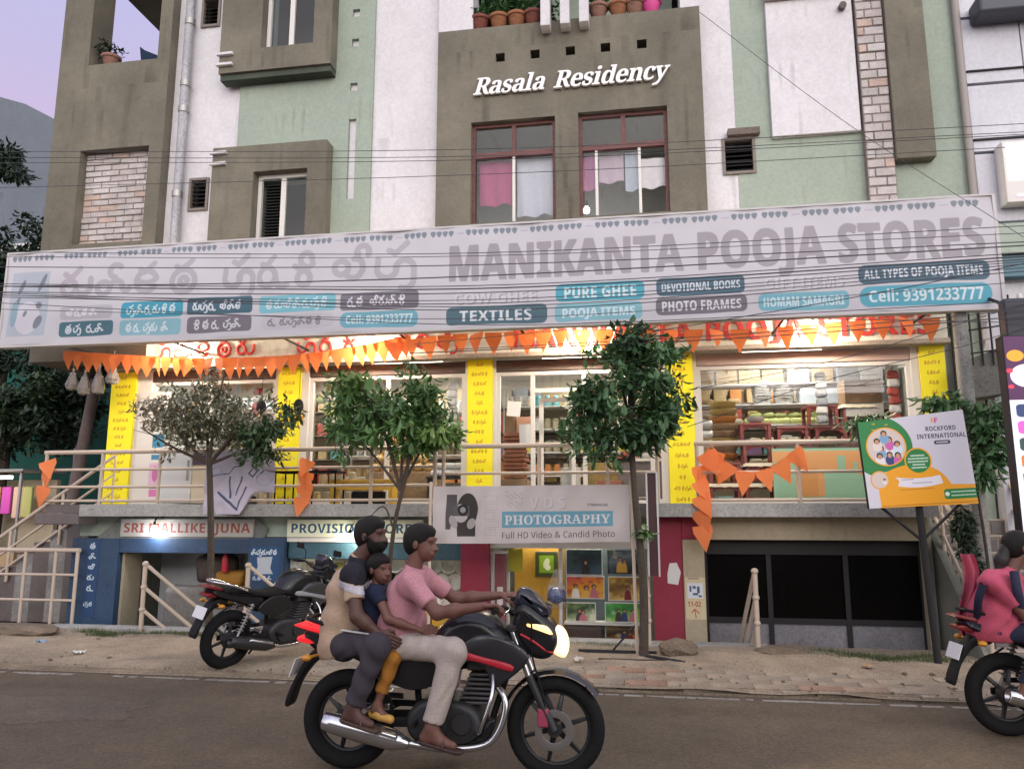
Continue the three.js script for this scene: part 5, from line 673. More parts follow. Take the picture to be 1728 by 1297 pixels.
  b = thing('green_wall', 'teal green netting wall behind the dark garden trees', 'wall', [-13, 0, -15.2]); PW(b, 'panel', bx(-18, -9.6, 0, 7.6, -15.3, -15.2), M([0.01, 0.16, 0.12], 0.8, { map: T.grime })); for (let i = 0; i < 4; i++) PW(b, 'post', cyl([-17 + i * 2.4, 0, -15.16], [-17 + i * 2.4, 7.9, -15.16], 0.04), m_.steel); PW(b, 'white_cap', rb(-14.6, -12.4, 7.6, 7.85, -15.4, -15.0, 0.1, 3), m_.whiteframe);
  // lit street stall at the left edge
  const st = thing('street_stall', 'small lit street stall with hanging coloured goods beyond the stair', 'stall', [-11.9, 0, -13]);
  PW(st, 'counter', bx(-13.2, -11.2, 0, 0.95, -13.1, -12.6), M([0.4, 0.28, 0.16], 0.8)); PW(st, 'back_panel', bx(-13.2, -11.2, 0.95, 2.3, -13.6, -13.5), m_.warmroom); PW(st, 'roof', bx(-13.3, -11.1, 2.42, 2.46, -13.6, -12.5), m_.steel);
  for (const [x, c] of [[-12.9, [0.6, 0.3, 0.1]], [-12.6, [0.5, 0.4, 0.2]], [-12.3, [0.6, 0.35, 0.2]], [-12.05, [0.7, 0.5, 0.2]], [-11.8, [0.5, 0.06, 0.35]], [-11.55, [0.6, 0.4, 0.3]], [-11.35, [0.45, 0.45, 0.15]]]) PW(st, 'hanging_goods', rb(x - 0.1, x + 0.1, 1.5 + rnd(0.2), 2.15, -13.0, -12.94, 0.02), M(c, 0.7));
  for (const x of [-13.15, -11.25]) PW(st, 'post', cyl([x, 0, -12.65], [x, 2.42, -12.65], 0.03), m_.steel);
  PW(st, 'tube_lamp', bx(-13.0, -11.4, 2.28, 2.34, -12.62, -12.56), M([1, 1, 1], 0.4, { emissive: [1, 0.97, 0.88], emissiveIntensity: 5 })); const sl = new THREE.RectAreaLight(lin(1, 0.97, 0.88), 9, 1.6, 0.06); sl.position.set(-0.3, 2.27, 0.41); sl.rotation.x = -Math.PI / 2; st.add(sl);
  // houses across the street, behind the camera: what the shop windows mirror
  [[-15, -4.3, 6.6, [0.3, 0.27, 0.23], 'tan two-storey house across the street opposite the olive tower'], [-4.2, 5.2, 7.2, [0.24, 0.26, 0.27], 'grey two-storey house across the street opposite the photography shop'], [5.3, 15, 6.8, [0.33, 0.28, 0.25], 'pinkish two-storey house across the street opposite the entrance stair']].forEach(([x0, x1, h, c, l]) => {
    const o = thing('opposite_house', l, 'building', [(x0 + x1) / 2, 0, 14]); PW(o, 'wall', bx(x0, x1, 0, h, 13, 19), M(c, 0.95, { map: T.plaster }));
    for (const y of [0.9, 3.9]) for (let x = x0 + 1.2; x < x1 - 1.5; x += 2.6) { const w = PW(o, 'window', bx(x - 0.06, x + 1.26, y - 0.06, y + 1.46, 12.94, 12.99), m_.whiteframe); PW(w, 'pane', bx(x, x + 1.2, y, y + 1.4, 12.92, 12.935), M([0.03, 0.035, 0.04], 0.2)); }
  });
}
// ---------------------------------------------------------------- goods in the upper shop
const FY = 1.79;
{
  const shelf = (l, x0, x1, z0, z1, ys, m = m_.alu) => { const g = thing('shop_shelf', l, 'shelf', [(x0 + x1) / 2, FY, (z0 + z1) / 2]); for (const x of [x0, x1]) for (const z of [z0, z1]) PW(g, 'upright', bx(x - 0.015, x + 0.015, FY, ys[ys.length - 1] + 0.3, z - 0.015, z + 0.015), m_.steel); for (const y of ys) PW(g, 'shelf_board', bx(x0, x1, y - 0.02, y, z0 - 0.01, z1 + 0.01), m); return g; };
  const cols = { kraft: [0.5, 0.36, 0.18], white: [0.72, 0.72, 0.7], lime: [0.5, 0.55, 0.2], rose: [0.5, 0.36, 0.33], tan: [0.45, 0.38, 0.26], grey: [0.35, 0.38, 0.42], gold: [0.6, 0.42, 0.12], red: [0.45, 0.06, 0.05], orange: [0.65, 0.25, 0.05], blue: [0.1, 0.2, 0.4], teal: [0.1, 0.35, 0.4], yellow: [0.75, 0.6, 0.08], purple: [0.25, 0.12, 0.3] };
  const mats = {}; for (const k in cols) mats[k] = M(cols[k], 0.6, { map: T.grime });
  // packet: pillow-shaped bag
  const packG = [0, 1, 2].map((k) => { const g = new RoundedBoxGeometry(0.2, 0.1, 0.16, 3, 0.045), p = g.attributes.position; for (let i = 0; i < p.count; i++) p.setXYZ(i, p.getX(i) * (1 + 0.15 * (N8(p.getY(i) * 2 + k, p.getZ(i) * 2) - 0.5)), p.getY(i) * (1 + 0.5 * (N8(p.getX(i) * 3 + k * 0.3, p.getZ(i) * 3) - 0.5)), p.getZ(i)); g.computeVertexNormals(); return uvm(g.translate(0, 0.05, 0)); });
  const row = (name, label, cat, geo, m, x0, x1, dx, y, z, jit = 0.01, group, sc = 1) => { for (let x = x0; x <= x1 + 1e-6; x += dx) { const o = fin(new THREE.Mesh(Array.isArray(geo) ? pick(geo) : geo, Array.isArray(m) ? pick(m) : m)); o.name = nm(name); o.position.set(x + rnd(-jit, jit), y, z + rnd(-jit, jit)); o.rotation.y = rnd(-0.2, 0.2); o.scale.setScalar(sc); scene.add(o); tag(o, label, cat, group || label); } };
  const jarG = lathe([[0.001, 0], [0.06, 0], [0.065, 0.02], [0.065, 0.14], [0.045, 0.16], [0.05, 0.165], [0.05, 0.195], [0.001, 0.2]], 12), potG = lathe([[0.001, 0], [0.05, 0], [0.085, 0.05], [0.08, 0.1], [0.05, 0.125], [0.065, 0.145], [0.06, 0.145], [0.045, 0.125], [0.001, 0.12]], 14), bowlG = lathe([[0.001, 0], [0.06, 0.005], [0.11, 0.04], [0.135, 0.09], [0.13, 0.092], [0.1, 0.045], [0.001, 0.015]], 16), basketG = lathe([[0.001, 0], [0.11, 0], [0.15, 0.09], [0.16, 0.1], [0.15, 0.105], [0.1, 0.02], [0.001, 0.015]], 16), boxG = rb(-0.5, 0.5, 0, 1, -0.5, 0.5, 0.02, 1);
  const box = (name, l, cat, x, y, z, w, h, d, m, turn = 0, group) => { const o = fin(new THREE.Mesh(boxG, m)); o.name = nm(name); o.position.set(x, y, z); o.scale.set(w, h, d); o.rotation.y = turn; scene.add(o); return tag(o, l, cat, group); };
  // --- bay D, right window
  shelf('grey steel shelf of packets behind the stacked red tables', 0.95, 3.85, -12.75, -12.35, [2.4, 2.72, 3.02, 3.34, 3.66]);
  const sy = [2.4, 2.72, 3.02, 3.34, 3.66];
  row('goods_packet', 'beige packet on the top shelf behind the red tables', 'packet', packG, mats.kraft, 1.1, 1.5, 0.2, sy[3], -12.45);
  row('goods_packet', 'greenish packet on the middle shelf behind the red tables', 'packet', packG, mats.lime, 1.75, 2.8, 0.17, sy[2], -12.45); row('goods_packet', 'greenish packet piled on others on the middle shelf behind the red tables', 'packet', packG, mats.lime, 1.82, 2.75, 0.19, sy[2] + 0.1, -12.47);
  row('goods_packet', 'tan packet on the middle shelf beside the yellow board', 'packet', packG, mats.tan, 1.05, 1.6, 0.16, sy[2], -12.45); row('goods_packet', 'tan packet piled on others beside the yellow board', 'packet', packG, mats.tan, 1.1, 1.5, 0.18, sy[2] + 0.1, -12.46);
  row('goods_packet', 'rose packet on the shelf behind the red tables', 'packet', packG, mats.rose, 2.95, 3.75, 0.17, sy[2], -12.45); row('goods_packet', 'rose packet piled on others behind the red tables', 'packet', packG, mats.rose, 2.98, 3.7, 0.18, sy[2] + 0.1, -12.47); row('goods_packet', 'dusty green packet on the lower shelf behind the red tables', 'packet', packG, mats.tan, 1.8, 3.7, 0.19, sy[1], -12.45);
  for (const [x, n] of [[1.95, 7], [2.28, 5]]) for (let k = 0; k < n; k++) row('white_basket', x < 2 ? 'white plastic basket in the tall stack on the shelf' : 'white plastic basket in the short stack on the shelf', 'basket', basketG, mats.white, x, x, 1, sy[3] + k * 0.045, -12.5, 0.004);
  row('grey_carton', 'grey carton on the top shelf right of the white baskets', 'box', rb(-0.15, 0.15, 0, 0.24, -0.12, 0.12, 0.01, 1), [mats.grey, M([0.4, 0.45, 0.52], 0.6)], 2.65, 3.75, 0.33, sy[3], -12.5);
  box('carton', 'brown carton with printed side standing above the red tables', 'box', 3.2, 3.22, -11.75, 0.5, 0.34, 0.4, m_.card); box('carton', 'cream carton below the printed brown carton', 'box', 3.2, 3.02, -11.75, 0.52, 0.19, 0.42, mats.white);
  for (let k = 0; k < 9; k++) row('woven_tray', 'woven brown tray in the tall stack beside the column', 'tray', basketG, [mats.gold, m_.card, mats.orange], 1.28, 1.28, 1, FY + 0.5 + k * 0.11, -11.9, 0.012, 'woven trays in the tall stack', 1.35);
  row('silver_packet', 'silver packet hanging beside the yellow board column', 'packet', packG, M([0.5, 0.52, 0.5], 0.3, { metalness: 0.4 }), 0.98, 0.98, 1, 2.6, -11.5); row('silver_packet', 'silver packet hanging beside the yellow board column', 'packet', packG, M([0.5, 0.52, 0.5], 0.3, { metalness: 0.4 }), 0.97, 1.0, 1, 2.75, -11.5); row('silver_packet', 'silver packet hanging beside the yellow board column', 'packet', packG, M([0.5, 0.52, 0.5], 0.3, { metalness: 0.4 }), 0.97, 1.0, 1, 2.9, -11.5);
  // small red wooden tables, some stacked
  const rw = M([0.26, 0.055, 0.045], 0.45, { map: T.wood }), crm = M([0.66, 0.6, 0.46], 0.8);
  const mk = (l, cover) => { const g = thing('red_table', l, 'table', [0, 0, 0], 'small red wooden tables in the window'); P(g, 'top', rb(-0.22, 0.22, 0.25, 0.285, -0.18, 0.18, 0.008), rw); for (const x of [-0.19, 0.19]) for (const z of [-0.15, 0.15]) P(g, 'leg', mg([rb(x - 0.024, x + 0.024, 0.0, 0.25, z - 0.024, z + 0.024, 0.006, 1), ball(x, 0.09, z, 0.03, 0.02, 0.03, 8)]), rw); P(g, 'apron', prof([[-0.165, 0.25], [0.165, 0.25], [0.165, 0.17], [0.1, 0.21], [0, 0.225], [-0.1, 0.21], [-0.165, 0.17]], 0.02, 0.004, false, 1).translate(0, 0, 0.15), rw); if (cover) { const s = new THREE.PlaneGeometry(0.5, 0.42, 14, 12).rotateX(-Math.PI / 2), p = s.attributes.position; for (let i = 0; i < p.count; i++) { const x = p.getX(i), z = p.getZ(i), o = Math.max(0, Math.abs(x) - 0.225, Math.abs(z) - 0.185); p.setY(i, 0.29 - o * 1.6 - (o > 0 ? 0.02 * N16(x * 4, z * 4) : 0)); } s.computeVertexNormals(); P(g, 'paper_cover', uvm(s), crm); } return g; };
  const tA = mk('small red wooden table, bare, in the stack beside the green panel', false), tB = mk('small red wooden table with crumpled cream wrapping in the shop window', true);
  tA.position.set(1.7, FY + 0.58, -11.6); tB.position.set(1.7, FY, -11.55);
  copy(tB, [1.2, FY, -11.5], 0.02); copy(tA, [1.2, FY + 0.3, -11.5], 0.05, 'bare small red wooden table on the low stack beside the yellow board'); copy(tB, [1.72, FY + 0.29, -11.58], 0); copy(tA, [1.68, FY + 0.87, -11.62], -0.04);
  const bench = thing('display_bench', 'dark display bench behind the green and orange panel', 'bench', [2.7, FY, -11.75]); P(bench, 'top', bx(-0.75, 0.95, 0.78, 0.82, -0.25, 0.25), m_.brown); for (const x of [-0.7, 0.9]) P(bench, 'leg', bx(x - 0.03, x + 0.03, 0, 0.78, -0.22, 0.22), m_.brown);
  for (const [x, y, c, t] of [[2.2, 0.82, 0, 0], [2.72, 0.82, 0, 0.03], [3.2, 0.82, 0, -0.03], [2.62, 1.12, 0, 0.04]]) copy(tA, [x, FY + y, -11.7], t, 'bare small red wooden table on the display bench'); copy(tB, [3.12, FY + 1.12, -11.72], 0.02); copy(tB, [3.45, FY + 1.12, -12.0], 0.02);
  row('steel_bowl', 'pale bowl lying under a red table in the window', 'bowl', bowlG, M([0.3, 0.55, 0.55], 0.4), 1.2, 1.2, 1, FY + 0.02, -11.42, 0); row('fruit_pack', 'green packet inside a red table on the bench', 'packet', packG, mats.lime, 2.7, 2.7, 1, FY + 0.83, -11.7, 0); row('white_bowl', 'white bowl on top of the stacked red tables', 'bowl', bowlG, mats.white, 1.7, 1.7, 1, FY + 1.16, -11.6, 0);
  const gt = canvas(256, 160, (c, w, h) => { c.fillStyle = '#8fb79a'; c.fillRect(0, 0, w, h); c.fillStyle = '#d39a63'; c.fillRect(0, 8, w, 34); c.fillRect(56, 42, 70, 100); c.fillRect(110, 30, 90, 34); c.fillRect(210, 40, 46, 40); c.fillStyle = '#8fb79a'; c.fillRect(0, 0, w, 8); c.fillRect(160, 22, 20, 60); c.fillStyle = '#c98f52'; c.fillRect(70, 60, 40, 84); });
  const gp = thing('painted_panel', 'green and orange patterned panel standing inside the right shop window', 'panel', [2.5, FY, -11.2]); PW(gp, 'board', bx(1.84, 3.2, FY + 0.02, 2.55, -11.22, -11.18), m_.mint); PW(gp, 'print', sheet(1.84, 3.2, FY + 0.02, 2.55, -11.176), M([0.95, 0.95, 0.95], 0.6, { map: gt }));
  // --- bay C, around the door
  for (let k = 0; k < 11; k++) row('clay_tray', 'terracotta tray in the stack left of the shop door', 'tray', rb(-0.17, 0.17, 0, 0.055, -0.15, 0.15, 0.015, 1), m_.terracotta, -1.82, -1.82, 1, FY + 0.38 + k * 0.062, -11.45, 0.012, 'stacked clay trays'); box('carton', 'brown carton under the terracotta trays', 'box', -1.82, FY, -11.45, 0.4, 0.37, 0.36, m_.card); box('carton', 'tall brown carton standing on the terracotta trays', 'box', -1.9, FY + 1.07, -11.5, 0.16, 0.34, 0.2, m_.card); box('carton', 'salmon carton behind the white paper', 'box', -1.68, FY + 1.07, -11.55, 0.26, 0.24, 0.2, M([0.55, 0.3, 0.2], 0.8));
  solo('paper_sheet', 'white paper taped on the shop glass left of the door', 'paper', uvm(new THREE.PlaneGeometry(0.2, 0.22).rotateZ(-0.1).translate(-1.78, 3.17, -11.042)), M([0.75, 0.75, 0.72], 0.8, { side: dbl })); solo('paper_sheet', 'pale printed paper behind the glass over the clay trays', 'paper', uvm(new THREE.PlaneGeometry(0.17, 0.28).rotateZ(0.04).translate(-1.64, 2.82, -11.2)), M([0.6, 0.62, 0.62], 0.8, { side: dbl }));
  box('yellow_sack', 'yellow sack inside the shop door', 'sack', -0.55, FY, -11.9, 0.5, 0.62, 0.3, mats.gold, 0.2); box('rattan_box', 'brown punched box inside the shop doorway', 'box', -0.42, FY, -11.4, 0.36, 0.34, 0.3, M([0.25, 0.09, 0.05], 0.7)); box('white_sack', 'white sack leaning in the doorway', 'sack', -1.02, FY, -11.7, 0.26, 0.55, 0.24, mats.white, 0.3); box('pale_sack', 'pale sack at the foot of the door', 'sack', -1.55, FY, -11.4, 0.3, 0.24, 0.25, mats.white, -0.2);
  row('wrapped_bundle', 'white wrapped bundle on the shop floor behind the banner', 'bundle', packG, mats.white, -0.8, -0.2, 0.2, FY, -11.25, 0.02, null, 1.3); shelf('steel shelf of goods at the back of the shop doorway', -2.3, 0.2, -13.6, -13.2, [2.3, 2.7, 3.1, 3.5]); for (const [y, k] of [[2.3, 'orange'], [2.7, 'yellow'], [3.1, 'white'], [3.5, 'teal']]) row('goods_jar', k + ' jar on the back shelf seen through the doorway', 'jar', jarG, [mats[k], mats.tan], -2.2, 0.1, 0.16, y, -13.35, 0.01);
  const counter = thing('shop_counter', 'brown counter with red and pink goods behind the dense tree', 'counter', [0, FY, -11.8]); P(counter, 'body', bx(-0.3, 0.34, 0, 0.62, -0.3, 0.3), M([0.14, 0.12, 0.12], 0.6)); P(counter, 'top', rb(-0.33, 0.36, 0.62, 0.66, -0.33, 0.33, 0.01), m_.whiteframe); row('pink_packet', 'pink packet on the counter behind the dense tree', 'packet', packG, [M([0.6, 0.3, 0.3], 0.6), mats.red, mats.white], -0.2, 0.25, 0.15, FY + 0.66, -11.65); row('pink_packet', 'red packet on top of the counter goods behind the dense tree', 'packet', packG, [mats.red, mats.yellow], -0.15, 0.2, 0.17, FY + 0.76, -11.65);
  // --- bay B
  shelf('steel shelf of bags and pots behind the fresh green tree', -4.85, -2.6, -12.6, -12.2, [2.25, 2.6, 2.95, 3.3]);
  for (const [y, ks] of [[2.25, ['kraft', 'gold']], [2.6, ['white', 'tan']], [2.95, ['white', 'grey']], [3.3, ['yellow', 'white']]]) row('goods_jar', ks[0] + ' lidded jar on the shelf behind the fresh green tree', 'jar', jarG, ks.map((k) => mats[k]), -4.75, -2.7, 0.155, y, -12.35, 0.01);
  const gold = M([0.55, 0.36, 0.16], 0.35, { metalness: 0.35 }); for (let k = 0; k < 6; k++) row('brass_pot', 'small brass pot in the pyramid behind the fresh green tree', 'pot', potG, gold, -4.05 + k * 0.06, -3.2 - k * 0.06, 0.17, FY + 0.5 + k * 0.145, -11.6 - k * 0.03, 0.006); const pst = thing('pot_stand', 'stepped stand under the small brass pots', 'stand', [-3.62, FY, -11.65]); P(pst, 'base', rb(-0.55, 0.55, 0, 0.5, -0.2, 0.2, 0.01), m_.card);
  row('white_pouch', 'white pouch in the row beside the middle yellow board', 'packet', packG, [mats.white, M([0.55, 0.55, 0.65], 0.6)], -3.0, -2.6, 0.13, FY + 0.42, -11.4, 0.008); row('white_pouch', 'white pouch on top of the row beside the middle yellow board', 'packet', packG, mats.white, -2.95, -2.62, 0.14, FY + 0.52, -11.4, 0.008); const ps = thing('pouch_shelf', 'low black shelf under the white pouches', 'shelf', [-2.8, FY, -11.4]); P(ps, 'board', bx(-0.35, 0.3, 0.38, 0.41, -0.15, 0.15), m_.darksteel); for (const x of [-0.33, 0.28]) P(ps, 'leg', bx(x - 0.01, x + 0.01, 0, 0.38, -0.12, 0.12), m_.darksteel);
  const yl = thing('yellow_bench', 'low yellow wooden bench on the balcony behind the railing', 'bench', [-3.85, FY, -10.7]); P(yl, 'seat', rb(-0.55, 0.42, 0.3, 0.35, -0.13, 0.13, 0.01), M([0.6, 0.36, 0.04], 0.6, { map: T.wood })); P(yl, 'rail', rb(-0.5, 0.38, 0.2, 0.28, 0.1, 0.125, 0.006), M([0.55, 0.32, 0.03], 0.6)); for (const x of [-0.5, 0.37]) P(yl, 'leg', bx(x - 0.03, x + 0.03, 0, 0.3, -0.12, 0.12), M([0.5, 0.3, 0.03], 0.6)); box('black_case', 'black case pushed under the yellow bench', 'box', -3.85, FY, -10.72, 0.45, 0.18, 0.2, m_.dark);
  row('glass_jar', 'pale bottle standing behind the railing by the thin black table', 'jar', jarG, [mats.white, mats.tan, mats.kraft], -4.8, -4.3, 0.16, FY + 0.3, -11.3, 0.01); row('glass_jar', 'pale bottle on the floor behind the railing by the thin black table', 'jar', jarG, [mats.tan, mats.gold], -4.85, -4.3, 0.16, FY, -11.25, 0.01);
  const bt = thing('black_table', 'thin black steel table beside the white cloth on the balcony', 'table', [-4.95, FY, -10.55]); P(bt, 'top', bx(-0.2, 0.75, 0.44, 0.47, -0.18, 0.18), m_.dark); for (const x of [-0.18, 0.1, 0.38, 0.72]) P(bt, 'leg', cyl([x, 0, 0.16], [x, 0.44, 0.16], 0.012), m_.dark); for (const x of [-0.18, 0.72]) P(bt, 'leg', cyl([x, 0, -0.16], [x, 0.44, -0.16], 0.012), m_.dark);
  row('hanging_packet', 'yellow packet hanging high in the window beside the yellow board', 'packet', packG, [mats.yellow, mats.lime, mats.teal], -4.85, -4.2, 0.12, 3.35, -11.3, 0.01);
  // long back shelf full of stock boxes and hanging strips near the glass
  shelf('long wooden shelf of stock along the back wall of the shop', -7.9, 3.9, -14.05, -13.7, [2.2, 2.65, 3.1, 3.55], m_.brown);
  for (const [y, ks] of [[2.2, ['red', 'gold', 'tan', 'orange']], [2.65, ['teal', 'white', 'purple', 'kraft']], [3.1, ['gold', 'rose', 'lime', 'red']], [3.55, ['kraft', 'grey', 'orange', 'tan']]]) for (let x = -7.75; x < 3.8; x += 0.27) { const k = pick(ks); box('stock_box', k + ' stock box on the long shelf at the back of the shop', 'box', x, y, -13.85, rnd(0.16, 0.25), rnd(0.2, 0.38), 0.26, mats[k], rnd(-0.08, 0.08), k + ' stock boxes on the back shelf'); }
  for (const [x, k, l] of [[-7.0, 'gold', 'beside the poster panel'], [-6.5, 'white', 'above the fridge'], [-5.9, 'red', 'above the low rack'], [-4.7, 'lime', 'beside the second yellow board'], [-4.3, 'white', 'over the yellow bench'], [-3.2, 'tan', 'above the brass pots'], [-2.75, 'white', 'next to the middle yellow board'], [0.2, 'orange', 'behind the dense tree'], [2.55, 'grey', 'above the green panel'], [3.5, 'red', 'at the end of the right window']]) { const t = thing('pouch_strip', k + ' strip of pouches hanging inside the glass ' + l, 'pouches', [x, 2.95, -11.25]); for (let j = 0; j < 6; j++) { const q = P(t, 'pouch', packG[j % 3], j % 3 === 1 ? mats.white : mats[k]); q.position.set(rnd(-0.01, 0.01), j * 0.12, 0); q.rotation.set(1.4, rnd(-0.3, 0.3), 0); q.scale.setScalar(0.75); } P(t, 'string', cyl([0, 0, 0], [0, 0.9, 0], 0.003, 0.003, 4), m_.whiteframe); }
  row('top_carton', 'cream carton on the highest shelf of the right window', 'box', rb(-0.16, 0.16, 0, 0.22, -0.13, 0.13, 0.01, 1), [mats.white, mats.kraft, mats.grey], 1.05, 3.75, 0.36, sy[4], -12.5); row('goods_packet', 'grey packet on the lowest shelf behind the red tables', 'packet', packG, [mats.grey, mats.tan], 1.8, 3.7, 0.2, sy[0], -12.45);
  // --- bay A
  shelf('steel shelf of dark goods behind the dusty olive tree', -7.2, -5.6, -12.7, -12.3, [2.3, 2.7, 3.1, 3.45]); for (const [y, k] of [[2.3, 'tan'], [2.7, 'gold'], [3.1, 'white'], [3.45, 'kraft']]) row('goods_jar', k + ' jar on the shelf behind the dusty olive tree', 'jar', jarG, [mats[k], mats.rose, mats.grey], -7.1, -5.7, 0.155, y, -12.45, 0.01);
  const at = canvas(128, 256, (c, w, h) => { c.fillStyle = '#dcd8d0'; c.fillRect(0, 0, w, h); c.fillStyle = '#3c86a8'; c.fillRect(70, 4, 50, 50); c.fillRect(70, 80, 50, 18); c.fillStyle = '#d9b4cc'; c.fillRect(64, 110, 56, 90); c.fillStyle = '#c272a4'; c.beginPath(); c.ellipse(90, 150, 12, 28, 0, 0, 7); c.fill(); c.fillStyle = '#d57ab4'; c.fillRect(70, 206, 44, 26); c.fillStyle = '#3e4560'; c.fillRect(72, 192, 36, 10); });
  const ap = thing('poster_panel', 'white panel with blue and pink posters beside the first yellow board', 'panel', [-7.5, FY, -11.0]); PW(ap, 'board', bx(-7.78, -7.25, FY + 0.01, 3.55, -10.985, -10.96), m_.whiteframe); PW(ap, 'print', sheet(-7.77, -7.26, FY + 0.02, 2.9, -10.956), M([0.9, 0.9, 0.9], 0.6, { map: at }));
  const fr = thing('drinks_fridge', 'pale upright fridge behind the railing beside the poster panel', 'fridge', [-6.75, FY, -10.75]); P(fr, 'cabinet', rb(-0.3, 0.2, 0.02, 0.86, -0.25, 0.2, 0.02), M([0.62, 0.64, 0.64], 0.4)); P(fr, 'side_panel', rb(0.205, 0.45, 0.02, 0.75, -0.2, 0.18, 0.01), M([0.66, 0.58, 0.42], 0.6)); P(fr, 'display', bx(0.22, 0.44, 0.58, 0.84, 0.185, 0.2), M([0.05, 0.02, 0.05], 0.4)); P(fr, 'handle', bx(0.14, 0.16, 0.35, 0.65, 0.2, 0.225), m_.steel);
  const rk = thing('goods_rack', 'low brown rack of small goods behind the dusty tree trunk', 'rack', [-6.1, FY, -10.85]); for (let k = 0; k < 4; k++) P(rk, 'rack_shelf', bx(-0.2, 0.55, 0.02 + k * 0.22, 0.045 + k * 0.22, -0.2, 0.15), m_.brown); for (const x of [-0.2, 0.55]) P(rk, 'rack_side', bx(x - 0.012, x + 0.012, 0, 0.75, -0.2, 0.15), m_.cream); for (let k = 0; k < 3; k++) row('small_packet', 'brown packet on the low rack behind the dusty tree trunk', 'packet', packG, [mats.tan, mats.rose, m_.brown], -6.2, -5.65, 0.16, FY + 0.045 + k * 0.22, -10.8, 0.01, null, 0.8);
  for (const [x, l] of [[-5.62, 'black and orange charm hanging beside the second yellow board'], [-5.02, 'black and orange charm hanging on the edge of the second yellow board']]) { const c = thing('hanging_charm', l, 'charm', [x, 3.2, -10.8]); P(c, 'mask', ball(0, 0.05, 0, 0.08, 0.11, 0.05, 12), m_.dark); P(c, 'tassel', ball(0.02, -0.12, 0, 0.08, 0.05, 0.05, 10), M([0.7, 0.32, 0.02], 0.7)); P(c, 'cord', cyl([0, 0.15, 0], [0, 0.68, -0.02], 0.004, 0.004, 4), m_.dark); }
}
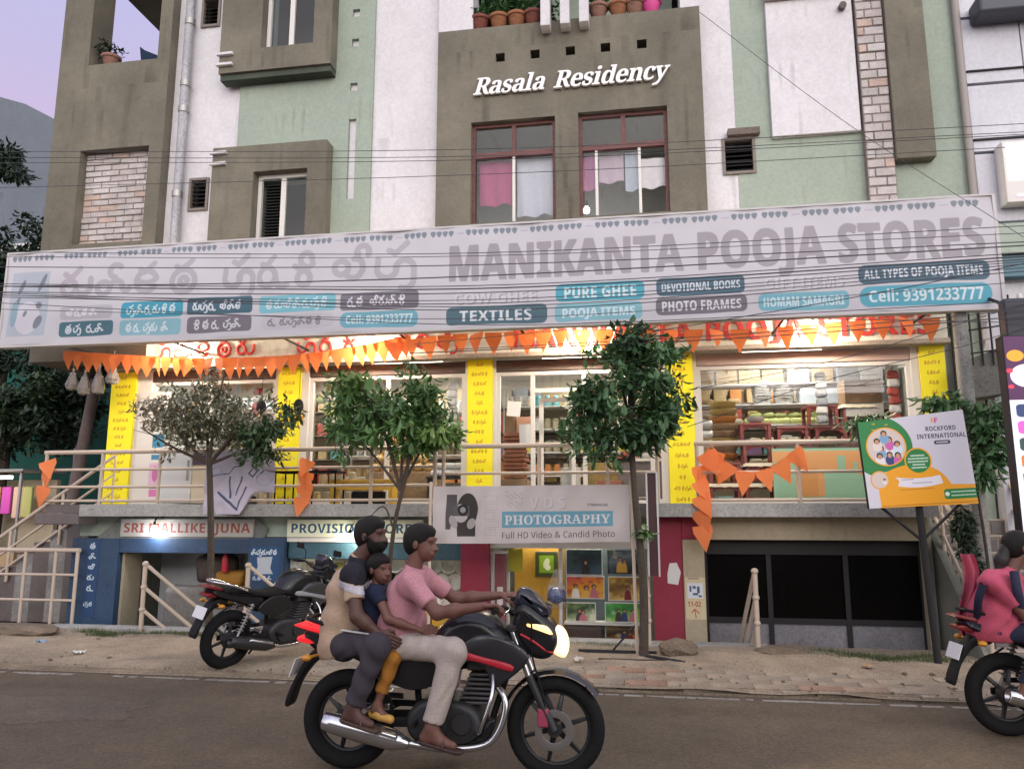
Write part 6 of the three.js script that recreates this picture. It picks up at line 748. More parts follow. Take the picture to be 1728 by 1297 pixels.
// ---------------------------------------------------------------- goods in the half-basement shops
{
  const packC = (x, y, z, a, b, c, m, l, cat, turn = 0) => { const g = new RoundedBoxGeometry(a, b, c, 4, Math.min(a, b, c) * 0.35), p = g.attributes.position; for (let i = 0; i < p.count; i++) { const k = 1 + 0.25 * (N8(p.getX(i) * 1.4 + x, p.getZ(i) * 1.4 + p.getY(i)) - 0.5); p.setXYZ(i, p.getX(i) * k, p.getY(i) * k, p.getZ(i)); } g.computeVertexNormals(); return solo(cat === 'sack' ? 'sack' : 'goods_bundle', l, cat, uvm(g.rotateY(turn).translate(x, y, z)), m); };
  const or = M([0.42, 0.2, 0.02], 0.7, { map: T.cloth }), br = M([0.12, 0.09, 0.075], 0.9, { map: T.grime }), gy = M([0.3, 0.28, 0.26], 0.95, { map: T.grime });
  const st = thing('goods_platform', 'wooden platform under the sacks in the blue-framed shop', 'platform', [-5.9, -0.95, -10.95]); P(st, 'deck', bx(-0.5, 0.38, 1.2, 1.28, -0.3, 0.25), m_.brown); for (const x of [-0.45, 0.33]) P(st, 'leg', bx(x - 0.04, x + 0.04, 0, 1.2, -0.25, 0.2), m_.brown);
  packC(-6.1, 0.48, -10.85, 0.5, 0.28, 0.35, or, 'mustard sack at the bottom of the pile behind the thin trunk', 'sack'); packC(-5.72, 0.48, -10.85, 0.34, 0.28, 0.3, or, 'mustard sack beside the yellow door jamb', 'sack', 0.2); packC(-5.95, 0.72, -10.88, 0.5, 0.22, 0.3, or, 'mustard sack on top of the sack pile', 'sack', -0.1); packC(-6.25, 0.85, -10.95, 0.6, 0.4, 0.35, br, 'brown tarpaulin bundle on the sack pile', 'sack', 0.3);
  solo('red_bottle', 'small red bottle standing on the sack pile', 'bottle', lathe([[0.001, 0], [0.05, 0], [0.05, 0.2], [0.02, 0.25], [0.02, 0.3], [0.001, 0.3]], 12).translate(-6.0, 0.82, -10.7), M([0.5, 0.03, 0.05], 0.4)); solo('door_jamb', 'mustard wooden door jamb in the blue-framed shop', 'jamb', bx(-5.66, -5.56, -0.94, 1.09, -10.95, -10.85), M([0.42, 0.23, 0.03], 0.7, { map: T.wood })); solo('door_leaf', 'brown door leaf beside the mustard jamb', 'door', bx(-5.55, -5.5, -0.94, 1.09, -10.95, -10.65), m_.brown);
  packC(-6.5, 0.18, -10.75, 0.75, 0.85, 0.3, gy, 'grey sheet-covered heap inside the blue-framed shop', 'bundle', 0.2); packC(-6.05, 0.0, -10.62, 0.5, 0.6, 0.25, gy, 'small grey heap beside the sheet-covered heap', 'bundle', -0.2);
  const bl = lathe([[0.001, 0], [0.05, 0.005], [0.1, 0.03], [0.125, 0.075], [0.12, 0.078], [0.09, 0.035], [0.001, 0.012]], 16).rotateX(1.25), wm = M([0.75, 0.73, 0.68], 0.35);
  const rk = thing('bowl_rack', 'dark rack of white bowls in the provision shop', 'rack', [-2.75, -0.95, -11.3]); for (let k = 0; k < 3; k++) P(rk, 'rack_bar', bx(-0.9, 0.4, 1.3 + k * 0.24, 1.32 + k * 0.24, -0.1, 0.05), m_.darksteel); for (const x of [-0.9, 0.4]) P(rk, 'rack_post', bx(x - 0.015, x + 0.015, 0, 2.0, -0.1, 0.05), m_.darksteel);
  for (let r = 0; r < 3; r++) for (let x = -3.55; x < -2.4; x += 0.2) { const o = fin(new THREE.Mesh(bl, wm)); o.name = nm('white_bowl_plate'); o.position.set(x + (r % 2) * 0.09, 0.42 + r * 0.24, -11.2); scene.add(o); tag(o, 'white bowl displayed on the dark rack of the provision shop', 'bowl', 'white bowls on the rack'); }
  const yb = M([0.6, 0.34, 0.03], 0.5); for (let i = 0; i < 4; i++) { const t = thing('yellow_bin', 'yellow plastic bin below the white bowls', 'bin', [-3.4 + i * 0.3, -0.94, -11.0], 'yellow bins in the provision shop'); P(t, 'body', rb(-0.13, 0.13, 0, 1.2, -0.12, 0.12, 0.02), yb); P(t, 'rim', rb(-0.14, 0.14, 1.2, 1.24, -0.13, 0.13, 0.012), yb); }
  for (let i = 0; i < 5; i++) { const t = thing('hanging_sachets', 'strip of sachets hanging in the provision shop doorway', 'sachets', [-4.75 + i * 0.22, 0.2, -10.85], 'sachet strips in the provision shop'); for (let k = 0; k < 6; k++) P(t, 'sachet', rb(-0.06, 0.06, k * 0.13, k * 0.13 + 0.12, -0.01, 0.01, 0.008, 1), pick([wm, yb, M([0.3, 0.28, 0.05], 0.5), M([0.06, 0.06, 0.07], 0.5), M([0.4, 0.35, 0.25], 0.5)])); }
  packC(-4.45, 0.45, -10.8, 0.34, 0.42, 0.2, wm, 'white sack in the provision shop doorway beside the motorcycle', 'sack', 0.2);
  // photography shop
  const yw = M([0.62, 0.34, 0.04], 0.75, { map: T.plaster }), w = thing('yellow_partition', 'mustard yellow partition wall inside the photography shop', 'partition', [-1.3, -0.95, -11.1]); PW(w, 'panel', bx(-1.78, -1.0, -0.95, 1.45, -11.15, -11.1), yw);
  const dr = thing('photo_shop_door', 'open aluminium and glass door of the photography shop', 'door', [-1.95, -0.95, -10.55]); PW(dr, 'frame', mg([bx(-2.01, -1.97, -0.95, 1.12, -10.58, -10.53), bx(-1.83, -1.79, -0.95, 1.16, -10.75, -10.7), bx(-2.01, -1.79, 1.12, 1.16, -10.6, -10.56)]), m_.alu); PW(dr, 'leaf', bx(-1.97, -1.83, -0.95, 1.11, -10.62, -10.6), M([0.25, 0.08, 0.1], 0.3)); PW(dr, 'paper', bx(-1.94, -1.86, 0.42, 0.68, -10.595, -10.592), m_.whiteframe);
  const fg = canvas(96, 112, (c, W_, H_) => { c.fillStyle = '#3c4a1c'; c.fillRect(0, 0, W_, H_); c.fillStyle = '#7ea028'; c.fillRect(14, 14, 68, 84); c.fillStyle = '#cfd8b0'; c.beginPath(); c.ellipse(48, 52, 14, 26, 0.3, 0, 7); c.fill(); c.fillStyle = '#e0e2cc'; c.beginPath(); c.arc(54, 72, 14, 0, 7); c.fill(); });
  let f = thing('framed_picture', 'small framed green picture on the mustard partition', 'picture', [-1.33, 0.9, -11.08]); PW(f, 'frame', rb(-1.48, -1.16, 0.78, 1.13, -11.097, -11.075, 0.006), m_.brown); PW(f, 'picture', sheet(-1.465, -1.175, 0.795, 1.115, -11.072), M([0.9, 0.9, 0.9], 0.4, { map: fg }));
  solo('paper_notice', 'white paper on the mustard partition behind the blue helmet', 'paper', bx(-1.3, -1.06, 0.42, 0.66, -11.097, -11.092), m_.whiteframe); solo('yellow_notice', 'olive yellow notice hung at the photography shop door', 'paper', bx(-1.8, -1.6, 0.88, 1.18, -10.69, -10.68), M([0.4, 0.36, 0.03], 0.7));
  const hm = thing('blue_helmet', 'blue helmet in a plastic bag hanging at the photography shop post', 'helmet', [-1.13, 0.5, -10.62]); P(hm, 'shell', ball(0, 0.08, 0, 0.125, 0.12, 0.14, 18), M([0.015, 0.05, 0.22], 0.25, { phys: 1, clearcoat: 0.6 })); P(hm, 'trim', uvm(new THREE.TorusGeometry(0.12, 0.012, 6, 20).rotateX(1.3).translate(0, 0.02, 0)), m_.dark); P(hm, 'plastic_bag', lathe([[0.13, -0.08], [0.15, 0.08], [0.1, 0.25], [0.02, 0.42]], 12), M([0.9, 0.9, 0.9], 0.2, { phys: 1, transmission: 0.96, thickness: 0, side: dbl }));
  const sc = thing('photo_showcase', 'glass showcase front of the photography shop with a steel post', 'showcase', [-0.5, -0.95, -10.6]); PW(sc, 'post', cyl([-1.08, -0.95, -10.58], [-1.07, 1.2, -10.58], 0.028, 0.028, 10), m_.alu); PW(sc, 'post', cyl([0.1, -0.95, -10.58], [0.1, 1.2, -10.58], 0.02, 0.02, 8), m_.alu); PW(sc, 'glass_pane', pane(-1.04, 0.08, 0.05, 1.19, -10.58), m_.glass); PW(sc, 'shelf', bx(-1.04, 0.08, 0.2, 0.22, -10.95, -10.65), m_.whiteframe); PW(sc, 'back_board', bx(-1.06, 0.12, -0.95, 1.25, -11.1, -11.05), M([0.12, 0.16, 0.18], 0.7)); PW(sc, 'lower_box', bx(-1.04, -0.55, -0.5, 0.19, -10.9, -10.7), M([0.06, 0.035, 0.03], 0.7));
  const photo = (pal, k) => canvas(192, 144, (c, w, h) => { const r = (a, b) => a + (b - a) * rnd(), g = c.createLinearGradient(0, 0, w * 0.3, h); pal.slice(0, 3).forEach((q, i) => g.addColorStop(i / 2, q)); c.fillStyle = g; c.fillRect(0, 0, w, h); c.filter = 'blur(4px)'; for (let i = 0; i < 34; i++) { c.globalAlpha = r(0.2, 0.7); c.fillStyle = pal[Math.floor(rnd() * pal.length)]; c.beginPath(); c.ellipse(r(0, w), r(0, h), r(4, 26), r(3, 18), r(0, 3), 0, 7); c.fill(); } c.globalAlpha = 1; c.filter = 'blur(1.4px)'; const n = 1 + (k % 3); for (let i = 0; i < n; i++) { const x = w * (0.5 + (i - (n - 1) / 2) * 0.2) + r(-14, 14), y = h * r(0.4, 0.55), s = r(0.7, 1.15); c.fillStyle = pick(['#e8e2da', '#7a2030', '#2c3c6a', '#d8a848', '#34302e', '#b86a78']); c.beginPath(); c.moveTo(x - 24 * s, h); c.quadraticCurveTo(x - 22 * s, y + 12 * s, x, y + 12 * s); c.quadraticCurveTo(x + 22 * s, y + 12 * s, x + 24 * s, h); c.fill(); c.fillStyle = '#1f1714'; c.beginPath(); c.ellipse(x, y - 3 * s, 13 * s, 15 * s, 0, 0, 7); c.fill(); c.fillStyle = '#b4836a'; c.beginPath(); c.ellipse(x + 1, y + 1, 9 * s, 12 * s, r(-0.2, 0.2), 0, 7); c.fill(); } c.filter = 'none'; });
  const ph = [[-1.02, -0.52, 0.83, 1.18, ['#2c4450', '#20303a', '#3c5662'], 'dark teal portrait print at the top of the showcase'], [-0.45, -0.02, 0.86, 1.17, ['#3a4a58', '#6a7a88', '#1c2830'], 'black framed moonlit print at the top of the showcase'], [-1.02, -0.5, 0.52, 0.82, ['#c23a52', '#d88a2a', '#e0a83a', '#8a2a4a'], 'pink and orange sunset print in the showcase'], [-0.45, 0.06, 0.5, 0.82, ['#caa03a', '#6a4a22', '#e0c070', '#8a6a2a'], 'golden wedding print in the showcase'], [-1.02, -0.62, 0.22, 0.47, ['#8aa060', '#2c4a2a', '#d8d8c0', '#5a6a3a'], 'pale green couple print on the middle row of the showcase'], [-0.5, 0.0, 0.22, 0.48, ['#4aa04a', '#2c7a3a', '#9ac04a', '#d8e0d8'], 'bright green garden print on the middle row of the showcase'], [-1.02, -0.55, -0.05, 0.2, ['#7a2a2a', '#6a7a22', '#8a9a2a', '#c04a3a'], 'red and moss print on the lower row of the showcase'], [-0.5, 0.07, -0.05, 0.2, ['#d8c070', '#3a2a1c', '#e08a2a', '#c8c0b0'], 'yellow baby print on the lower row of the showcase'], [-0.5, 0.07, -0.3, -0.06, ['#b8b4a4', '#d0ccc0', '#8a6a4a'], 'grey-white print at the bottom of the showcase']];
  ph.forEach(([a, b, c, d, pal, l], i) => { const t = thing('photo_print', l, 'photograph', [(a + b) / 2, c, -10.8]); PW(t, 'mount', bx(a, b, c, d, -10.82, -10.8), i === 1 ? m_.dark : m_.whiteframe); PW(t, 'picture', sheet(a + 0.012, b - 0.012, c + 0.012, d - 0.012, -10.796), M([0.95, 0.95, 0.95], 0.35, { map: photo(pal, i) })); });
}
// ---------------------------------------------------------------- motorcycles (local: x forward, z to the rider's right, origin under the rear axle)
const tyreM = M([0.012, 0.012, 0.0125], 0.9, { phys: 1, specularIntensity: 0.35, bumpMap: T.bumpFine, bumpScale: 0.004 }), rimM = M([0.03, 0.03, 0.032], 0.4, { metalness: 0.4 }), chrome = M([0.6, 0.6, 0.62], 0.2, { metalness: 0.95 }), engM = M([0.035, 0.035, 0.037], 0.5, { metalness: 0.4 }), blackPl = M([0.009, 0.009, 0.01], 0.6, { phys: 1, specularIntensity: 0.45 }), seatM = M([0.012, 0.0115, 0.0115], 0.8, { phys: 1, specularIntensity: 0.35, bumpMap: T.bumpFine, bumpScale: 0.002 });
function motorcycle(name, label, pos, turn, o) {
  const g = thing(name, label, 'motorcycle', pos, null, turn); if (o.scale) g.scale.setScalar(o.scale); if (o.lean) { g.rotation.order = 'YXZ'; g.rotation.x = o.lean; }
  const paint = M(o.body, 0.3, { phys: 1, clearcoat: 0.35, clearcoatRoughness: 0.15, specularIntensity: 0.5 }), accent = M(o.accent, 0.4, { phys: 1, clearcoat: 0.5 }), fa = 1.34, R = 0.305;
  const wheel = (x, w, disc) => {
    const t = P(g, 'wheel', uvm(new THREE.TorusGeometry(R - w, w, 14, 44).scale(1, 1, 1.05)), tyreM); t.position.set(x, R, 0);
    P(t, 'rim', mg([uvm(new THREE.TorusGeometry(R - w * 1.95, 0.017, 8, 40)), ...Array.from({ length: 6 }, (_, i) => { const a = i * Math.PI / 3 + 0.3; return prof([[0.03, -0.02], [0.2, -0.011], [0.2, 0.011], [0.03, 0.02]], 0.026, 0.006, false, 1).rotateZ(a); })]), rimM);
    P(t, 'hub', mg([cyl([0, 0, -0.07], [0, 0, 0.07], 0.045, 0.045, 16), cyl([0, 0, -0.1], [0, 0, 0.1], 0.012, 0.012, 8)]), engM);
    if (disc) P(t, 'brake_disc', lathe([[0.075, 0], [0.12, 0], [0.12, 0.005], [0.075, 0.005], [0.075, 0]], 28).rotateX(Math.PI / 2).translate(0, 0, 0.075), chrome);
    else P(t, 'brake_drum', cyl([0, 0, 0.02], [0, 0, 0.085], 0.085, 0.075, 20), engM);
  };
  wheel(0, 0.056, false); wheel(fa, 0.046, true);
  // fork, fender
  for (const z of [-0.085, 0.085]) { P(g, 'fork_tube', cyl([fa, R, z], [1.185, 0.62, z], 0.027, 0.025, 12), o.forkM || engM); P(g, 'fork_stanchion', cyl([1.19, 0.6, z], [1.075, 0.9, z], 0.018, 0.018, 10), chrome); }
  const fen = []; for (let i = 0; i < 13; i++) { const a0 = 0.66 + i * 0.155, a1 = a0 + 0.165; for (const [z0, z1, r0, r1] of [[-0.065, -0.035, 0.325, 0.345], [-0.035, 0.035, 0.345, 0.345], [0.035, 0.065, 0.345, 0.325]]) { const p = [[a0, r0, z0], [a1, r0, z0], [a1, r1, z1], [a0, r1, z1]].map(([a, r, z]) => V(fa + Math.cos(a) * r, R + Math.sin(a) * r, z)); const q = new THREE.BufferGeometry().setFromPoints([p[0], p[3], p[2], p[0], p[2], p[1]]); q.computeVertexNormals(); fen.push(uvm(q)); } }
  P(g, 'front_fender', mg(fen), (() => { const m = M(o.fender || o.body, 0.35, { side: dbl, phys: 1, clearcoat: 0.6 }); return m; })());
  P(g, 'brake_caliper', rb(fa - 0.1, fa - 0.03, R + 0.02, R + 0.13, 0.065, 0.11, 0.012), o.caliper ? M(o.caliper, 0.5) : engM);
  // frame, swingarm, engine
  P(g, 'swingarm', mg([-0.1, 0.1].map((z) => rb(-0.05, 0.5, R - 0.028, R + 0.028, z - 0.014, z + 0.014, 0.01).rotateZ(0.04))), blackPl);
  P(g, 'frame', mg([tube([[1.09, 0.84, 0], [0.8, 0.66, 0], [0.4, 0.68, 0]], 0.024), tube([[1.1, 0.78, 0], [1.0, 0.5, 0], [0.93, 0.3, 0]], 0.022), tube([[0.42, 0.68, 0.1], [0.2, 0.7, 0.1], [-0.12, 0.78, 0.08]], 0.014), tube([[0.42, 0.68, -0.1], [0.2, 0.7, -0.1], [-0.12, 0.78, -0.08]], 0.014), tube([[0.44, 0.66, 0], [0.47, 0.4, 0], [0.5, 0.28, 0]], 0.022)]), blackPl);
  P(g, 'engine_case', mg([prof([[0.45, 0.24], [0.42, 0.36], [0.52, 0.46], [0.72, 0.47], [0.86, 0.42], [0.9, 0.3], [0.82, 0.22], [0.6, 0.2]], 0.3, 0.05), cyl([0.6, 0.33, 0.12], [0.6, 0.33, 0.185], 0.1, 0.09, 22), cyl([0.78, 0.34, 0.12], [0.78, 0.34, 0.17], 0.07, 0.06, 18), cyl([0.62, 0.33, -0.12], [0.62, 0.33, -0.18], 0.09, 0.08, 20)]), engM);
  P(g, 'cylinder', mg([0, 1, 2, 3, 4, 5, 6].map((i) => rb(0.74 + i * 0.012, 0.93 + i * 0.012, 0.44 + i * 0.028, 0.458 + i * 0.028, -0.1, 0.1, 0.006, 1)).concat([rb(0.79, 0.98, 0.635, 0.71, -0.085, 0.085, 0.02)])), M([0.1, 0.1, 0.105], 0.45, { metalness: 0.6 }));
  P(g, 'engine_guard', tube([[0.95, 0.72, 0.08], [0.99, 0.55, 0.26], [0.92, 0.34, 0.27], [0.86, 0.28, 0.1]], 0.012), chrome);
  P(g, 'belly_pan', prof([[0.45, 0.19], [0.9, 0.2], [0.98, 0.36], [0.92, 0.34], [0.86, 0.25], [0.5, 0.24]], 0.2, 0.02), paint);
  // exhaust on the right side
  P(g, 'exhaust_pipe', tube([[0.95, 0.58, 0.04], [1.04, 0.46, 0.08], [0.96, 0.24, 0.12], [0.7, 0.19, 0.15], [0.42, 0.22, 0.17]], 0.021, 10, 30), chrome);
  P(g, 'silencer', lathe([[0.001, 0], [0.03, 0], [0.062, 0.1], [0.066, 0.3], [0.06, 0.5], [0.052, 0.56], [0.03, 0.565], [0.028, 0.53], [0.001, 0.53]], 20).rotateZ(Math.PI / 2 - 0.2).translate(0.46, 0.22, 0.19), o.silencer || chrome);
  P(g, 'heat_shield', prof([[0.4, 0.28], [0.12, 0.345], [0.1, 0.325], [0.4, 0.255]], 0.05, 0.008, false, 2).translate(0, 0, 0.235), chrome);
  // tank, seat, panels
  P(g, 'fuel_tank', prof([[0.56, 0.74], [0.6, 0.88], [0.74, 0.985], [0.9, 0.985], [1.03, 0.9], [1.1, 0.8], [1.02, 0.72], [0.8, 0.7]], 0.31, 0.11, true, 6), paint);
  P(g, 'tank_cap', cyl([0.83, 0.985, 0], [0.83, 1.0, 0], 0.045, 0.04, 16), chrome);
  for (const z of [-1, 1]) { P(g, 'tank_shroud', prof([[0.74, 0.74], [0.86, 0.86], [1.12, 0.82], [1.2, 0.74], [1.06, 0.6], [0.98, 0.56], [0.92, 0.68]], 0.05, 0.018).translate(0, 0, z * 0.165), accent); P(g, 'side_panel', prof([[0.24, 0.62], [0.4, 0.74], [0.62, 0.72], [0.66, 0.6], [0.46, 0.52]], 0.04, 0.012).translate(0, 0, z * 0.13), paint); P(g, 'decal_stripe', prof([[0.66, 0.75], [0.9, 0.71], [1.1, 0.665], [1.11, 0.69], [0.92, 0.74], [0.68, 0.785]], 0.012, 0.003, true, 1).translate(0, 0, z * 0.195), M(o.stripe, 0.4)); }
  P(g, 'seat', prof([[-0.14, 0.86], [0.06, 0.85], [0.2, 0.82], [0.36, 0.785], [0.56, 0.8], [0.62, 0.77], [0.58, 0.73], [0.3, 0.73], [-0.1, 0.79], [-0.17, 0.83]], 0.26, 0.05, true, 4), seatM);
  P(g, 'tail_cowl', prof([[0.34, 0.73], [-0.1, 0.8], [-0.24, 0.855], [-0.3, 0.84], [-0.22, 0.77], [0.0, 0.7], [0.28, 0.62]], 0.22, 0.05), paint);
  for (const z of [-1, 1]) P(g, 'grab_rail', tube([[0.08, 0.83, z * 0.14], [-0.12, 0.9, z * 0.14], [-0.27, 0.93, z * 0.08], [-0.28, 0.93, 0]], 0.014), o.rail || blackPl);
  P(g, 'tail_light', mg([prof([[-0.18, 0.862], [-0.33, 0.895], [-0.37, 0.885], [-0.3, 0.862], [-0.18, 0.84]], 0.17, 0.008, true, 2), prof([[-0.22, 0.8], [-0.34, 0.815], [-0.35, 0.79], [-0.24, 0.77]], 0.15, 0.01, true, 2)]), M(o.lit ? [0.45, 0.01, 0.015] : [0.16, 0.008, 0.01], 0.35, o.lit ? { emissive: [1, 0.03, 0.04], emissiveIntensity: 0.5 } : {}));
  P(g, 'rear_fender', prof([[-0.08, 0.73], [-0.22, 0.74], [-0.36, 0.55], [-0.42, 0.38], [-0.4, 0.37], [-0.335, 0.53], [-0.22, 0.66], [-0.1, 0.68]], 0.12, 0.01, true, 2), blackPl);
  P(g, 'number_plate', rb(-0.1, 0.1, -0.06, 0.06, -0.004, 0.004, 0.003, 1).rotateY(Math.PI / 2).rotateZ(-0.35).translate(-0.36, 0.62, 0), M([0.66, 0.66, 0.68], 0.5));
  for (const z of [-1, 1]) { P(g, 'turn_signal', mg([cyl([-0.2, 0.7, z * 0.06], [-0.22, 0.7, z * 0.16], 0.01, 0.01, 6), ball(-0.23, 0.7, z * 0.18, 0.035, 0.022, 0.03, 10)]), M([0.5, 0.22, 0.02], 0.3)); P(g, 'shock_absorber', mg([cyl([0.02, R + 0.02, z * 0.125], [0.18, 0.68, z * 0.125], 0.014, 0.014, 8), ...Array.from({ length: 9 }, (_, i) => uvm(new THREE.TorusGeometry(0.03, 0.007, 5, 12).rotateX(Math.PI / 2).rotateZ(-0.4).translate(0.06 + i * 0.013, R + 0.12 + i * 0.03, z * 0.125)))]), o.spring || m_.steel); P(g, 'foot_peg', cyl([0.5, 0.34, z * 0.12], [0.5, 0.34, z * 0.27], 0.016, 0.016, 8), blackPl); P(g, 'rear_foot_peg', mg([cyl([0.2, 0.42, z * 0.16], [0.2, 0.42, z * 0.28], 0.016, 0.016, 8), rb(0.16, 0.32, 0.4, 0.44, z * 0.15 - 0.008, z * 0.15 + 0.008, 0.006)]), chrome); }
  P(g, 'chain_guard', rb(0.05, 0.5, R + 0.06, R + 0.1, -0.12, -0.1, 0.008), blackPl);
  P(g, 'saree_guard', mg([tube([[0.1, 0.62, -0.16], [-0.1, 0.45, -0.2], [0.12, 0.3, -0.2], [0.3, 0.36, -0.18]], 0.008)]), m_.darksteel);
  // cockpit
  P(g, 'headlight_cowl', prof([[1.08, 0.92], [1.14, 1.06], [1.24, 1.02], [1.36, 0.9], [1.37, 0.8], [1.3, 0.72], [1.18, 0.74]], 0.24, 0.07, true, 5), paint);
  P(g, 'visor', prof([[1.1, 1.04], [1.12, 1.14], [1.2, 1.12], [1.32, 0.98], [1.24, 1.0]], 0.2, 0.05, true, 4), M([0.02, 0.022, 0.035], 0.15));
  const hl = P(g, 'headlight', prof([[1.26, 0.9], [1.38, 0.9], [1.425, 0.82], [1.41, 0.73], [1.34, 0.75], [1.29, 0.82]], 0.17, 0.03, true, 3), o.lit ? M([1, 0.9, 0.7], 0.3, { emissive: [1, 0.68, 0.28], emissiveIntensity: 1.15 }) : M([0.35, 0.36, 0.38], 0.15));
  if (o.lit) { P(hl, 'position_lamp', prof([[1.17, 0.93], [1.3, 0.925], [1.34, 0.87], [1.27, 0.885]], 0.255, 0.02, true, 2), M([1, 0.85, 0.5], 0.3, { emissive: [1, 0.6, 0.18], emissiveIntensity: 0.9 })); const l = new THREE.SpotLight(0xffdca0, 16, 0, 0.5, 0.6, 2); l.position.set(1.46, 0.82, 0); l.target.position.set(4, 0.2, 0); l.castShadow = true; g.add(l, l.target); }
  P(g, 'handlebar', tube([[1.02, 1.03, 0.34], [1.06, 1.04, 0.22], [1.08, 0.98, 0.06], [1.08, 0.98, -0.06], [1.06, 1.04, -0.22], [1.02, 1.03, -0.34]], 0.012, 8), blackPl);
  for (const z of [-1, 1]) { P(g, 'grip', cyl([1.05, 1.04, z * 0.23], [1.015, 1.03, z * 0.36], 0.018, 0.018, 10), seatM); P(g, 'lever', cyl([1.09, 1.03, z * 0.22], [1.08, 1.015, z * 0.36], 0.006, 0.005, 6), chrome); if (o.mirrors) P(g, 'mirror', mg([tube([[1.07, 1.05, z * 0.22], [1.1, 1.15, z * 0.27], [1.08, 1.2, z * 0.32]], 0.006), rb(1.06, 1.085, 1.17, 1.24, z * 0.34 - 0.065, z * 0.34 + 0.065, 0.012)]), blackPl); }
  P(g, 'brake_hose', tube([[1.07, 1.03, 0.2], [1.2, 0.98, 0.17], [1.21, 0.75, 0.11], [1.28, 0.5, 0.105], [1.29, 0.4, 0.1]], 0.006, 6), blackPl); P(g, 'clutch_cable', tube([[1.07, 1.03, -0.2], [1.19, 0.96, -0.15], [1.1, 0.75, -0.12], [0.8, 0.45, -0.14]], 0.006, 6), blackPl); for (const z of [-1, 1]) P(g, 'cowl_stripe', tube([[1.14, 0.87, z * 0.122], [1.22, 0.83, z * 0.124], [1.3, 0.775, z * 0.112], [1.34, 0.76, z * 0.095]], 0.008, 6), M(o.stripe, 0.4));
  P(g, 'instrument_panel', rb(1.1, 1.16, 0.98, 1.05, -0.08, 0.08, 0.015), blackPl); P(g, 'steering_yoke', rb(1.05, 1.12, 0.88, 0.92, -0.11, 0.11, 0.01), engM);
  P(g, 'side_stand', cyl([0.55, 0.26, -0.12], [0.5, o.lean ? 0.02 : 0.2, o.lean ? -0.3 : -0.14], 0.013), blackPl);
  return g;
}
const RB = V(-1.965, 0, -5.22);
motorcycle('motorcycle', 'black motorcycle with red stripes and lit headlight carrying three people', RB.toArray(), 0, { body: [0.012, 0.012, 0.014], accent: [0.014, 0.014, 0.018], stripe: [0.4, 0.015, 0.03], caliper: [0.3, 0.04, 0.08], lit: true, scale: 1.04 });
motorcycle('motorcycle', 'black motorcycle parked on the verge before the provision shop', [-4.38, 0.05, -7.9], 1.08, { body: [0.011, 0.012, 0.014], accent: [0.03, 0.03, 0.035], stripe: [0.25, 0.26, 0.28], rail: chrome, silencer: M([0.04, 0.04, 0.042], 0.4, { metalness: 0.5 }), lean: 0.12, mirrors: true });
motorcycle('motorcycle', 'dark motorcycle with violet tank ridden by the woman in pink', [2.74, 0, -6.75], 0.1, { body: [0.018, 0.018, 0.03], accent: [0.05, 0.05, 0.12], stripe: [0.3, 0.3, 0.45], mirrors: true });

// ---------------------------------------------------------------- people: smooth tapered bodies meshed from distance fields
const skinDummy = new THREE.MeshStandardMaterial();
function field(sdf, lo, hi, cell) {
  const c = lo.clone().add(hi).multiplyScalar(0.5), half = Math.max(hi.x - lo.x, hi.y - lo.y, hi.z - lo.z) / 2 + cell * 3, n = Math.min(150, Math.ceil(half * 2 / cell)), mc = new MarchingCubes(n, skinDummy, false, false, 90000);
  mc.isolation = 0; const h = n / 2, s = half, F = mc.field;
  const p = V();
  for (let k = 0; k < n; k++) for (let j = 0; j < n; j++) for (let i = 0; i < n; i++) { p.set(c.x + (i - h) / h * s, c.y + (j - h) / h * s, c.z + (k - h) / h * s); const edge = i < 2 || j < 2 || k < 2 || i > n - 3 || j > n - 3 || k > n - 3; F[k * n * n + j * n + i] = edge || p.x < lo.x - 0.05 || p.x > hi.x + 0.05 || p.y < lo.y - 0.05 || p.y > hi.y + 0.05 || p.z < lo.z - 0.05 || p.z > hi.z + 0.05 ? -1 : -sdf(p); }
  mc.update(); const g = new THREE.BufferGeometry(), a = new Float32Array(mc.positionArray.slice(0, mc.count * 3));
  for (let i = 0; i < a.length; i += 3) { a[i] = a[i] * s + c.x; a[i + 1] = a[i + 1] * s + c.y; a[i + 2] = a[i + 2] * s + c.z; }
  g.setAttribute('position', new THREE.BufferAttribute(a, 3)); let m = mergeVertices(g, cell * 0.02); m.computeVertexNormals(); return uvm(m);
}
const smin = (a, b, k) => { const h = Math.max(k - Math.abs(a - b), 0) / k; return Math.min(a, b) - h * h * k * 0.25; };
function cap(a, b, ra, rb2) { const ax = a.x, ay = a.y, az = a.z, dx = b.x - ax, dy = b.y - ay, dz = b.z - az, L = dx * dx + dy * dy + dz * dz || 1e-9; return (p) => { const qx = p.x - ax, qy = p.y - ay, qz = p.z - az, t = Math.max(0, Math.min(1, (qx * dx + qy * dy + qz * dz) / L)), ex = qx - dx * t, ey = qy - dy * t, ez = qz - dz * t; return Math.sqrt(ex * ex + ey * ey + ez * ez) - ra - (rb2 - ra) * t; }; }
const ell = (c, r, q) => { const qi = q ? q.clone().invert() : null, v = V(); return (p) => { v.copy(p).sub(c); if (qi) v.applyQuaternion(qi); const k0 = Math.sqrt((v.x / r.x) ** 2 + (v.y / r.y) ** 2 + (v.z / r.z) ** 2), k1 = Math.sqrt((v.x / r.x / r.x) ** 2 + (v.y / r.y / r.y) ** 2 + (v.z / r.z / r.z) ** 2) || 1e-6; return k0 * (k0 - 1) / k1; }; };
const join = (fs, k) => (p) => { let d = fs[0](p); for (let i = 1; i < fs.length; i++) d = smin(d, fs[i](p), k); return d; };
function bounds(pts, m) { const b = new THREE.Box3().setFromPoints(pts); return [b.min.subScalar(m), b.max.addScalar(m)]; }
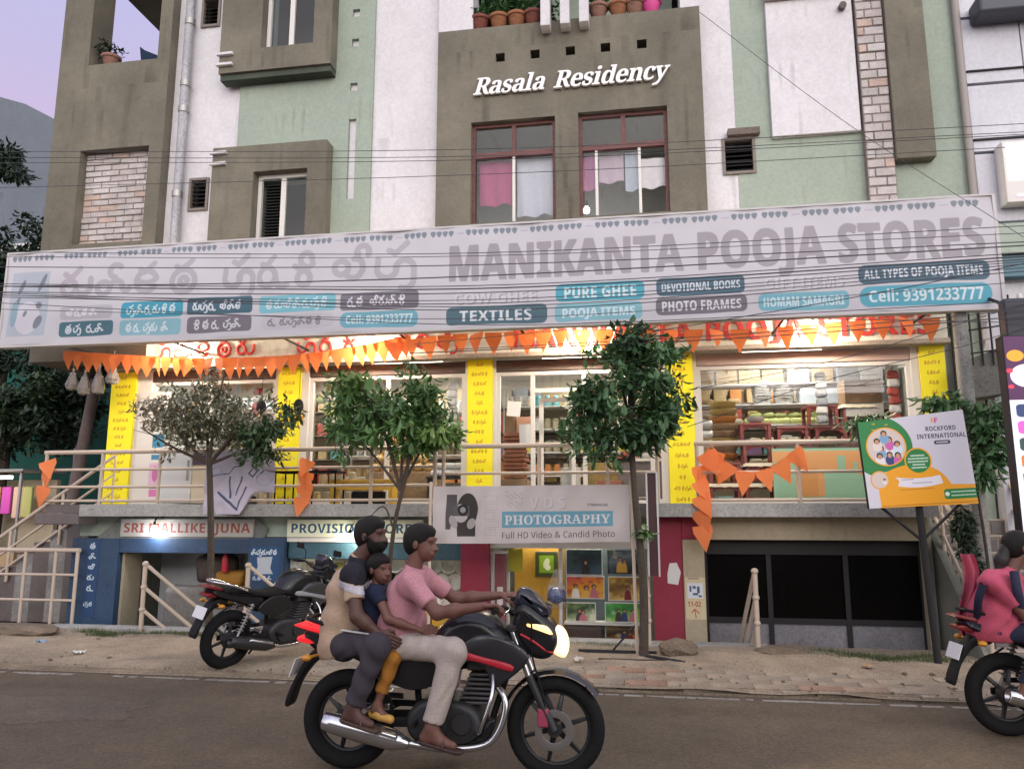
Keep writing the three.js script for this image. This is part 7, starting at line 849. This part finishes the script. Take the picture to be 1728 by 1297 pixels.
// head in its own frame: +x looks ahead, y up; s = scale (1 = 0.23 m tall)
function headSDF(c, yaw, pitch, s) {
  const q = new THREE.Quaternion().setFromEuler(new THREE.Euler(0, yaw, pitch, 'YZX')), at = (x, y, z) => V(x, y, z).multiplyScalar(s).applyQuaternion(q).add(c), r = (a, b, d) => V(a, b, d).multiplyScalar(s);
  const fs = [ell(at(-0.012, 0.035, 0), r(0.098, 0.088, 0.078), q), ell(at(0.03, -0.03, 0), r(0.068, 0.085, 0.064), q), cap(at(0.05, -0.075, 0), at(0.068, -0.088, 0), 0.03 * s, 0.02 * s), cap(at(0.088, 0.015, 0), at(0.112, -0.026, 0), 0.009 * s, 0.014 * s), cap(at(0.1, -0.03, -0.012), at(0.1, -0.03, 0.012), 0.011 * s, 0.011 * s), cap(at(0.083, 0.036, -0.04), at(0.083, 0.036, 0.04), 0.014 * s, 0.014 * s), cap(at(0.09, -0.056, -0.02), at(0.09, -0.056, 0.02), 0.009 * s, 0.009 * s), cap(at(0.09, -0.067, -0.016), at(0.09, -0.067, 0.016), 0.009 * s, 0.009 * s)];
  const base = join(fs, 0.02 * s), eyes = [-1, 1].map((z) => ell(at(0.092, 0.013, z * 0.031), r(0.014, 0.011, 0.016), q)), balls = [-1, 1].map((z) => ell(at(0.074, 0.012, z * 0.031), r(0.0145, 0.012, 0.013), q)), ears = [-1, 1].map((z) => ell(at(-0.012, 0.0, z * 0.08), r(0.019, 0.031, 0.01), q));
  const f = (p) => { let d = base(p); for (const e of eyes) d = Math.max(d, -e(p) - 0.003); for (const b of balls) d = Math.min(d, b(p)); for (const e of ears) d = smin(d, e(p), 0.008); return d; };
  return { f, at, q, s };
}
// a hand: wrist, direction of the fingers, back-of-hand normal, thumb side, curl
function handBones(w, dir, back, thumb, curl, s = 1) {
  const o = [], D = dir.clone().normalize(), N = back.clone().normalize(), S = thumb.clone().normalize(), pt = (a, b, c) => w.clone().addScaledVector(D, a * s).addScaledVector(N, b * s).addScaledVector(S, c * s);
  for (let i = 0; i < 4; i++) { const c = 0.03 - i * 0.02, len = [0.07, 0.08, 0.074, 0.058][i]; o.push(cap(pt(0.005, 0, c * 0.6), pt(0.085, 0, c), 0.015 * s, 0.012 * s)); let a = pt(0.085, 0, c), ang = curl * 0.5; for (const [f, r] of [[0.45, 0.0095], [0.32, 0.009], [0.25, 0.008]]) { const b = a.clone().addScaledVector(D, Math.cos(ang) * len * f * s).addScaledVector(N, -Math.sin(ang) * len * f * s); o.push(cap(a, b, r * s, r * s * 0.95)); a = b; ang += curl * 0.75; } }
  o.push(cap(pt(0.02, -0.005, 0.025), pt(0.05, -0.015, 0.05), 0.014 * s, 0.012 * s), cap(pt(0.05, -0.015, 0.05), pt(0.075, -0.015 - 0.02 * curl, 0.055), 0.011 * s, 0.01 * s), cap(pt(0.075, -0.015 - 0.02 * curl, 0.055), pt(0.09, -0.02 - 0.035 * curl, 0.045), 0.01 * s, 0.008 * s));
  return { f: (p) => { let d = o[0](p); for (let i = 1; i < o.length; i++) d = smin(d, o[i](p), 0.006 * s); return d; }, c: pt(0.06, 0, 0) };
}
function person(label, J, o) {
  const s = o.scale || 1, g = thing('person', label, 'person', [J.hip.x, o.base ?? 0, J.hip.z]);
  const skinM = M(o.skin, 0.6, { bumpMap: T.bumpFine, bumpScale: 0.0006 });
  const mid = (a, b, t) => a.clone().lerp(b, t), lat = V(0, 0, 1);
  const torso = (e) => [cap(J.hip.clone().addScaledVector(lat, -0.07 * s), J.hip.clone().addScaledVector(lat, 0.07 * s), (0.125 + e) * s, (0.125 + e) * s), cap(J.hip, J.belly, (0.14 * o.girth + e) * s, (0.145 * o.girth + e) * s), cap(J.belly.clone().addScaledVector(lat, -0.05 * s), J.chest.clone().addScaledVector(lat, -0.07 * s), (0.125 * o.girth + e) * s, (0.115 + e) * s), cap(J.belly.clone().addScaledVector(lat, 0.05 * s), J.chest.clone().addScaledVector(lat, 0.07 * s), (0.125 * o.girth + e) * s, (0.115 + e) * s), cap(J.shL, J.shR, (0.068 + e) * s, (0.068 + e) * s), cap(J.chest, J.neck, (0.1 + e) * s, (0.06 + e) * s)];
  const arms = [], fore = [], legs = [];
  const head = headSDF(J.head, o.yaw || 0, o.pitch || 0, s * (o.headScale || 1));
  const sk = [cap(J.neck, J.head.clone().add(V(-0.015, -0.05, 0).multiplyScalar(s)), 0.058 * s, 0.055 * s), ...torso(-0.02)];
  for (const [a, b, c] of o.arms || [['shL', 'elL', 'wrL'], ['shR', 'elR', 'wrR']]) { sk.push(cap(J[a], J[b], 0.052 * s, 0.041 * s), cap(J[b], mid(J[b], J[c], 0.35), 0.041 * s, 0.04 * s), cap(mid(J[b], J[c], 0.35), J[c], 0.04 * s, 0.027 * s)); arms.push([J[a], J[b]]); }
  for (const [a, b, c, d] of [['hpL', 'knL', 'anL', 'toL'], ['hpR', 'knR', 'anR', 'toR']]) { if (!J[b]) continue; sk.push(cap(J[a], J[b], 0.075 * s, 0.055 * s), cap(J[b], mid(J[b], J[c], 0.35), 0.054 * s, 0.055 * s), cap(mid(J[b], J[c], 0.35), J[c], 0.055 * s, 0.036 * s)); if (J[d]) { const heel = J[c].clone().add(J[c].clone().sub(J[d]).setY(0).multiplyScalar(0.25)).add(V(0, -0.055 * s, 0)); sk.push(cap(J[c], heel, 0.036 * s, 0.034 * s), cap(heel, J[d], 0.034 * s, 0.026 * s), cap(J[c], mid(heel, J[d], 0.6), 0.033 * s, 0.03 * s)); } legs.push([J[a], J[b], J[c]]); }
  const all = Object.values(J), [lo, hi] = bounds(all, 0.16 * s), body = [field(join(sk, 0.035 * s), lo, hi, 0.013)];
  { const [a, b] = bounds([J.head], 0.17 * s); body.push(field(head.f, a, b, 0.0036)); }
  for (const h of o.hands || []) { const k = handBones(...h, s), [a, b] = bounds([k.c], 0.13 * s); body.push(field(k.f, a, b, 0.0034)); }
  PW(g, 'body', mg(body), skinM);
  const ex = o.shirt.ext || 0, arm = arms.map(([a, b]) => { const e = mid(a, b, o.shirt.sleeve), d = b.clone().sub(a).normalize(), f = cap(a, e.clone().addScaledVector(d, 0.05), 0.068 * s, 0.06 * s); return (p) => Math.max(f(p), (p.x - e.x) * d.x + (p.y - e.y) * d.y + (p.z - e.z) * d.z); });
  const tor = join([...torso(0.008 + ex), cap(J.hip.clone().add(V(-0.03, -0.04, 0)), J.belly, (0.155 * o.girth + ex) * s, (0.15 * o.girth + ex) * s)], 0.05 * s), nd = J.head.clone().sub(J.neck).normalize(), wr = (p) => 0.0075 * Math.sin(p.y * 34 + p.x * 26 + 2.4 * Math.sin(p.z * 11 + p.x * 5)) * (0.5 + 0.5 * Math.sin(p.x * 8 + p.y * 6 + p.z * 4)) + 0.005 * Math.sin(p.x * 61 - p.y * 23 + 3 * Math.sin(p.z * 17 + p.y * 9)) * (0.5 + 0.5 * Math.sin(p.y * 13 - p.x * 6));
  const shirt = (p) => { let d = tor(p); for (const f of arm) d = smin(d, f(p), 0.04 * s); d += wr(p); d = Math.max(d, (p.x - J.neck.x) * nd.x + (p.y - J.neck.y) * nd.y + (p.z - J.neck.z) * nd.z - 0.012 * s); return Math.max(d, o.shirt.hem - p.y + (o.shirt.slant || 0) * (p.x - J.hip.x)); };
  const [sl, sh] = bounds([J.hip, J.neck, J.shL, J.shR, ...arms.map((a) => a[1])], 0.17 * s), [tl, th] = bounds([J.hip, J.hpL, J.hpR, ...legs.flat()], 0.15 * s);
  PW(g, 'shirt', field(shirt, sl, sh, 0.0125), M(o.shirt.col, 0.9, { map: T.cloth }), o.shirt.label);
  if (o.shirt.yoke) { const y = o.shirt.yoke; for (const [n, a, b, col] of y) PW(g, n, field((p) => Math.max(shirt(p) - 0.004, (p.y - J.shR.y) + (p.x - J.shR.x) * 0.25 - a, b - ((p.y - J.shR.y) + (p.x - J.shR.x) * 0.25), J.shR.x - 0.09 - p.x), sl, sh, 0.0125), M(col, 0.9, { map: T.cloth })); }
  if (o.collar) PW(g, 'collar', field((p) => { const t = (p.x - J.neck.x) * nd.x + (p.y - J.neck.y) * nd.y + (p.z - J.neck.z) * nd.z; return Math.max(cap(J.neck.clone().addScaledVector(nd, -0.03), J.neck.clone().addScaledVector(nd, 0.05), 0.085 * s, 0.076 * s)(p), Math.abs(t - 0.005) - 0.024); }, ...bounds([J.neck], 0.13), 0.008), M(o.collar, 0.9, { map: T.cloth }));
  if (o.pants) { const fs = []; for (const [a, b, c] of legs) { const e = mid(b, c, o.pants.len), w = o.pants.wide || 1; const f1 = cap(a, b, 0.084 * s * w, 0.073 * s * w), f2 = cap(b, e, 0.075 * s * w, 0.062 * s * w), d = e.clone().sub(b).normalize(); fs.push((p) => Math.max(smin(f1(p), f2(p), 0.05 * s), (p.x - e.x) * d.x + (p.y - e.y) * d.y + (p.z - e.z) * d.z - 0.02)); } fs.push(cap(J.hpL, J.hpR, 0.108 * s, 0.108 * s), cap(J.hip, J.hip.clone().add(V(-0.02, 0.05, 0)), 0.13 * s, 0.13 * s)); const pj = join(fs, 0.03 * s); PW(g, 'trousers', field((p) => pj(p) + wr(p) * 0.8, tl, th, 0.0125), M(o.pants.col, 0.9, { map: T.cloth })); }
  const hairQ = head, hm = M(o.hair || [0.012, 0.01, 0.009], 0.6, { bumpMap: T.hair, bumpScale: 0.006, phys: 1, specularIntensity: 0.6 });
  { const at = hairQ.at, q = hairQ.q, k = hairQ.s, L = V(), qi = q.clone().invert(), cent = J.head, hf = join([ell(at(-0.022, 0.05, 0), V(0.108, 0.092, 0.088).multiplyScalar(k), q), ell(at(-0.055, 0.0, 0), V(0.07, 0.085, 0.08).multiplyScalar(k), q), ...(o.hairTop ? [ell(at(0.015, 0.09, 0), V(0.08, 0.045, 0.07).multiplyScalar(k), q)] : [])], 0.03 * k); PW(g, 'hair', field((p) => { L.copy(p).sub(cent).applyQuaternion(qi).divideScalar(k); return Math.max(hf(p), (L.x - (L.y > 0.055 ? 0.1 : L.y > -0.01 ? 0.03 + (L.y + 0.01) * 0.75 : 0.005)) * k, (-0.075 - L.y) * k); }, ...bounds([J.head], 0.16 * k), 0.0055), hm);
    if (o.beard) PW(g, 'beard', field((p) => { L.copy(p).sub(cent).applyQuaternion(qi).divideScalar(k); return Math.max(head.f(p) - 0.008, (L.y + 0.035 - (L.x < 0.06 ? (0.06 - L.x) * 0.8 : 0)) * k, (0.0 - L.x) * k); }, ...bounds([J.head], 0.15 * k), 0.005), hm); 
    const em = M([0.012, 0.01, 0.01], 0.4); for (const z of [-1, 1]) { const e = at(0.086, 0.012, z * 0.031); PW(g, 'eye', ball(e.x, e.y, e.z, 0.0055 * k, 0.0055 * k, 0.0055 * k, 8), em); } for (const z of [-1, 1]) PW(g, 'eyebrow', cyl(at(0.096, 0.042, z * 0.014), at(0.086, 0.044, z * 0.05), 0.005 * k, 0.003 * k, 6), hm); }
  for (const sd of o.shoes || []) { const [an, to, col, sandal] = sd, A = J[an], D = J[to].clone().sub(A).setY(0).normalize(), h = A.clone().addScaledVector(D, -0.055 * s).add(V(0, -0.075 * s, 0)), t = J[to].clone().addScaledVector(D, 0.03 * s).add(V(0, -0.02 * s, 0)); const lat2 = V(-D.z, 0, D.x), f = sandal ? ((c1) => (p) => { const dd = p.clone().sub(h), along = dd.dot(D), k = Math.max(0, Math.min(1, along / t.clone().sub(h).dot(D))), yy = h.y + (t.y - h.y) * k - 0.012; return Math.max(c1(p), Math.abs(p.y - yy) - 0.011); })(cap(h, t, 0.042 * s, 0.045 * s)) : join([cap(h, t, 0.042 * s, 0.038 * s), cap(A.clone().add(V(0, -0.03 * s, 0)), h.clone().lerp(t, 0.5), 0.04 * s, 0.036 * s)], 0.02); PW(g, sandal ? 'sandal' : 'shoe', field(f, ...bounds([h, t, A], 0.07), 0.007), M(col, 0.6)); if (sandal) PW(g, 'sandal_strap', uvm(new THREE.TorusGeometry(0.043 * s, 0.007, 6, 16, Math.PI).rotateY(Math.atan2(D.x, D.z)).translate(h.x * 0.35 + t.x * 0.65, h.y * 0.35 + t.y * 0.65, h.z * 0.35 + t.z * 0.65)), M(col, 0.6)); }
  return g;
}
const A = (px, py, z) => onZ(px, py, z), Z0 = -5.22, sk1 = [0.135, 0.058, 0.042], sk2 = [0.08, 0.036, 0.027];
{ // rider
  const gripR = V(RB.x + 1.07, 1.077, Z0 + 0.31), gripL = V(RB.x + 1.07, 1.077, Z0 - 0.31);
  const J = { head: A(711, 918, Z0).setZ(Z0), neck: A(697, 958, Z0), chest: A(688, 1000, Z0), belly: A(676, 1050, Z0), hip: A(672, 1082, Z0), shR: A(692, 984, Z0 + 0.17).setZ(Z0 + 0.17), shL: A(712, 972, Z0 - 0.19), elR: A(738, 1034, Z0 + 0.26), elL: A(770, 1010, Z0 - 0.27), hpR: A(672, 1088, Z0 + 0.1), hpL: A(676, 1086, Z0 - 0.1), knR: A(765, 1098, Z0 + 0.22), knL: A(770, 1098, Z0 - 0.22), anR: A(728, 1228, Z0 + 0.24), anL: A(735, 1225, Z0 - 0.24), toR: A(764, 1258, Z0 + 0.27), toL: A(768, 1255, Z0 - 0.27) };
  const dR = gripR.clone().sub(J.elR).normalize(), dL = gripL.clone().sub(J.elL).normalize(); J.wrR = gripR.clone().addScaledVector(dR, -0.09).add(V(0, 0.025, 0)); J.wrL = gripL.clone().addScaledVector(dL, -0.09).add(V(0, 0.025, 0));
  person('man in a pink T-shirt and pale trousers steering the black and red motorcycle', J, { girth: 1.02, skin: sk1, yaw: -0.12, pitch: -0.05, hands: [[J.wrR, V(1, 0.05, 0.02), V(-0.1, 1, 0), V(0, -0.2, -1), 1.25], [J.wrL, V(1, 0.05, -0.02), V(-0.1, 1, 0), V(0, -0.2, 1), 1.25]], shirt: { col: [0.6, 0.28, 0.32], sleeve: 0.72, hem: J.hip.y - 0.1, slant: 0.1, label: 'pink short-sleeved T-shirt' }, pants: { col: [0.56, 0.48, 0.43], len: 0.88, wide: 1.08 }, hairTop: true, shoes: [['anR', 'toR', [0.05, 0.03, 0.025], true], ['anL', 'toL', [0.05, 0.03, 0.025], true]] });
}
{ // passenger
  const J = { head: A(627, 905, Z0), neck: A(607, 942, Z0), chest: A(590, 990, Z0), belly: A(584, 1045, Z0), hip: A(582, 1080, Z0), shR: A(594, 972, Z0 + 0.19), shL: A(612, 965, Z0 - 0.19), elR: A(602, 1040, Z0 + 0.27), elL: A(625, 1035, Z0 - 0.27), wrR: A(640, 1070, Z0 + 0.24), wrL: A(660, 1066, Z0 - 0.24), hpR: A(580, 1086, Z0 + 0.11), hpL: A(584, 1084, Z0 - 0.11), knR: A(637, 1090, Z0 + 0.26), knL: A(645, 1090, Z0 - 0.26), anR: A(596, 1192, Z0 + 0.26), anL: A(600, 1190, Z0 - 0.26), toR: A(625, 1222, Z0 + 0.29), toL: A(632, 1220, Z0 - 0.29) };
  const pg = person('bearded man in a beige, black and white T-shirt riding pillion at the back', J, { girth: 1.0, skin: sk2, yaw: -0.2, pitch: 0.02, beard: true, hairTop: true, hands: [[J.wrR, V(0.9, -0.35, 0.05), V(0.2, 0.3, 1), V(0.4, 1, 0), 0.5], [J.wrL, V(0.9, -0.35, -0.05), V(0.2, 0.3, -1), V(0.4, 1, 0), 0.5]], shirt: { col: [0.6, 0.43, 0.3], sleeve: 0.6, hem: J.hip.y - 0.09, slant: 0.2, label: 'beige T-shirt with black yoke and white chest band', yoke: [['shirt_yoke', 0.11, -0.04, [0.012, 0.012, 0.02]], ['shirt_band', -0.04, -0.095, [0.62, 0.6, 0.66]]] }, pants: { col: [0.055, 0.045, 0.06], len: 0.9, wide: 1.05 }, shoes: [['anR', 'toR', [0.08, 0.045, 0.035], true], ['anL', 'toL', [0.08, 0.045, 0.035], true]] });
  PW(pg, 'trouser_piping', tube([J.hpR.clone().add(V(-0.05, 0.1, 0.05)), J.hpR.clone().lerp(J.knR, 0.5).add(V(0, 0.085, 0.045)), J.knR.clone().add(V(0.01, 0.07, 0.02))], 0.007), m_.whiteframe);
}
{ // child between them
  const J = { head: A(640, 962, Z0 + 0.05), neck: A(637, 986, Z0 + 0.05), chest: A(635, 1010, Z0 + 0.05), belly: A(633, 1050, Z0 + 0.03), hip: A(630, 1078, Z0), shR: A(636, 1000, Z0 + 0.16), shL: A(645, 996, Z0 - 0.08), elR: A(655, 1044, Z0 + 0.22), elL: A(675, 1035, Z0 - 0.2), wrR: A(712, 1064, Z0 + 0.2), wrL: A(712, 1060, Z0 - 0.2), hpR: A(634, 1085, Z0 + 0.1), hpL: A(634, 1085, Z0 - 0.1), knR: A(662, 1112, Z0 + 0.2), knL: A(662, 1112, Z0 - 0.2), anR: A(636, 1190, Z0 + 0.22), anL: A(636, 1190, Z0 - 0.22), toR: A(654, 1209, Z0 + 0.24), toL: A(654, 1209, Z0 - 0.24) };
  person('child in navy top and mustard trousers sitting between the two men', J, { scale: 0.68, headScale: 1.2, girth: 0.95, skin: sk1, yaw: -0.5, hands: [[J.wrR, V(1, 0.1, 0.05), V(0, 0.3, 1), V(0.2, 1, 0), 0.6]], shirt: { col: [0.008, 0.016, 0.05], sleeve: 0.4, hem: J.hip.y - 0.05, label: 'navy top' }, pants: { col: [0.42, 0.17, 0.02], len: 0.65, wide: 1.0 }, hairTop: true, shoes: [['anR', 'toR', [0.5, 0.28, 0.06], false], ['anL', 'toL', [0.5, 0.28, 0.06], false]] });
}
{ // woman on the motorcycle at the right
  const zw = -6.75, b = (px, py, dz = 0) => onZ(px, py, zw + dz), J = { head: b(1722, 925), neck: b(1705, 962), chest: b(1688, 995), belly: b(1680, 1035), hip: b(1680, 1052), shR: b(1672, 982, 0.16), shL: b(1712, 975, -0.18), elR: b(1735, 1040, 0.24), elL: b(1765, 1030, -0.24), wrR: b(1790, 1030, 0.26), wrL: b(1795, 1030, -0.26), hpR: b(1685, 1060, 0.1), hpL: b(1688, 1058, -0.1), knR: b(1760, 1075, 0.2), knL: b(1765, 1075, -0.2), anR: b(1735, 1160, 0.22), anL: b(1738, 1160, -0.22), toR: b(1760, 1176, 0.24), toL: b(1762, 1176, -0.24) };
  const g = person('woman in a bright pink tunic with dark ponytail riding the motorcycle past the stair', J, { girth: 1.05, skin: sk1, yaw: 0.1, hands: [[J.wrR, V(1, 0, 0), V(0, 1, 0), V(0, 0, -1), 1.2], [J.wrL, V(1, 0, 0), V(0, 1, 0), V(0, 0, 1), 1.2]], shirt: { col: [0.62, 0.1, 0.17], sleeve: 0.7, hem: J.hip.y - 0.12, ext: 0.012, label: 'bright pink tunic' }, pants: { col: [0.02, 0.025, 0.06], len: 0.92 }, shoes: [['anR', 'toR', [0.03, 0.02, 0.02], true], ['anL', 'toL', [0.03, 0.02, 0.02], true]] });
  PW(g, 'ponytail', field(join([cap(b(1705, 915), b(1690, 945, 0.02), 0.05, 0.045), cap(b(1690, 945, 0.02), b(1684, 985, 0.03), 0.045, 0.022)], 0.03), ...bounds([b(1705, 915), b(1684, 985)], 0.1), 0.008), M([0.012, 0.01, 0.009], 0.6, { bumpMap: T.bumpFine, bumpScale: 0.004 }));
  PW(g, 'scarf', (() => { const s = new THREE.PlaneGeometry(0.15, 0.7, 12, 24), p = s.attributes.position; for (let i = 0; i < p.count; i++) { const y = p.getY(i), x = p.getX(i); p.setZ(i, 0.035 * Math.sin(x * 70 + y * 4) + 0.03 * Math.sin(y * 8)); p.setX(i, x * (0.55 + 0.3 * Math.sin(y * 6 + 0.5)) - 0.1 * (0.3 - y) + 0.025 * Math.sin(y * 10)); } s.computeVertexNormals(); const c = b(1638, 1010, -0.12); return uvm(s.translate(c.x, c.y, c.z)); })(), M([0.62, 0.12, 0.19], 0.95, { map: T.cloth, side: dbl }));
  PW(g, 'shoulder_strap', tube([b(1660, 985, 0.24), b(1652, 1010, 0.2), b(1650, 1050, 0.05)], 0.03, 8), M([0.012, 0.014, 0.04], 0.8)); PW(g, 'backpack_strap', tube([b(1712, 965, 0.2), b(1718, 1000, 0.26), b(1728, 1045, 0.2)], 0.035, 8), M([0.012, 0.014, 0.04], 0.8));
}
renderer.render(scene, camera);
